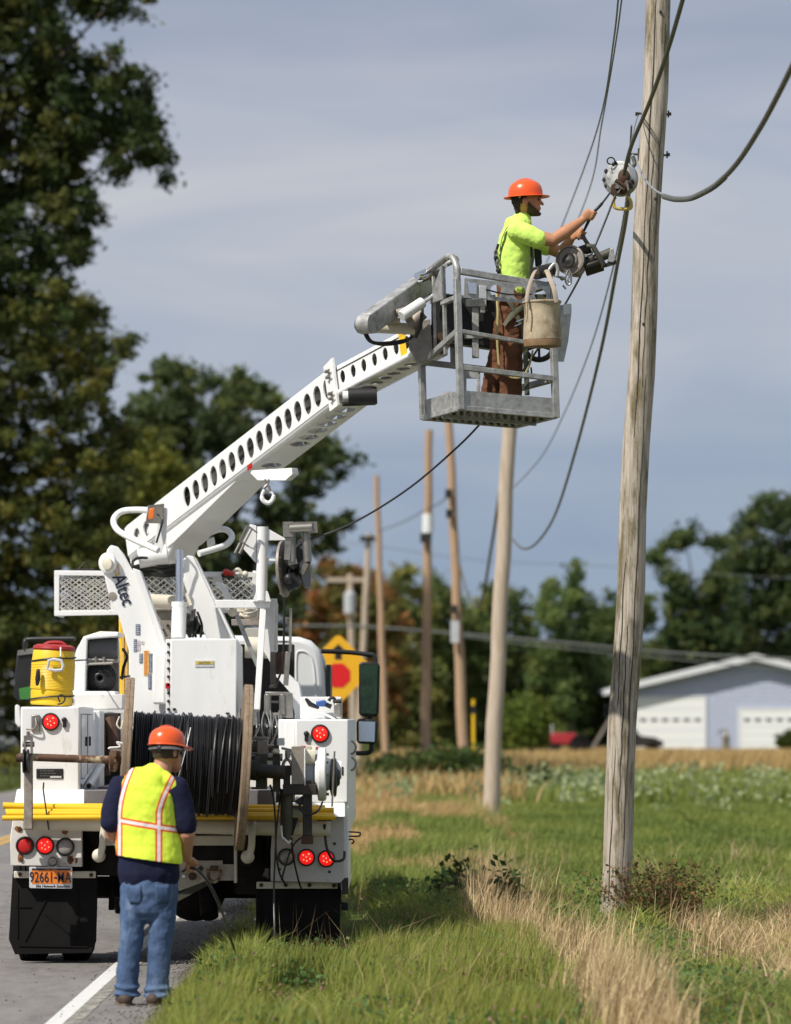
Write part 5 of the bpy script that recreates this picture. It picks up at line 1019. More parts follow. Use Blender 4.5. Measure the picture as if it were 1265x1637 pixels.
grp('end_plate', M_steel, lambda m: (m.prism([P(893, 488, 34.25), P(912, 486, 34.45), P(912, 500, 34.45), P(907, 545, 34.45), P(900, 578, 34.4), P(888, 578, 34.25)], (.01, .02, 0)),), parent=bk, bevel=.003)
grp('end_plate', M_decalw, lambda m: (m.prism([P(901, 486, 34.23), P(913, 485, 34.3), P(912, 502, 34.3), P(901, 503, 34.23)], (0, .015, 0)),), parent=bk, bevel=.002)
mb = MB(); mb.tube([P(862+23*math.cos(a), 553+22*math.sin(a), 34.45) for a in [2*math.pi*k/24 for k in range(24)]], .022, 8, closed=True)
for k in range(5): a = 2*math.pi*k/5+.3; mb.tube([P(862, 553, 34.45), P(862+22*math.cos(a), 553+21*math.sin(a), 34.45)], .010, 6)
mb.build('hand_wheel', M_black, bk)
mb = MB(); mb.tube([P(886, 440, 34.15), P(905, 446, 34.15)], .010, 8); mb.ball(P(899, 445, 34.15), .018, 8, 6); mb.tube(spline([P(908, 432, 34.15), P(904, 446, 34.15), P(908, 455, 34.15), P(913, 452, 34.15), P(912, 440, 34.15)], 5), .008, 8); mb.tube([P(900, 456, 34.15), P(905, 462, 34.15)], .008, 6); mb.build('snap_hook', M_steel2, bk)
MB().tube(spline([P(872, 440, 34.1), P(886, 422, 34.1), P(892, 430, 34.1), P(890, 442, 34.1)], 6), .014, 8).build('rail_hoop', M_steel, bk)
MB().tube([P(849, 588, 33.86)+V((0, -.03, 0)), P(850, 597, 33.9)+V((0, -.03, 0))], .007, 6).build('cable_tie', M_black, bk)
# jib arm and cylinders
j0, j1 = P(589, 517, 34.15), P(697, 440, 34.75); ju = (j1-j0).normalized(); js = V((ju.y, -ju.x, 0)).normalized(); js = -js if js.x < 0 else js; jv = js.cross(ju).normalized(); jv = -jv if jv.z < 0 else jv
jb = MB().bar(j0, j1, .12, .16, side=js).build('jib_arm', M_steel, TK, bevel=.012)
MB().prism([j0+jv*.079*math.cos(a)-ju*.085*math.sin(a)-js*.064 for a in [math.pi*k/10 for k in range(11)]], js*.128).build('jib_end', M_steel, jb, bevel=.004)
MB().lathe(j0-js*.066-ju*.02, -js, [(0, .066), (.006, .066), (.006, .052), (-.004, .05), (-.004, 0)], 26).build('pin_ring', M_chrome, jb)
MB().lathe(j0-js*.072-ju*.02, -js, [(0, .045), (.003, .0)], 24).build('pin_face', M_under, jb)
mb = MB(); mb.tube([P(670, 444, 34.4), P(688, 436, 34.45)], .045, 18); mb.lathe(P(673, 442, 34.36), (-.5, -.7, 0), [(0, .03), (.05, .03)], 14); mb.build('pivot_bush', M_chrome, TK)
mb = MB(); mb.tube([P(684, 437, 34.5), P(732, 413, 34.4)], .024, 10); mb.tube([P(690, 446, 34.5), P(712, 424, 34.3)], .02, 10); mb.build('link_arm', M_steel, TK)
MB().tube([P(642, 505, 34.2), P(676, 483, 34.3)], S(9, 34), 20).build('leveling_cylinder', M_white, TK, bevel=.006); MB().tube([P(676, 483, 34.3), P(700, 466, 34.4)], .02, 12).build('cylinder_rod', M_chrome, TK)
mb = MB(); mb.tube([P(600, 523, 34.5), P(664, 526, 34.5)], S(9.5, 34), 20); mb.pbox(617, 508, 640, 516, 34.4, .12); mb.build('leveling_cylinder', M_bone, TK)
mb = MB(); mb.tube([P(655, 520, 34.4), P(676, 500, 34.4)], .05, 14); mb.tube([P(648, 505, 34.35), P(662, 512, 34.4)], .03, 10); mb.tube([P(634, 500, 34.3), P(650, 496, 34.3)], .03, 10); mb.build('fitting', M_plate, TK)
for dx in (0, 3): MB().tube(spline([P(583+dx, 533, 34.2), P(592+dx, 546, 34.2), P(615, 551-dx, 34.25), P(645, 547-dx, 34.35), P(660, 538, 34.4)], 6), .011, 8).build('hydraulic_hose', M_black, TK)
MB().tube(spline([P(675, 500, 34.3), P(672, 522, 34.3), P(664, 540, 34.3)], 6), .014, 8).build('hydraulic_hose', M_black, TK)
# ================================================================== FAIRLEAD TOWER on the right
D3 = 36.0
grp('davit_post', M_white, lambda m: (m.tube([P(420, 842, D3), P(418, 960, D3)], S(9, D3), 24),), bevel=0)
grp('post_gusset', M_white, lambda m: (m.pprism([(428, 845), (457, 861), (457, 864), (428, 864)], D3-.01, .02),))
grp('post_gusset', M_white, lambda m: (m.pprism([(410, 850), (388, 876), (409, 900)], D3-.01, .02), m.pprism([(410, 840), (400, 838), (386, 866), (410, 880)], D3-.02, .03), m.bar(P(428, 895, D3), P(446, 896, D3), .02), m.pprism([(404, 962), (410, 945), (428, 945), (434, 962)], D3-.03, .06)))
rb = MB()
for (p, q) in (((395, 840), (412, 852)), ((383, 864), (398, 874)), ((395, 840), (383, 864)), ((403, 846), (391, 869)), ((399, 843), (387, 866))): rb.bar(P(*p, D3-.1), P(*q, D3-.1), .014)
rb.tube([P(384, 868, D3-.1), P(376, 884, D3-.1)], .012, 8); rb.tube([P(390, 870, D3-.1), P(383, 885, D3-.1)], .012, 8); rb.build('roller_bracket', M_steel2, TK)
grp('cross_beam', M_white, lambda m: (m.pbox(345, 959, 432, 972, D3+.0, .1),))
grp('rail_post', M_white, lambda m: (m.bar(P(421, 972.5, D3+.03), P(411, 1135, D3-.1), .05, .05),))
grp('column', M_white, lambda m: (m.pprism([(423, 957), (443, 957), (444, 1040), (434, 1062), (421, 1040)], D3+.1, .12),))
grp('diagonal_brace', M_steel, lambda m: (m.bar(P(377, 980, D3+.2), P(412, 1065, D3+.2), .035), m.bar(P(345, 965, D3+.2), P(378, 980, D3+.2), .03)))
grp('lever', M_bone, lambda m: (m.ball(P(372, 978, D3+.15), .04, 12, 8), m.bar(P(372, 964, D3+.1), P(373, 976, D3+.1), .02)), bevel=0)
grp('rack_floor', M_plate, lambda m: (m.pbox(376, 972, 414, 990, 38.0, .3), m.pbox(370, 990, 418, 1000, 37.7, .3)))
rb2 = random.Random(5)
for k in range(9): MB().tube(spline([P(376+rb2.uniform(0, 12), 972+rb2.uniform(0, 8), 37.9), P(392+rb2.uniform(-4, 4), 978+rb2.uniform(-6, 8), 37.8), P(408+rb2.uniform(-4, 4), 974+rb2.uniform(0, 10), 37.9)], 5), .012, 5).build('chain', M_bone, TK)
lad = MB(); lad.bar(P(443, 965, D3-.05), P(440, 1040, D3-.05), .022); lad.bar(P(465, 972, D3-.05), P(464, 1042, D3-.05), .022)
for y in (988, 1006, 1026): lad.bar(P(443, y, D3-.05), P(464, y, D3-.05), .018)
lad.build('ladder_frame', M_steel2, TK)
grp('guide_rail', M_dark, lambda m: (m.pbox(432, 1042, 441, 1098, D3-.1, .08), m.tube([P(436, 1095, D3-.1), P(437, 1100, D3-.1)], .03, 10))); grp('guide_rail', M_steel2, lambda m: (m.bar(P(461, 1042, D3-.08), P(457, 1096, D3-.08), .03, .04),))
grp('guide_back', M_rust2, lambda m: (m.pbox(441, 1042, 458, 1078, D3+.1, .05),))
grp('guide_roller', M_steel2, lambda m: (m.tube([P(428, 1110, D3-.15), P(428, 1142, D3-.15)], .028, 14), m.tube([P(452, 1110, D3-.15), P(452, 1142, D3-.15)], .028, 14), m.tube([P(428, 1142, D3-.13), P(460, 1144, D3-.13)], .02, 10), m.bar(P(424, 1109, D3-.15), P(464, 1109, D3-.15), .03, .03), m.bar(P(462, 1108, D3-.15), P(463, 1148, D3-.15), .02, .06), m.bar(P(424, 1122, D3-.1), P(450, 1122, D3-.1), .02)))
# sheave head
grp('side_disc', M_plate, lambda m: (m.lathe(P(452, 910, 35.9), (1, -.22, .05), [(-.01, .20), (0, .228), (.02, .228), (.025, .20)], 40),), bevel=0)
mb = MB()
for k in range(14): a = 2*math.pi*k/14; mb.lathe(P(451, 910, 35.88)+V((-.008, .18*math.cos(a), .20*math.sin(a))), (-1, 0, 0), [(0, .009), (.01, .009)], 6)
mb.build('bolt', M_steel2, TK)
grp('sheave', M_black, lambda m: (m.lathe(P(470, 903, 36.0), (1, -.2, .12), [(0, .20), (.015, .20), (.03, .15), (.06, .15), (.075, .20), (.09, .20)], 36), m.bar(P(462, 905, 35.75), P(484, 880, 35.75), .09, .1), m.bar(P(456, 935, 35.8), P(476, 925, 35.8), .10, .12), m.ball(P(462, 925, 35.7), .045, 10, 8)), bevel=0)
grp('fairlead', M_steel2, lambda m: (m.tube([P(463, 845, 35.6), P(499, 843, 35.6)], .036, 18), m.bar(P(460, 837, 35.6), P(500, 836, 35.6), .04, .02), m.bar(P(460, 834, 35.6), P(461, 858, 35.6), .02, .08), m.bar(P(499, 834, 35.6), P(500, 852, 35.6), .02, .08), m.tube([P(465, 852, 35.65), P(468, 898, 35.65)], .034, 16), m.tube([P(489, 852, 35.65), P(492, 898, 35.65)], .034, 16), m.bar(P(461, 900, 35.65), P(475, 897, 35.65), .04), m.tube([P(492, 898, 35.65), P(484, 915, 35.7)], .03, 10), m.bar(P(461, 860, 35.62), P(459, 895, 35.62), .02, .05)), bevel=0)
# equipment clutter between tower and right locker
tb(384, 1030, 470, 1210, 38.3, .3, 'equipment_block', M_under); tb(392, 1004, 440, 1032, 37.6, .3, 'equipment_block', mat('dull_tank', (.40, .38, .35), .6))  # first one is a dark block painted in for the shaded interior
MB().tube([P(392, 1035, 37.5), P(440, 1036, 37.5)], .09, 18).build('tank', M_bone, TK)
grp('fender', M_white, lambda m: (m.pprism([(443, 1062), (478, 1092), (488, 1150), (474, 1150), (462, 1105), (440, 1080)], 36.6, .5),)); tb(396, 1108, 414, 1160, 36.8, .2, 'pillar', M_galv)
tb(455, 1153, 472, 1200, 33.6, .6, 'locker', M_white, bevel=.006)
for k in range(22):
    x = 408+rb2.uniform(0, 42); MB().tube(spline([P(x, 1148+rb2.uniform(-12, 5), 35.6), P(x+rb2.uniform(-8, 8), 1163, 35.5), P(x+rb2.uniform(-10, 10), 1182+rb2.uniform(0, 14), 35.6)], 5), .0065, 5).build('bundled_wire', M_galv if k % 2 else M_cable, TK)
tb(380, 1224, 440, 1264, 33.4, .2, 'cross_panel', M_bone); tb(401, 1226, 412, 1265, 32.9, .2, 'pillar', M_white2)
MB().tube(spline([P(492, 1150, 33), P(500, 1143, 33), P(515, 1141, 33), P(530, 1147, 33), P(536, 1151, 33)], 5), .009, 8).build('grab_handle', M_white, TK)
# cab
M_cab = mat('cab_white', (.70, .71, .71), .3, var=.03, scale=2, coat=.4)
cabp = [(120, 1165), (118, 1050), (124, 1030), (140, 1020), (300, 1014), (478, 1018), (497, 1024), (509, 1036), (515, 1052), (518, 1075), (523, 1165)]
cab = MB().pprism(cabp, 40.2, 2.0).build('cab', M_cab, TK, bevel=.05)
MB().tube(spline([P(x, y, 40.198) for x, y in ((476, 1150), (474, 1100), (474, 1050), (480, 1041), (492, 1044), (499, 1055), (503, 1080), (507, 1150))], 6), .010, 8).build('panel_crease', M_cab, cab)
MB().pbox(200, 1045, 440, 1110, 40.17, .03).build('window', M_pane, cab)
MB().box((XL(512, 41)+.06, 40.7, 1.75), (XL(512, 41)+.10, 41.8, 2.3)).build('window', M_pane, cab); MB().box((-2.97, 40.7, 1.75), (-2.93, 41.8, 2.3)).build('window', M_pane, cab)
MB().prism([V((-2.6, 42.2, .9)), V((-2.6, 42.2, 1.75)), V((-2.6, 44, 1.5)), V((-2.6, 44.2, .8))], (1.85, 0, 0)).build('hood', M_cab, TK, bevel=.06)
# mirrors
mr = MB().pprism([(574, 1062), (578, 1058), (604, 1059), (608, 1064), (606, 1140), (602, 1146), (577, 1145), (574, 1140)], 40.8, .12).build('side_mirror', M_black, TK, bevel=.012)
MB().pprism([(577, 1063), (604, 1063), (602, 1141), (578, 1140)], 40.79, .006).build('mirror_glass', M_greenrefl, mr)
m2 = MB().pprism([(570, 1155), (573, 1149), (600, 1150), (604, 1156), (603, 1184), (599, 1190), (573, 1189), (570, 1184)], 40.8, .1).build('side_mirror', M_black, TK, bevel=.012)
MB().pprism([(573.5, 1153), (600, 1154), (599, 1186), (574, 1185)], 40.79, .006).build('mirror_glass', M_mirror, m2)
MB().tube(spline([P(514, 1041, 40.8), P(560, 1043, 40.85), P(585, 1046, 40.85), P(598, 1048, 40.85), P(601, 1060, 40.85)], 5), .022, 10).build('mirror_arm', M_black, TK)
MB().tube(spline([P(560, 1204, 40.8), P(585, 1204, 40.85), P(593, 1200, 40.85), P(594, 1188, 40.85)], 5), .022, 10).build('mirror_arm', M_black, TK)
MB().tube([P(592, 1140, 40.85), P(592, 1155, 40.85)], .02, 8).build('mirror_joint', M_black, TK)
ml = MB().pprism([(27, 1043), (60, 1037), (64, 1120), (30, 1121), (21, 1115)], 40.8, .12).build('side_mirror', M_black, TK, bevel=.012)
MB().pprism([(30, 1101), (58, 1095), (60, 1118), (32, 1118)], 40.79, .006).build('mirror_glass', mat('mirror_green_reflection', (.05, .22, .03), .2, var=.3, coat=1), ml)  # green reflection painted into the glass colour
MB().pprism([(28, 1040), (60, 1035), (60, 1044), (28, 1048)], 40.78, .02).build('mirror_trim', M_steel2, ml)
MB().tube(spline([P(40, 1042, 40.8), P(40, 1026, 40.8), P(50, 1022, 40.8), P(120, 1021, 40.6)], 6), .022, 10).build('mirror_arm', M_black, TK)
MB().pprism([(24, 1128), (27, 1126), (32, 1130), (35, 1160), (30, 1164), (24, 1155)], 40.8, .1).build('side_mirror', M_white, TK, bevel=.012)
# winch fairing with drum, left of the tower
MB().pprism([(115, 1112), (119, 1060), (124, 1036), (132, 1020), (150, 1013), (190, 1010), (190, 1018), (140, 1022), (136, 1112)], 35.9, .5).build('winch_fairing', M_white, TK, bevel=.01)
MB().pprism([(132, 1018), (160, 1009), (188, 1010), (190, 1060), (134, 1060)], 36.35, .2).build('fairing_back', M_bone, TK, bevel=.01); tb(136, 1055, 190, 1112, 36.36, .1, 'fairing_back', M_plate)
grp('hose_drum', mat('drum_grey', (.085, .085, .09), .5, var=.15), lambda m: (m.tube([P(143, 1037, 36.05), P(189, 1037, 36.05)], S(17, 36), 30),), bevel=0)
grp('drum_flange', M_dark, lambda m: (m.tube([P(139, 1037, 36.05), P(143, 1037, 36.05)], S(19, 36), 30)), bevel=0)
grp('drum_bar', M_steel2, lambda m: (m.tube([P(140, 1054, 35.95), P(182, 1056, 35.95)], .012, 8), m.tube([P(136, 1062, 35.93), P(180, 1060, 35.93)], .012, 8), m.tube([P(153, 1050, 35.93), P(154, 1063, 35.93)], .01, 8), m.tube([P(166, 1050, 35.93), P(166, 1063, 35.93)], .01, 8), m.ball(P(134, 1061, 35.93), .025, 8, 6)), bevel=0)
grp('hose_coil', M_black, lambda m: [m.tube([P(160+(24-3.4*j)*math.cos(a), 1084+(23-3.2*j)*math.sin(a), 36.12-.03*j) for a in [2*math.pi*k/32 for k in range(32)]], .015, 8, closed=True) for j in range(6)]+[m.lathe(P(160, 1084, 36.2), (0, -1, 0), [(0, .11), (.03, .11)], 28)], bevel=0)
tb(110, 1110, 196, 1134, 35.7, .8, 'shelf', M_white2, bevel=.006); tb(119, 1105, 184, 1113, 35.75, .5, 'shelf', M_white, bevel=.004); grp('tube_end', M_under, lambda m: (m.pbox(111, 1116, 117, 1124, 35.69, .02),), bevel=0)
MB().tube(spline([P(197, 1038, 36.5), P(203, 1050, 36.4), P(198, 1066, 36.4), P(195, 1085, 36.5)], 6), .013, 8).build('hose', M_black, TK); MB().tube(spline([P(192, 1083, 36.5), P(200, 1082, 36.5), P(207, 1081, 36.6)], 5), .01, 8).build('hose', M_black, TK)

# ================================================================== LOOSE THINGS ON THE TRUCK
# drinks cooler strapped to the left locker
cc = P(82, 1131, 33.0); cz = CAMH+(1150-1130)*32.6/FPX+.012; cc = V((cc.x, 33.0, cz)); tilt = V((.05, 0, 1)).normalized()
ck = thing('water_cooler', 'tall yellow drinks cooler with a red lid strapped on top of the left locker', 'cooler', cc)
s3 = lambda px: px*33.0/FPX
prof = [(0, s3(32)), (.01, s3(33.5)), (s3(22), s3(34)), (s3(23), s3(33)), (s3(25), s3(33)), (s3(26), s3(35))]
for i in range(16): prof += [(s3(27+i*2.4), s3(34.6)), (s3(27+i*2.4+1.2), s3(35.2))]
prof += [(s3(70), s3(34.5)), (s3(86), s3(33)), (s3(88), s3(32))]
cb_ = MB().lathe(cc, tilt, prof, 44).build('body', M_yel2, ck, sharp=30)
lid = MB().lathe(cc+tilt*s3(88.2), tilt, [(0, s3(33)), (s3(2), s3(34)), (s3(6), s3(33)), (s3(9), s3(26)), (s3(9.5), s3(8)), (s3(9.5), 0)], 40).build('lid', M_red, ck)
MB().tube(spline([cc+tilt*s3(96)+V((-s3(16), 0, 0)), cc+tilt*s3(100)+V((-s3(8), 0, 0)), cc+tilt*s3(100)+V((s3(10), 0, 0)), cc+tilt*s3(95)+V((s3(18), 0, 0))], 5), .015, 8).build('lid_grip', M_red, lid)
hd = MB(); q_ = [(76, 1069), (78, 1056), (86, 1054), (98, 1056), (101, 1064), (99, 1071), (88, 1072)]; hd.tube([P(x, y, 32.80) for x, y in q_], .012, 8, closed=True); hd.build('handle', M_decalw, ck)
MB().tube([P(61, 1072, 32.82), P(60.5, 1086, 32.82), P(59.5, 1094, 32.82)], [.014, .02, .012], 10, rnd_cap=True).build('spigot', M_black, ck)
for y in (1057, 1118):
    r_ = s3(35.6); z = cc.z+s3(1131-y); mb = MB(); cx_ = cc+tilt*s3(1131-y)
    mb.tube([cx_+V((r_*math.cos(a), r_*math.sin(a), .004*math.sin(3*a)+.01*math.cos(a))) for a in [2*math.pi*k/40 for k in range(40)]], .006, 6, closed=True); mb.build('strap', M_black, ck)
MB().tube(spline([P(112, 1059, 33.0), P(122, 1056, 34), P(140, 1055, 35.8)], 5), .006, 6).build('strap', M_black, ck)
MB().tube(spline([P(96, 1122, 32.77), P(93, 1115, 32.75), P(98, 1111, 32.75), P(104, 1116, 32.75), (P(100, 1124, 32.75)), P(92, 1126, 32.76)], 5), .006, 6).build('strap_loop', M_black, ck)
MB().tube([P(97, 1035, 32.85), P(97, 1050, 32.80)], .007, 6).build('strap_clip', M_decalw, ck)
# cable reel
rA, rB = P(201, 1216, 31.73), P(390, 1227, 31.785); ra_ = (rB-rA).normalized(); RF = .594
reel = thing('cable_reel', 'big wooden cable reel wound with black cable, hung behind the truck', 'cable reel', V(((rA.x+rB.x)/2, 31.75, rA.z-RF)))
for c, s in ((rA, 1), (rB, -1)):
    w_ = .062; o = MB().lathe(c-ra_*w_/2, ra_, [(0, .06), (0, RF-.006), (.006, RF), (w_*.48, RF), (w_*.49, RF-.006), (w_*.51, RF-.006), (w_*.52, RF), (w_-.006, RF), (w_, RF-.006), (w_, .06)], 64).build('flange', M_wood, reel, sharp=30)
mb = MB(); L_ = (rB-rA).length-.078; n_ = 58; prof = []
for i in range(n_):
    t = .039+L_*(i+.0)/n_; r_ = .352+.006*math.sin(i*1.9)+.004*math.sin(i*.7); w_ = L_/n_
    for k in range(5): a = math.pi*k/5; prof.append((t+w_*(k/5.0), r_-.007+.0095*math.sin(a+.15)))
wr = MB().lathe(rA, ra_, prof, 56).build('cable_winding', M_cable, reel, sharp=60)
mb = MB()
for k in range(16):   # stray crossing turns on top of the layer
    t0 = .08+L_*rb2.random()*.93; t1 = t0+rb2.uniform(-.06, .06); a0 = rb2.uniform(-2.6, .4); pts = []
    for i in range(15):
        a = a0+2.4*i/14; rad = .366; e1 = V((0, -1, 0)); e2 = ra_.cross(e1)*-1; pts.append(rA+ra_*(t0+(t1-t0)*i/14)+(e1*math.cos(a)+e2*math.sin(a))*rad)
    mb.tube(pts, .006, 6)
mb.build('loose_turn', M_cable, wr)
MB().tube(spline([P(305, 1163, 31.36), P(298, 1195, 31.3), P(289, 1230, 31.3), P(284, 1246, 31.35)], 6), .0035, 6).build('tie_string', M_decalw, reel)
MB().lathe(rA-ra_*.12, ra_, [(0, .04), (.01, .085), (.05, .085), (.08, .05)], 20).build('hub', M_rust, reel); MB().lathe(rB+ra_*.04, ra_, [(0, .05), (.03, .09), (.07, .09), (.08, .04)], 20).build('hub', M_dark, reel)
MB().tube([P(30, 1210, 31.75), P(205, 1216, 31.75)], .028, 18).build('spindle', M_rust, reel); MB().tube([P(389, 1227, 31.72), P(410, 1229, 31.75)], .028, 14).build('spindle', M_dark, reel)
MB().tube(spline([P(191, 1146, 31.7), P(187, 1158, 31.66), P(193, 1165, 31.66), P(197, 1152, 31.68)], 5), .006, 6).build('rope_tie', M_bone, reel)
MB().tube(spline([P(197, 1189, 31.6), P(187, 1187, 31.6), P(192, 1194, 31.6), P(174, 1196, 31.6), P(196, 1200, 31.62)], 5), .008, 6).build('rag_tie', M_whi, reel)
# yellow poles lying across the tail
yy = [(5, 165, 1288, 1294, 600), (8, 0, 1303, 1296, 0), (12, 0, 1297, 1307, 0), (4, 0, 1309, 1300, 0), (10, 0, 1291, 1308, 0)]
zc = .0
for i, (x0, y0, x1, y1, d, r_) in enumerate(((5, 1288, 528, 1302, 32.33, .0245), (9, 1298, 534, 1296, 32.275, .0225), (10, 1301, 533, 1304, 32.235, .021), (14, 1289, 520, 1292, 32.385, .022), (4, 1308, 536, 1307, 32.19, .0195))):
    a, b = P(x0, y0, d), P(x1, y1, d+.02*(i % 2)); root = MB()
    root.tube([a, a.lerp(b, .5)+V((0, 0, .008*(i-2)*.5)), b], r_, 16)
    o = root.build('yellow_pole', M_yel, sharp=50); tag(o, ('topmost yellow pole at the left end of the bundle, crossing down to the right', 'thick yellow pole in front of the bundle, its blunt end at the right winch', 'yellow pole just under the thick one, middle of the bundle', 'rear yellow pole, behind the others against the deck', 'lowest and thinnest yellow pole of the bundle, resting on the white pipe')[i], 'pole', 'yellow poles across the truck tail')
# grey pipes on the deck
for i, (x0, y0, x1, y1) in enumerate(((127, 1257, 150, 1228), (142, 1257, 162, 1224))):
    a, b = P(x0, y0, 32.75), P(x1, y1, 34.2); u_ = (b-a).normalized()
    o = MB().lathe(a, u_, [(.02, .021), (.0, .021), (0, .028), ((b-a).length, .028), ((b-a).length, .01)], 20).build('grey_pipe', M_gal); tag(o, ('grey conduit pipe on the deck, nearer the left locker', 'grey conduit pipe on the deck, nearer the reel')[i], 'pipe')
    MB().lathe(a+u_*.003, u_, [(0, .017), (.002, .017)], 16).build('pipe_bore', M_under, o)
# black rod leaning on the ledge
o = MB().tube([P(70, 1251, 32.25), P(69, 1262, 32.25), P(73, 1290, 32.2), P(78, 1327, 32.2)], .006, 6).build('black_rod', M_cable); tag(o, 'thin black rod leaning across the yellow poles by the left reel arm', 'rod')
# things on the lockers and rack
c = P(514, 1128, 33.9); t = thing('hand_tool', 'blue and black hand tool on top of the right locker', 'tool', c)
MB().tube([P(490, 1118, 33.9), P(496, 1126, 33.9), P(508, 1131, 33.9)], [.012, .02, .014], 8, rnd_cap=True).build('grip', M_black, t); MB().pprism([(505, 1121), (520, 1119), (523, 1125), (518, 1130), (506, 1129)], 33.85, .1).build('body', M_blue, t, bevel=.01)
MB().tube([P(520, 1126, 33.9), P(530, 1130, 33.9)], .018, 8).build('nozzle', M_black, t)
c = P(540, 1140, 33.95); t = thing('clamp_tool', 'grey metal clamp standing at the outer edge of the right locker', 'clamp', c); MB().pbox(534, 1124, 546, 1146, 33.85, .1).build('jaw', M_steel2, t, bevel=.01); MB().tube([P(533, 1122, 33.9), P(546, 1121, 33.9)], .016, 8).build('screw', M_dark, t)
MB().tube(spline([P(526, 1121, 33.9), P(529, 1116, 33.9), P(535, 1117, 33.9), P(534, 1123, 33.9)], 5), .012, 8).build('hook', M_dark, t)
c = P(362, 921, 38.95); t = thing('red_clamp', 'red hose fitting lying on the rack behind the boom tower', 'fitting', c); mb = MB(); mb.ball(P(362, 916, 38.95), .035, 10, 8); mb.ball(P(370, 918, 38.95), .025, 10, 8, (1.6, 1, 1)); mb.build('valve', mat('bright_red', (.6, .03, .02), .4), t); MB().tube([P(354, 920, 38.95), P(375, 921, 38.95)], .02, 8).build('stem', M_dark, t)
c = P(380, 921, 38.95); t = thing('grey_shackle', 'pale metal shackles lying on the rack next to the red fitting', 'shackle', c); mb = MB(); mb.tube(spline([P(374, 914, 38.9), P(381, 910, 38.9), P(386, 917, 38.9), P(380, 921, 38.9)], 5), .015, 8); mb.ball(P(392, 918, 38.9), .03, 8, 6); mb.build('bow', M_bone, t); MB().tube([P(373, 919, 38.9), P(386, 921, 38.9)], .01, 8).build('pin', M_steel2, t)
for i in range(1):
    t = MB().tube(spline([P(124, 912, 39.1), P(130, 905, 39.1), P(136, 899, 39.1), P(140, 908, 39.1), P(148, 911, 39.1)], 4), .007, 6).tube([P(121, 911, 39.1), P(150, 911, 39.1)], .012, 6).build('wire_tangle', M_dark); tag(t, 'small tangle of dark wire on the mesh rack above the cooler', 'wire')
# canvas bucket
D4 = 33.75; c = P(867, 556, D4); bg = thing('canvas_bucket', 'stained canvas tool bucket hanging on the basket rail', 'bucket', c); k4 = D4/FPX
M_canvas = mat('canvas', (.46, .38, .26), .85, var=.3, scale=9, col2=(.17, .11, .05), c2amt=(.46, .68), c2scale=6, bump=.3, bscale=25); M_leather = mat('leather_base', (.22, .13, .06), .6, var=.3, scale=14)
up4 = V((-.02, 0, 1)).normalized(); c0 = P(868, 555, D4)
prof = [(k4*12, k4*31), (k4*30, k4*30.4), (k4*50, k4*28.6), (k4*66, k4*29), (k4*72, k4*31), (k4*73, k4*30.4), (k4*71, k4*28.5), (k4*20, k4*28)]
b_ = MB().lathe(c0, up4, prof, 40).build('canvas_wall', M_canvas, bg)
mb = MB(); mb.lathe(c0, up4, [(0, k4*26), (k4*1, k4*30), (k4*12, k4*30.8), (k4*14, k4*30), (k4*12, k4*20)], 40); mb.build('leather_base', M_leather, bg)
mb = MB(); mb.lathe(c0+up4*k4*70, up4, [(0, k4*30), (k4*1, k4*31.6), (k4*3, k4*31.4), (k4*4, k4*30)], 40); mb.build('rim', M_canvas, bg)
mb = MB(); sd_ = (.014, .005)
mb.tube(spline([P(842, 483, D4-.13), P(845, 462, D4-.1), P(852, 440, D4-.03), P(857, 432, D4+.08), P(860, 437, D4+.16)], 6), sd_, 8, side=(1, 0, .3)); mb.tube(spline([P(872, 436, D4+.16), P(874, 432, D4+.06), P(879, 444, D4-.06), P(886, 462, D4-.12), P(890, 483, D4-.12)], 6), (.018, .005), 8, side=(1, 0, .3)); mb.build('strap_handle', mat('canvas_strap', (.40, .33, .26), .85, var=.2), bg)
MB().tube(spline([P(842, 482, D4-.14), P(843, 500, D4-.15), P(841, 515, D4-.15)], 5), .008, 6).build('seam', M_canvas, bg)
# ================================================================== PEOPLE
def organic(name, mb, m, parent=None, voxel=.008, smooth=8, disp=0., dscale=.1, origin=None, shrink=0.):
    me = bpy.data.meshes.new(name); me.from_pydata([tuple(v) for v in mb.v], [], mb.f)
    bm = bmesh.new(); bm.from_mesh(me); bmesh.ops.recalc_face_normals(bm, faces=bm.faces); bm.to_mesh(me); bm.free()
    o = bpy.data.objects.new('tmp', me); COL.objects.link(o)
    r_ = o.modifiers.new('r', 'REMESH'); r_.mode = 'VOXEL'; r_.voxel_size = voxel
    s_ = o.modifiers.new('s', 'SMOOTH'); s_.iterations = smooth; s_.factor = .5
    if disp:
        for k, (sz, st) in enumerate(((dscale, disp), (dscale*.45, disp*.5))):
            tx = bpy.data.textures.new('fold', 'CLOUDS'); tx.noise_scale = sz; tx.noise_depth = 2; d_ = o.modifiers.new('d', 'DISPLACE'); d_.texture = tx; d_.strength = st; d_.mid_level = .5; d_.texture_coords = 'GLOBAL'
    dg = bpy.context.evaluated_depsgraph_get(); me2 = bpy.data.meshes.new_from_object(o.evaluated_get(dg)); bpy.data.objects.remove(o); me2.name = name
    n = len(me2.vertices); co = np.zeros(n*3, np.float32); me2.vertices.foreach_get('co', co); co = co.reshape(-1, 3)
    og = V(origin) if origin is not None else V((float(co[:, 0].mean()), float(co[:, 1].mean()), float(co[:, 2].min())))
    me2.transform(Matrix.Translation(-og)); me2.materials.clear()
    return finish(me2, name, m, parent, og, 0, 180)
def L1(m, pts, rr, n=20, side=None): m.tube(pts, rr, n, side=side, rnd_cap=True); return m
M_skin = mat('tanned_skin', (.50, .235, .125), .5, var=.12, scale=14, sss=.15); M_skin2 = mat('ruddy_skin', (.50, .245, .155), .5, var=.14, scale=12, sss=.15)
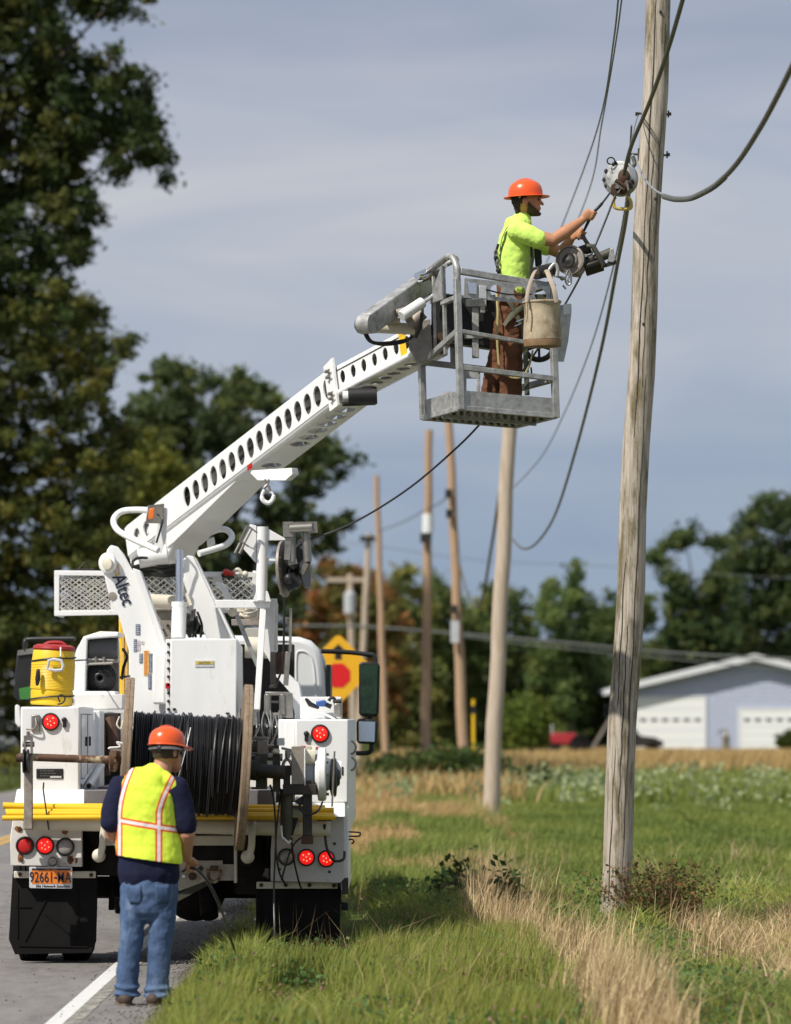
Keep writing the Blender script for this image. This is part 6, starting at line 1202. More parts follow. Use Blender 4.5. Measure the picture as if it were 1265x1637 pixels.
M_hat = mat('orange_helmet', (.80, .10, .012), .28, var=.04, scale=3, coat=.3)
M_hair = mat('dark_hair', (.022, .016, .012), .7, var=.4, scale=60, bump=.5); M_beard = mat('beard_hair', (.06, .036, .024), .75, var=.4, scale=60)
M_navy = mat('navy_cotton', (.012, .014, .040), .85, var=.3, scale=6, bump=.3, bscale=20, spec=.2)
M_jean = mat('blue_denim', (.070, .115, .215), .85, var=.34, scale=7, bump=.9, bscale=14, stretch=(1.6, 1.6, .7), col2=(.19, .26, .37), c2amt=(.5, .78), c2scale=4.5, spec=.2)
M_lime = mat('lime_cotton', (.62, .88, .17), .8, var=.08, scale=5, bump=.25, bscale=20, spec=.2)
M_brown = mat('brown_duck_cloth', (.155, .068, .036), .85, var=.25, scale=7, bump=.4, bscale=22, spec=.2); M_boot = mat('work_boot', (.07, .045, .03), .7, var=.4, scale=12)
M_web = mat('green_webbing', (.10, .105, .065), .8, var=.2, scale=20); M_webb = mat('black_webbing', (.02, .02, .02), .7); M_yweb = mat('tan_webbing', (.42, .36, .16), .8)
M_band = mat('helmet_band', (.10, .095, .10), .6)
def helmet(root, c, up, fwd, r, full_brim, brimdrop=0):
    up = up.normalized(); fwd = (fwd-up*fwd.dot(up)).normalized(); sd_ = up.cross(fwd)
    mb = MB(); n = 40; vs = []; prof = [(0.0, 1.0), (.12, 1.0), (.35, .985), (.62, .93), (.85, .80), (1.0, .62), (1.1, .42), (1.16, .22), (1.18, .05)]
    for h_, q in prof:
        for k in range(n): a = 2*math.pi*k/n; vs.append(c+up*(h_*r*.92)+fwd*math.cos(a)*q*r*1.14+sd_*math.sin(a)*q*r)
    fs = [(i*n+k, i*n+(k+1) % n, (i+1)*n+(k+1) % n, (i+1)*n+k) for i in range(len(prof)-1) for k in range(n)]; fs.append(tuple((len(prof)-1)*n+k for k in range(n)))
    mb.add(vs, fs); vs = []
    for j, (dr, dh) in enumerate(((.0, 0), (1, -.05), (1.03, -.075), (1, -.085), (-.05, -.04))):
        for k in range(n):
            a = 2*math.pi*k/n; front = max(0, math.cos(a)); ext = (.27+.12*front if full_brim else (.05+.48*front**2)); q = 1+dr*ext
            vs.append(c+up*(dh*r*(1.6 if full_brim else 1+1.5*front))+fwd*math.cos(a)*q*r*1.14+sd_*math.sin(a)*q*r)
    fs = [(i*n+k, i*n+(k+1) % n, (i+1)*n+(k+1) % n, (i+1)*n+k) for i in range(4) for k in range(n)]; mb.add(vs, fs)
    mb.tube([c+up*r*1.02*.92*math.sin(R(t))*1.18+fwd*r*1.14*math.cos(R(t))*.98 for t in range(12, 169, 12)], [(.012, .006)]*14, 8, side=sd_)
    h = mb.build('helmet', M_hat, root, sharp=55); return h
def hand(m, wrist, dirv, palm_n, size=.19, curl=.6, side=1):
    """palm, four unequal curled fingers and a thumb; dirv = forearm direction, palm_n = palm normal (fingers curl towards it)"""
    u = dirv.normalized(); n_ = (palm_n-u*palm_n.dot(u)).normalized(); s_ = u.cross(n_)*side
    pc = wrist+u*size*.25; m.tube([wrist-u*.02, wrist+u*size*.12, wrist+u*size*.35, wrist+u*size*.5], [(.026, .019), (.034, .017), (.041, .016), (.038, .013)], 14, side=s_, rnd_cap=True)
    for k, (off, ln) in enumerate(((-.030, .42), (-.010, .47), (.011, .44), (.030, .34))):
        b = wrist+u*size*.5+s_*off; L_ = size*ln; a1 = curl*.8; p = [b]; ang = 0
        for seg, fr in enumerate((.45, .32, .25)):
            ang += a1*(.9+.12*k*.3)*(1.0 if seg else .7); p.append(p[-1]+(u*math.cos(ang)+n_*math.sin(ang))*L_*fr)
        m.tube(p, [.0095, .009, .0082, .007], 8, rnd_cap=True)
    b = wrist+u*size*.15-s_*.030; p1 = b+(u*.6-s_*.55+n_*.35).normalized()*.045; p2 = p1+(u*.75+n_*.6-s_*.1).normalized()*.035; p3 = p2+(u*.5+n_*.8+s_*.35).normalized()*.026; m.tube([b, p1, p2, p3], [.013, .012, .0105, .008], 8, rnd_cap=True)
def fist(m, wrist, c, axis, rr=.021, flip=1):
    """palm from the wrist to the held rod, four unequal fingers and a thumb closed round it"""
    r_ = axis.normalized(); e = (wrist-c); e = (e-r_*e.dot(r_)).normalized(); f = r_.cross(e)*flip
    back = c+e*.030+f*-.006
    m.tube([wrist, wrist.lerp(back, .45), back, c+e*.016-f*.012], [(.027, .021), (.036, .020), (.042, .019), (.036, .013)], 14, side=r_, rnd_cap=True)
    for k, (ln, w) in enumerate(((235, .0095), (250, .0098), (242, .0094), (215, .0082))):
        o_ = c+r_*(k-1.5)*.0205; m.tube([o_+(e*math.cos(R(a))-f*math.sin(R(a)))*(rr+.002*(k % 2)+(.006 if abs(a-90) < 20 else 0)) for a in [20+ln*j/7 for j in range(8)]], [w]*6+[w*.92, w*.8], 8, rnd_cap=True)
    t0 = back-r_*.034; m.tube([t0, c-r_*.036+e*.012+f*.020, c-r_*.030-e*.004+f*.024, c-r_*.016-e*.020+f*.016], [.013, .012, .0108, .0085], 8, rnd_cap=True)
# ---------------- ground worker (seen from behind, looking right towards the reel)
D1 = 27.9
H = lambda x, y, dd=0: P(x, y, D1+dd)
gw = thing('person', 'man in lime safety vest and jeans standing on the road behind the truck', 'person', V((H(228, 1608).x, D1, 0)))
sX = V((1, 0, 0))
neck, headc = H(261, 1232, 0), H(267, 1200, .03)
body = MB()
L1(body, [H(240, 1420), H(238, 1360), H(236, 1300), H(238, 1268), H(243, 1256, .0), H(254, 1246, .01)], [(.165, .115), (.155, .105), (.17, .11), (.185, .105), (.12, .085), (.065, .065)], 24, sX)
L1(body, [H(253, 1250), H(261, 1222, .02), H(266, 1204, .03)], [.066, .060, .06], 18)
body.ball(headc+V((0, .0, .012)), .092, 22, 16, (.92, 1.08, 1.16))
fdir = V((.72, .66, -.22)).normalized()          # he looks right and slightly down
L1(body, [headc+fdir*.03+V((0, 0, -.03)), headc+fdir*.075+V((0, 0, -.085))], [(.062, .06), (.042, .035)], 16)   # jaw and chin
L1(body, [headc+fdir*.095+V((0, 0, .0)), headc+fdir*.112+V((0, 0, -.03))], [.011, .015], 10)                     # nose
es = fdir.cross(V((0, 0, 1))).normalized()
for s in (-1, 1):
    ec = headc-V((0, 0, .012))+es*s*.086+fdir*-.008; body.ball(ec, .032, 12, 8, (.45, .8, 1.05))
arm = lambda pts, rr: L1(body, pts, rr, 16)
arm([H(190, 1262), H(180, 1314, .02), H(179, 1332, .05), H(200, 1352, .26)], [.055, .048, .05, .03])
arm([H(284, 1262), H(295, 1305, -.01), H(299, 1334, .0), H(297, 1358, .06), H(299, 1373, .10)], [.055, .050, .053, .043, .030])
L1(body, [H(216, 1415), H(213, 1500), H(202, 1592)], [.085, .055, .04], 18); L1(body, [H(262, 1415), H(257, 1505), H(251, 1594)], [.085, .055, .04], 18)
fist(body, H(299.5, 1373, .13), H(306, 1388, .19), H(318, 1393, .22)-H(297, 1391, .18))
hand(body, H(200, 1352, .26), V((.5, .8, -.1)), V((.2, 0, -1)), curl=.9, side=-1)
organic('body', body, M_skin2, gw, .0065, 4, origin=V((H(228, 1608).x, D1, .02)))
# hair: short back and sides below the helmet band
hr = MB(); hr.ball(headc+V((-.004, -.004, .004)), .0965, 22, 16, (.95, 1.08, 1.05)); hr_o = organic('hair', hr, mat('cropped_hair', (.055, .032, .022), .8, var=.4, scale=60), gw, .008, 2)
me = hr_o.data; bm = bmesh.new(); bm.from_mesh(me)
off = WL[hr_o.name]
bmesh.ops.delete(bm, geom=[v for v in bm.verts if (V(v.co)+off-headc).z < -.052 or (V(v.co)+off-headc).dot(V((fdir.x, fdir.y, 0)).normalized()) > .030], context='VERTS'); bm.to_mesh(me); bm.free()
# jeans
jn = MB(); L1(jn, [H(239, 1395, 0), H(238, 1425, 0), H(238, 1440)], [(.178, .122), (.184, .130), (.168, .116)], 24, sX)
L1(jn, [H(215, 1425), H(213, 1470), H(209, 1510), H(205, 1550), H(203, 1585)], [.092, .083, .075, .070, .068], 20); L1(jn, [H(262, 1425), H(260, 1470), H(256, 1512), H(253, 1552), H(252, 1587)], [.092, .084, .077, .072, .070], 20)
for (x, y) in ((203, 1578), (204, 1590), (252, 1581), (252, 1592)): jn.tube([H(x+1.5*math.cos(a), y, 0)+V((.070*math.cos(a), .070*math.sin(a), .006*math.sin(2*a+y))) for a in [2*math.pi*k/20 for k in range(20)]], .011, 8, closed=True)
jo = organic('jeans', jn, M_jean, gw, .007, 8, disp=.017, dscale=.11)
for x in (215, 263):   # back pockets lie on the cloth
    cx_, yb_ = x, 1432; mb = MB(); 
    rows_ = []
    M_pk = MATS['blue_denim']
    for j in range(7):
        for i in range(7):
            a = (i/6-.5)*1.25; yy_ = 1414+j*5.2; w = (1 if j < 5 else .82 if j == 5 else .45); c_ = H(239 if False else x, yy_, 0); mb.v.append(tuple(V((c_.x+math.sin(a*w)*.093, D1-.004-math.cos(a*w)*(.128 if yy_ < 1445 else .118)*1.0, c_.z))))
    mb.f = [(j*7+i, j*7+i+1, (j+1)*7+i+1, (j+1)*7+i) for j in range(6) for i in range(6)]; mb.mi = [0]*len(mb.f)
    pk = mb.build('pocket', M_jean, jo); sw = pk.modifiers.new('w', 'SHRINKWRAP'); sw.target = jo; sw.wrap_method = 'NEAREST_SURFACEPOINT'; sw.wrap_mode = 'OUTSIDE_SURFACE'; sw.offset = .003; so = pk.modifiers.new('s', 'SOLIDIFY'); so.thickness = .003
# navy shirt
sh = MB(); L1(sh, [H(238, 1398), H(238, 1370), H(236, 1330), H(235, 1300), H(236, 1270), H(241, 1258), H(250, 1254)], [(.197, .138), (.19, .132), (.176, .122), (.180, .122), (.186, .112), (.14, .09), (.08, .07)], 26, sX)
L1(sh, [H(194, 1258), H(185, 1280), H(180, 1300), H(178, 1316)], [.076, .076, .073, .069], 18); L1(sh, [H(282, 1259), H(290, 1285), H(294, 1308), H(297, 1322)], [.077, .077, .076, .073], 18)
organic('shirt', sh, M_navy, gw, .0075, 6, disp=.014, dscale=.12)
# vest with reflective bands woven in
def vest_mat():
    m = bpy.data.materials.new('safety_vest'); m.use_nodes = True; nt = m.node_tree; nt.nodes.clear(); ln = nt.links.new; N = nt.nodes.new
    out = N('ShaderNodeOutputMaterial'); b = N('ShaderNodeBsdfPrincipled'); ln(b.outputs[0], out.inputs[0]); g = N('ShaderNodeNewGeometry'); s = N('ShaderNodeSeparateXYZ'); ln(g.outputs['Position'], s.inputs[0])
    def M(op, a, b_=None, c_=None):
        n = N('ShaderNodeMath'); n.operation = op
        for i, v in enumerate((a, b_, c_)):
            if v is None: continue
            if isinstance(v, (int, float)): n.inputs[i].default_value = v
            else: ln(v, n.inputs[i])
        return n.outputs[0]
    X_, Z_ = s.outputs['X'], s.outputs['Z']; k = D1/FPX
    zt = CAMH+(1150-1300)*k; over = M('MAXIMUM', M('SUBTRACT', Z_, zt), 0.)
    xr_ = M('MULTIPLY_ADD', M('POWER', over, 1.35), .62, (256-632.5)*k); xl_ = M('MULTIPLY_ADD', M('POWER', over, 1.5), .50, (192-632.5)*k)
    dv = M('MINIMUM', M('ABSOLUTE', M('SUBTRACT', X_, xr_)), M('ABSOLUTE', M('SUBTRACT', X_, xl_)))
    zh = M('MULTIPLY_ADD', M('SUBTRACT', X_, (236-632.5)*k), -.165, CAMH+(1150-1318.5)*k); dh = M('ABSOLUTE', M('SUBTRACT', Z_, zh))
    dm = M('MINIMUM', dv, dh); isor = M('LESS_THAN', dm, .0225); issil = M('LESS_THAN', dm, .0100)
    nz_ = N('ShaderNodeTexNoise'); nz_.inputs['Scale'].default_value = 9; nz_.inputs['Detail'].default_value = 5; mr = N('ShaderNodeMapRange'); mr.inputs[3].default_value = .88; mr.inputs[4].default_value = 1.1; ln(nz_.outputs['Fac'], mr.inputs[0])
    def mixc(f, a, c): 
        n = N('ShaderNodeMix'); n.data_type = 'RGBA'; ln(f, n.inputs[0])
        if isinstance(a, tuple): n.inputs[6].default_value = (*a, 1)
        else: ln(a, n.inputs[6])
        n.inputs[7].default_value = (*c, 1); return n.outputs[2]
    c1 = mixc(isor, (.74, .92, .075), (.82, .13, .03)); c2 = mixc(issil, c1, (.82, .74, .74))
    mu = N('ShaderNodeMix'); mu.data_type = 'RGBA'; mu.blend_type = 'MULTIPLY'; mu.inputs[0].default_value = 1; ln(c2, mu.inputs[6]); ln(mr.outputs[0], mu.inputs[7]); ln(mu.outputs[2], b.inputs['Base Color'])
    b.inputs['Roughness'].default_value = .75; b.inputs['Specular IOR Level'].default_value = .2; return m
vs_ = MB(); L1(vs_, [H(239, 1376), H(238, 1350), H(235, 1310), H(234, 1280), H(236, 1262), H(242, 1250), H(248, 1243)], [(.206, .150), (.199, .143), (.186, .139), (.190, .140), (.180, .132), (.145, .115), (.092, .09)], 28, sX)
L1(vs_, [H(206, 1266), H(226, 1252)], [(.036, .085), (.05, .095)], 18); L1(vs_, [H(274, 1266), H(262, 1252)], [(.036, .085), (.05, .095)], 18)
vo = organic('vest', vs_, vest_mat(), gw, .007, 6, disp=.016, dscale=.13)
bm = bmesh.new(); bm.from_mesh(vo.data); off = WL[vo.name]; zc_ = CAMH+(1150-1374)*D1/FPX
bmesh.ops.bisect_plane(bm, geom=bm.verts[:]+bm.edges[:]+bm.faces[:], plane_co=V((H(238, 0).x, D1, zc_))-off, plane_no=(-.14, 0, -1), clear_outer=True); bm.to_mesh(vo.data); bm.free()
so = vo.modifiers.new('thick', 'SOLIDIFY'); so.thickness = .006; so.offset = 1
hup = V((-.03, -.06, 1)); helmet(gw, headc+V((.0, -.005, .038)), V((.04, .10, 1)), V((.72, .66, -.1)), .106, False)
bd = MB(); upb = V((.04, .1, 1)).normalized(); q1 = V((1, 0, -.04)).normalized(); q2 = upb.cross(q1); bc = headc+V((0, -.004, .018))
bd.tube([bc+q1*.099*math.cos(a)+q2*.108*math.sin(a)-upb*(.006 if math.sin(a) < 0 else 0) for a in [2*math.pi*k/36 for k in range(36)]], (.006, .022), 8, closed=True, side=None).build('helmet_band', M_band, gw)
MB().lathe(bc+V((-.038, -.104, -.004)), (-.2, -1, 0), [(0, .018), (.012, .018), (.016, .01)], 16).build('adjuster_knob', M_black, gw)
for (x, y, ang) in ((199, 1602, -.15), (250, 1606, .35)):
    b_ = MB(); u_ = V((math.sin(ang), math.cos(ang), 0)); c = H(x, y, 0); c.z = 0
    L1(b_, [c+V((0, 0, .045))-u_*.05, c+V((0, 0, .05))+u_*.08, c+V((0, 0, .04))+u_*.19], [(.048, .045), (.045, .042), (.044, .032)], 16, V((u_.y, -u_.x, 0))); L1(b_, [c+V((0, 0, .06)), c+V((0, 0, .13))], [.05, .052], 14)
    o = organic('boot', b_, M_boot, gw, .008, 3)
    MB().prism([c+V((0, 0, .0))+u_*(.06+.155*math.cos(a))+V((u_.y, -u_.x, 0))*.055*math.sin(a) for a in [2*math.pi*k/20 for k in range(20)]], (0, 0, .022)).build('sole', mat('pale_sole', (.16, .13, .09), .8), o)
# the cable end in his right hand
o = MB().tube(spline([H(290, 1394, .18), H(306, 1388, .19), H(318, 1393, .22), H(334, 1413, .3), H(352, 1450, .5), P(366, 1492, 28.9), P(376, 1522, 29.2), P(383, 1540, 29.4)], 8), .0085, 10).build('cable_end', M_cable); tag(o, 'short black cable held by the man behind the truck, its end hanging in the grass', 'cable')
# ---------------- worker in the basket (profile, facing right)
D2 = 34.45
W = lambda x, y, dd=0: P(x, y, D2+dd)
sY = V((0, 1, 0))
bw = thing('person', 'bearded man in lime shirt standing in the raised basket, reaching out', 'person', W(810, 650))
hc = W(843, 321, -.02); body = MB()
L1(body, [W(821, 485), W(824, 445), W(826, 400), W(827, 375), W(832, 362)], [(.15, .11), (.145, .11), (.155, .12), (.15, .095), (.08, .07)], 24, sY)
L1(body, [W(834, 356), W(838, 342), W(841, 330)], [.058, .058, .058], 16)
body.ball(hc+V((-.008, 0, .012)), .096, 24, 18, (1.08, .86, 1.12))
body.ball(hc+V((.035, 0, -.03)), .066, 18, 12, (1.0, .92, 1.3)); L1(body, [hc+V((.04, 0, -.07)), hc+V((.078, 0, -.092))], [(.05, .035), (.026, .022)], 14, sY)
L1(body, [hc+V((.098, 0, .008)), hc+V((.112, 0, -.012)), hc+V((.121, 0, -.028))], [.008, .010, .0125], 10)
body.ball(hc+V((.092, 0, .022)), .02, 10, 8, (1, 1.9, .7))                                  # brow
body.ball(hc+V((.098, 0, -.053)), .012, 10, 8, (.9, 1.9, .55)); body.ball(hc+V((.096, 0, -.066)), .012, 10, 8, (.9, 1.7, .6))  # lips
for s in (-1, 1): body.ball(hc+V((-.018, s*.083, -.012)), .03, 12, 8, (.8, .4, 1.15))
arm = lambda pts, rr: L1(body, pts, rr, 16)
w_r = W(931, 352, -.12); w_l = W(914, 381, .10)
arm([W(827, 368, -.18), W(852, 378, -.20), W(884, 384, -.20), W(904, 371, -.17), w_r], [.066, .060, .053, .050, .031])
arm([W(836, 370, .18), W(862, 388, .20), W(894, 403, .18), W(905, 394, .14), w_l], [.064, .056, .050, .044, .030])
fist(body, w_r, W(947, 343, -.13), W(962, 326, -.12)-W(932, 372, -.04), flip=-1)
fist(body, w_l, W(931, 374, -.03), W(948, 342, -.14)-W(924, 383, -.02), flip=-1)
L1(body, [W(816, 488, -.09), W(816, 562, -.09), W(817, 636, -.08)], [.09, .062, .042], 18); L1(body, [W(818, 488, .09), W(800, 565, .1), W(784, 640, .12)], [.09, .06, .042], 18)
organic('body', body, M_skin, bw, .0065, 4, origin=W(810, 648))
MB().ball(hc+V((.088, -.036, .006)), .009, 8, 6).build('eye', M_pane, bw)
br_ = MB(); br_.ball(hc+V((.032, 0, -.052)), .070, 20, 14, (1.02, .96, .95)); L1(br_, [hc+V((.045, 0, -.088)), hc+V((.084, 0, -.096))], [(.05, .034), (.03, .024)], 14, sY); L1(br_, [hc+V((.01, -.07, .0)), hc+V((.02, -.07, -.05))], [.014, .02], 10); L1(br_, [hc+V((.01, .07, .0)), hc+V((.02, .07, -.05))], [.014, .02], 10)
bo = organic('beard', br_, M_beard, bw, .006, 2); bm = bmesh.new(); bm.from_mesh(bo.data); off = WL[bo.name]
def kill(v):
    q = V(v.co)+off-hc
    return q.z > -.046+(.05-q.x)*.8 or q.x < -.002 or (q.x > .088 and q.z > -.062)
bmesh.ops.delete(bm, geom=[v for v in bm.verts if kill(v)], context='VERTS'); bm.to_mesh(bo.data); bm.free()
hr = MB(); hr.ball(hc+V((-.020, 0, .012)), .1, 22, 16, (1.04, .90, 1.02)); L1(hr, [hc+V((-.085, 0, -.01)), hc+V((-.075, 0, -.075))], [(.06, .03), (.05, .02)], 12, sY); ho = organic('hair', hr, M_hair, bw, .007, 2, disp=.012, dscale=.02); bm = bmesh.new(); bm.from_mesh(ho.data); off = WL[ho.name]
def kill2(v):
    q = V(v.co)+off-hc
    return q.x > -.005 and q.z < .03 or q.x > .06 or (q.z < -.03 and q.x > -.05)
bmesh.ops.delete(bm, geom=[v for v in bm.verts if kill2(v)], context='VERTS'); bm.to_mesh(ho.data); bm.free()
helmet(bw, hc+V((-.012, 0, .040)), V((-.04, 0, 1)), V((1, 0, .02)), .118, True)
MB().tube(spline([hc+V((-.045, -.098, .045)), hc+V((-.055, -.096, .03)), hc+V((-.065, -.088, .014))], 4), (.009, .003), 8, side=(0, 0, 1)).build('chin_strap', M_amber, bw)
ts = MB(); ts.ball(W(829, 359), .112, 16, 10, (1.0, 1.2, .66)); L1(ts, [W(822, 466), W(823, 440), W(824, 410), W(826, 380), W(830, 362), W(835, 350)], [(.168, .132), (.165, .130), (.178, .148), (.182, .132), (.13, .11), (.078, .075)], 26, sY)
L1(ts, [W(826, 368, -.17), W(846, 376, -.20), W(861, 383, -.205)], [.084, .080, .076], 18); L1(ts, [W(834, 370, .17), W(856, 384, .20), W(873, 394, .20)], [.084, .080, .074], 18)
to = organic('t_shirt', ts, M_lime, bw, .007, 7, disp=.018, dscale=.11)
pn = MB(); L1(pn, [W(821, 462), W(822, 480), W(822, 495)], [(.165, .132), (.172, .138), (.16, .125)], 24, sY)
L1(pn, [W(818, 488, -.08), W(817, 530, -.09), W(818, 565, -.09), W(817, 600, -.085), W(816, 632, -.08)], [.108, .098, .088, .086, .088], 20); L1(pn, [W(818, 490, .08), W(806, 535, .09), W(799, 570, .1), W(790, 605, .11), W(783, 636, .12)], [.104, .094, .085, .082, .082], 20)
po = organic('trousers', pn, M_brown, bw, .007, 5, disp=.026, dscale=.08)
for (x, y, dd) in ((818, 647, -.08), (785, 647, .12)):
    b_ = MB(); c = W(x, y, dd); L1(b_, [c+V((-.04, 0, .0)), c+V((.08, 0, .0)), c+V((.17, 0, -.01))], [(.045, .045), (.045, .042), (.045, .032)], 14, sY); L1(b_, [c, c+V((0, 0, .08))], [.05, .05], 12); organic('boot', b_, M_boot, bw, .009, 3)
# harness webbing and lanyard
def web(pts, w, m, name='harness_strap', r=.0035, side=(0, 1, 0)): return MB().tube(spline(pts, 7), (w, r), 8, side=side).build(name, m, bw)
sB = -.155
web([W(826, 352, -.10), W(812, 362, -.14), W(802, 385, -.13), W(800, 410, -.10), W(800, 438, -.05)], .018, M_web, side=(0, 1, 0))
web([W(858, 400, -.10), W(862, 425, -.1), W(860, 445, -.08)], .016, M_webb, side=(0, 1, 0))
web([W(849, 385, -.16), W(850, 410, -.165), W(848, 440, -.165), W(846, 460, -.16)], .010, M_webb, side=(1, 0, 0))
web([W(796, 478, -.16), W(812, 480, -.215), W(824, 500, -.212), W(834, 520, -.19)], .016, M_web, side=(1, 0, .5))
web([W(806, 520, -.20), W(820, 502, -.214), W(840, 488, -.21), W(852, 480, -.15)], .020, M_web, side=(.4, 0, .8))
web([W(810, 470, -.2), W(820, 490, -.212), W(832, 516, -.205)], .016, M_web, side=(1, 0, .5))
web([W(838, 520, -.19), W(840, 560, -.185), W(842, 600, -.18), W(843, 632, -.17)], .020, M_web, side=(1, 0, 0))
web([W(794, 470, -.14), W(796, 500, -.2), W(795, 540, -.2), W(798, 585, -.2)], .009, M_yweb, 'lanyard', .006, side=(1, 0, 0)); web([W(798, 588, -.2), W(815, 602, -.22), W(835, 602, -.22), W(846, 585, -.2), W(852, 560, -.17)], .009, M_yweb, 'lanyard', .006, side=(0, 0, 1))
mb = MB(); c = W(830, 517, -.225); mb.tube([c+V((dx, 0, dz)) for dx, dz in ((-.035, -.02), (-.02, .015), (.035, .035), (.02, 0))], .006, 6, closed=True); mb.build('buckle', M_chrome, bw)
mb = MB(); mb.tube(spline([W(797, 390, -.1), W(792, 410, -.08), W(796, 430, -.08), W(798, 442, -.08)], 5), .010, 8); mb.ball(W(793, 412, -.1), .018, 8, 6); mb.ball(W(797, 432, -.1), .02, 8, 6); mb.build('shock_pack', M_webb, bw)
mb = MB(); mb.tube([W(793+2.5*math.cos(a), 404+5*math.sin(a), -.12) for a in [2*math.pi*k/12 for k in range(12)]], .005, 6, closed=True); mb.tube([W(796+2.5*math.cos(a), 420+5*math.sin(a), -.12) for a in [2*math.pi*k/12 for k in range(12)]], .005, 6, closed=True); mb.build('carabiner', M_steel2, bw)
MB().pprism([(854, 395), (866, 400), (867, 420), (862, 430), (856, 425)], D2-.06, .03).build('chest_pad', M_webb, bw, bevel=.01)
# ================================================================== EQUIPMENT HE HANDLES
DL = 34.35
rod = MB().tube(spline([W(924, 383, -.02), W(931, 374, -.03), W(947, 343, -.13), W(962, 326, -.12), W(975, 309, .1)], 6), [.010]*9+[.012]*10+[.008]*6, 10).build('pull_rod', M_black); tag(rod, 'short black pull strap gripped between both hands of the basket worker', 'tool')
# lasher body
ls = thing('cable_lasher', 'dark metal cable lashing machine hanging by the basket under the worker hands', 'lashing machine', P(935, 437, DL)); K = lambda x, y, dd=0: P(x, y, DL+dd)
MB().lathe(K(913, 416), (-.35, -.93, .05), [(-.06, .10), (.0, .115), (.03, .115), (.035, .10), (.02, .095), (.02, .065), (.04, .06), (.045, .05), (.02, .045), (.02, 0)], 36).build('end_drum', M_plate, ls)
MB().lathe(K(909, 417, -.05), (-.35, -.93, .05), [(0, .045), (.02, .045), (.02, .03), (.03, .01)], 20).build('drum_core', M_dark, ls)
MB().prism([K(912, 396, -.03), K(922, 395, -.03), K(937, 430, -.03), K(929, 440, -.03), K(914, 439, -.03), K(896, 430, -.03)], (0, .18, 0)).build('end_housing', M_plate, ls, bevel=.01)
MB().tube([K(922, 404, .05), K(944, 396, .05)], .040, 16).build('upper_tube', M_dark, ls); MB().tube([K(928, 422, .04), K(950, 415, .04)], .05, 18).build('motor', M_dark, ls)
MB().tube([K(936, 432), K(964, 423)], [(.03, .06)]*2, 14).build('lower_body', M_dark, ls, bevel=.006)
MB().tube([K(941, 393, -.06), K(948, 393, -.06), K(965, 422, -.06), K(964, 427, -.06)], [(.02, .018), (.025, .02), (.025, .02), (.015, .01)], 10, rnd_cap=True).build('cover_plate', M_olive, ls)
MB().tube([K(950, 415, .05), K(978, 403, .05)], .038, 16).build('cylinder', M_olive, ls); MB().prism([K(976, 398, .0), K(981, 396, .0), K(984, 415, .0), K(980, 420, .0), K(972, 418, .0)], (0, .10, 0)).build('end_bracket', M_steel, ls, bevel=.004)
MB().bar(K(958, 427, .02), K(986, 419, .02), .02, .03).build('skid_bar', M_dark, ls); MB().box(K(932, 406, -.03), K(938, 412, .04)).build('window_block', M_steel, ls)
MB().tube(spline([K(943, 394, -.02), K(936, 384, -.03), K(931, 374, -.04)], 4), (.016, .006), 8, side=(1, 0, .5)).build('sling', M_webb, ls)
MB().tube(spline([K(909, 430, -.1), K(911, 438, -.1), K(908, 448, -.1), K(913, 452, -.1), K(914, 440, -.1), K(910, 432, -.1)], 4), .006, 6).build('snap_hook', M_chrome, ls)
# round clamp / payout drum at the pole
DP = 35.3; rc = thing('round_clamp', 'round silver cable clamp with a yellow handle hanging at the near pole', 'cable clamp', P(995, 320, DP)); J = lambda x, y, dd=0: P(x, y, DP+dd); M_alu = mat('cast_aluminium', (.40, .41, .40), .42, .6, var=.3, scale=14, col2=(.12, .10, .08), c2amt=(.52, .66), c2scale=10)
ax_ = V((-.35, -.93, .1)).normalized()
MB().lathe(J(994, 287, .08), ax_, [(-.06, .10), (-.02, .135), (.04, .142), (.06, .138), (.075, .11), (.085, .10), (.09, .0)], 40).build('housing', M_alu, rc)
mb = MB()
for a in (150, 185, 210, -20, -45, 60, 110): 
    e1 = ax_.orthogonal().normalized(); c = J(994, 287, .08)+ax_*.072+V((math.cos(R(a)), -.38*math.cos(R(a)), math.sin(R(a))))*.115; mb.ball(c, .016, 10, 6, (1, .6, 1.2))
mb.build('vent_hole', M_dark, rc)
mb = MB(); mb.ball(J(998, 283, -.06), .05, 14, 10, (1, .7, 1.3)); mb.prism([J(978, 295, -.09), J(988, 292, -.09), J(992, 306, -.09), J(984, 314, -.09), J(977, 308, -.09)], (0, .08, 0)); mb.ball(J(1004, 296, -.07), .04, 12, 8); mb.ball(J(996, 304, -.06), .035, 12, 8); mb.tube([J(984, 288, -.08), J(1006, 302, -.08)], .018, 8); mb.build('mechanism', M_rust2, rc)
mb = MB(); mb.box(J(984, 296, -.12), J(990, 302, -.08)); mb.tube([J(982, 292, -.11), J(994, 300, -.11), J(988, 308, -.11)], .008, 6); mb.tube([J(1002, 288, -.11), J(1005, 304, -.11)], .009, 6); mb.build('latch', M_steel2, rc)
MB().tube(spline([J(984, 314, -.02), J(981, 322, -.02), J(984, 332, -.02), J(1000, 334, -.02), J(1009, 332, -.02), J(1009, 322, -.02), J(1004, 314, -.02)], 5), .014, 10).build('handle', mat('handle_yellow', (.62, .45, .10), .5, var=.2), rc)
MB().tube([J(977+6*math.cos(a), 257+5.5*math.sin(a), 0) for a in [2*math.pi*k/18 for k in range(18)]], .006, 8, closed=True).tube([J(983, 257, 0), J(987, 262, .03)], .008, 6).build('ring', M_dark, rc)
MB().tube(spline([J(1012, 250, .1), J(1015, 262, .08), J(1010, 268, .06)], 4), .016, 8).build('hanger', M_olive, rc)
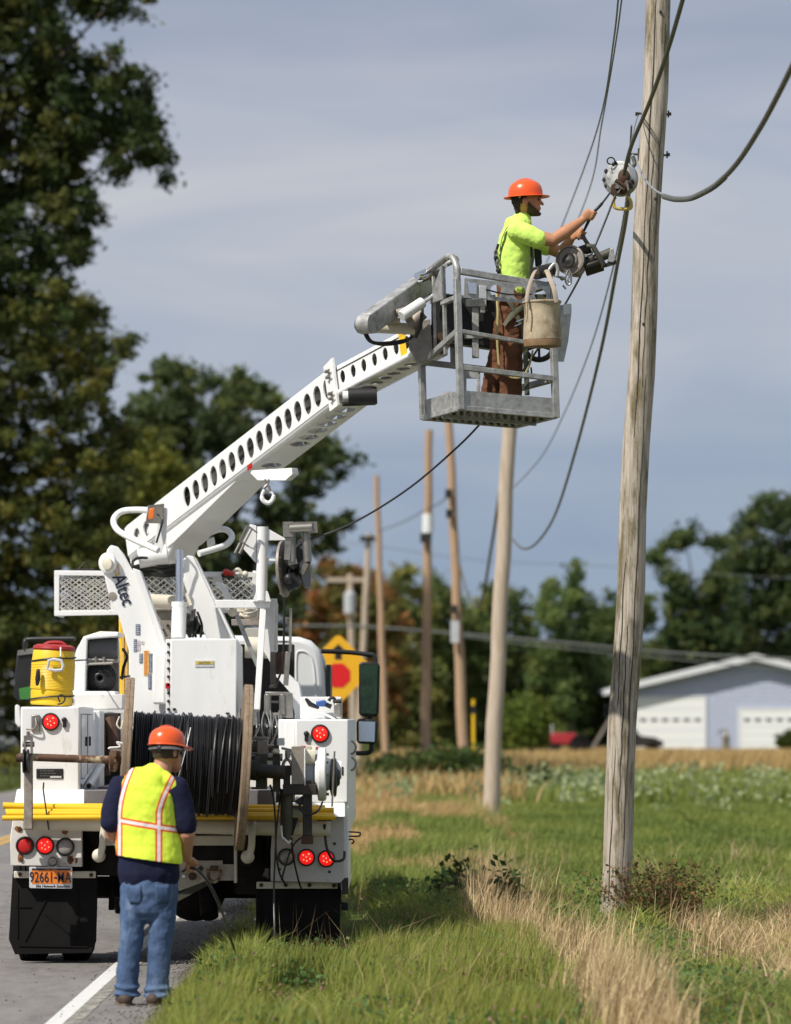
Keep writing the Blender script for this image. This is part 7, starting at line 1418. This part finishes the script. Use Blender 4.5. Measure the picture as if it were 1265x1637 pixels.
# cables that reach the camera side
cable('support_strand', 'weathered cable rising steeply from the round clamp across the near pole', [(998, 278, 35.15), (1010, 232, 34.3), (1040, 160, 32.8), (1068, 80, 31.2), (1093, -5, 29.7), (1118, -95, 28.2)], .0165, M_grn)
o = cable('looping_cable', 'heavy cable dipping from the near pole and sweeping up to the right edge', [(1066, 315, 34.2), (1078, 318, 33.6), (1096, 318, 32.8), (1112, 314, 32), (1140, 299, 30.6), (1176, 264, 28.9), (1214, 207, 27.2), (1248, 144, 25.8), (1290, 58, 24.4)], .0175, M_grn, n=12)
w_ = MB(); pts = spline([P(*p) for p in [(1062, 314, 34.3), (1078, 318, 33.6), (1096, 318, 32.8), (1112, 314, 32), (1140, 299, 30.6), (1160, 282, 29.7)]], 16)
for i in range(0, len(pts)-2, 1): 
    t = (pts[i+1]-pts[i]).normalized(); a = t.orthogonal().normalized(); b_ = t.cross(a); 
    w_.tube([pts[i]+(a*math.cos(q)+b_*math.sin(q))*.019+t*.0 for q in [2*math.pi*k/10 for k in range(10)]], .0035, 5, closed=True)
w_.build('wire_wrap', M_galv, o)
cable('dead_end_grip', 'bright twisted steel grip curving from the pole bolt into the heavy cable', [(1012, 248, 36.2), (1019, 262, 36.0), (1030, 284, 35.6), (1046, 303, 35.0), (1066, 313, 34.4), (1076, 317, 33.9)], .010, mat('bright_strand', (.52, .54, .56), .35, .7, var=.2, scale=60))
cable('guy_wire', 'thin wire from the upper eye bolt down to the round clamp', [(1020, 184, 36.4), (1012, 215, 36.1), (1006, 245, 35.6), (1000, 262, 35.4)], .005, M_galv)
cable('black_service_cable', 'slim black cable from the truck sheave, under the basket, to the round clamp', [(438, 1100, 36.0), (452, 1060, 35.95), (455, 960, 35.9), (461, 905, 35.85), (472, 880, 35.8), (492, 864, 35.7), (545, 845, 35.6), (600, 816, 35.5), (660, 776, 35.4), (718, 727, 35.3), (762, 684, 35.2), (808, 628, 35.15), (852, 570, 35.1), (905, 484, 35.1), (940, 418, 35.1), (962, 368, 35.15), (984, 312, 35.2)], .0088, M_cable)
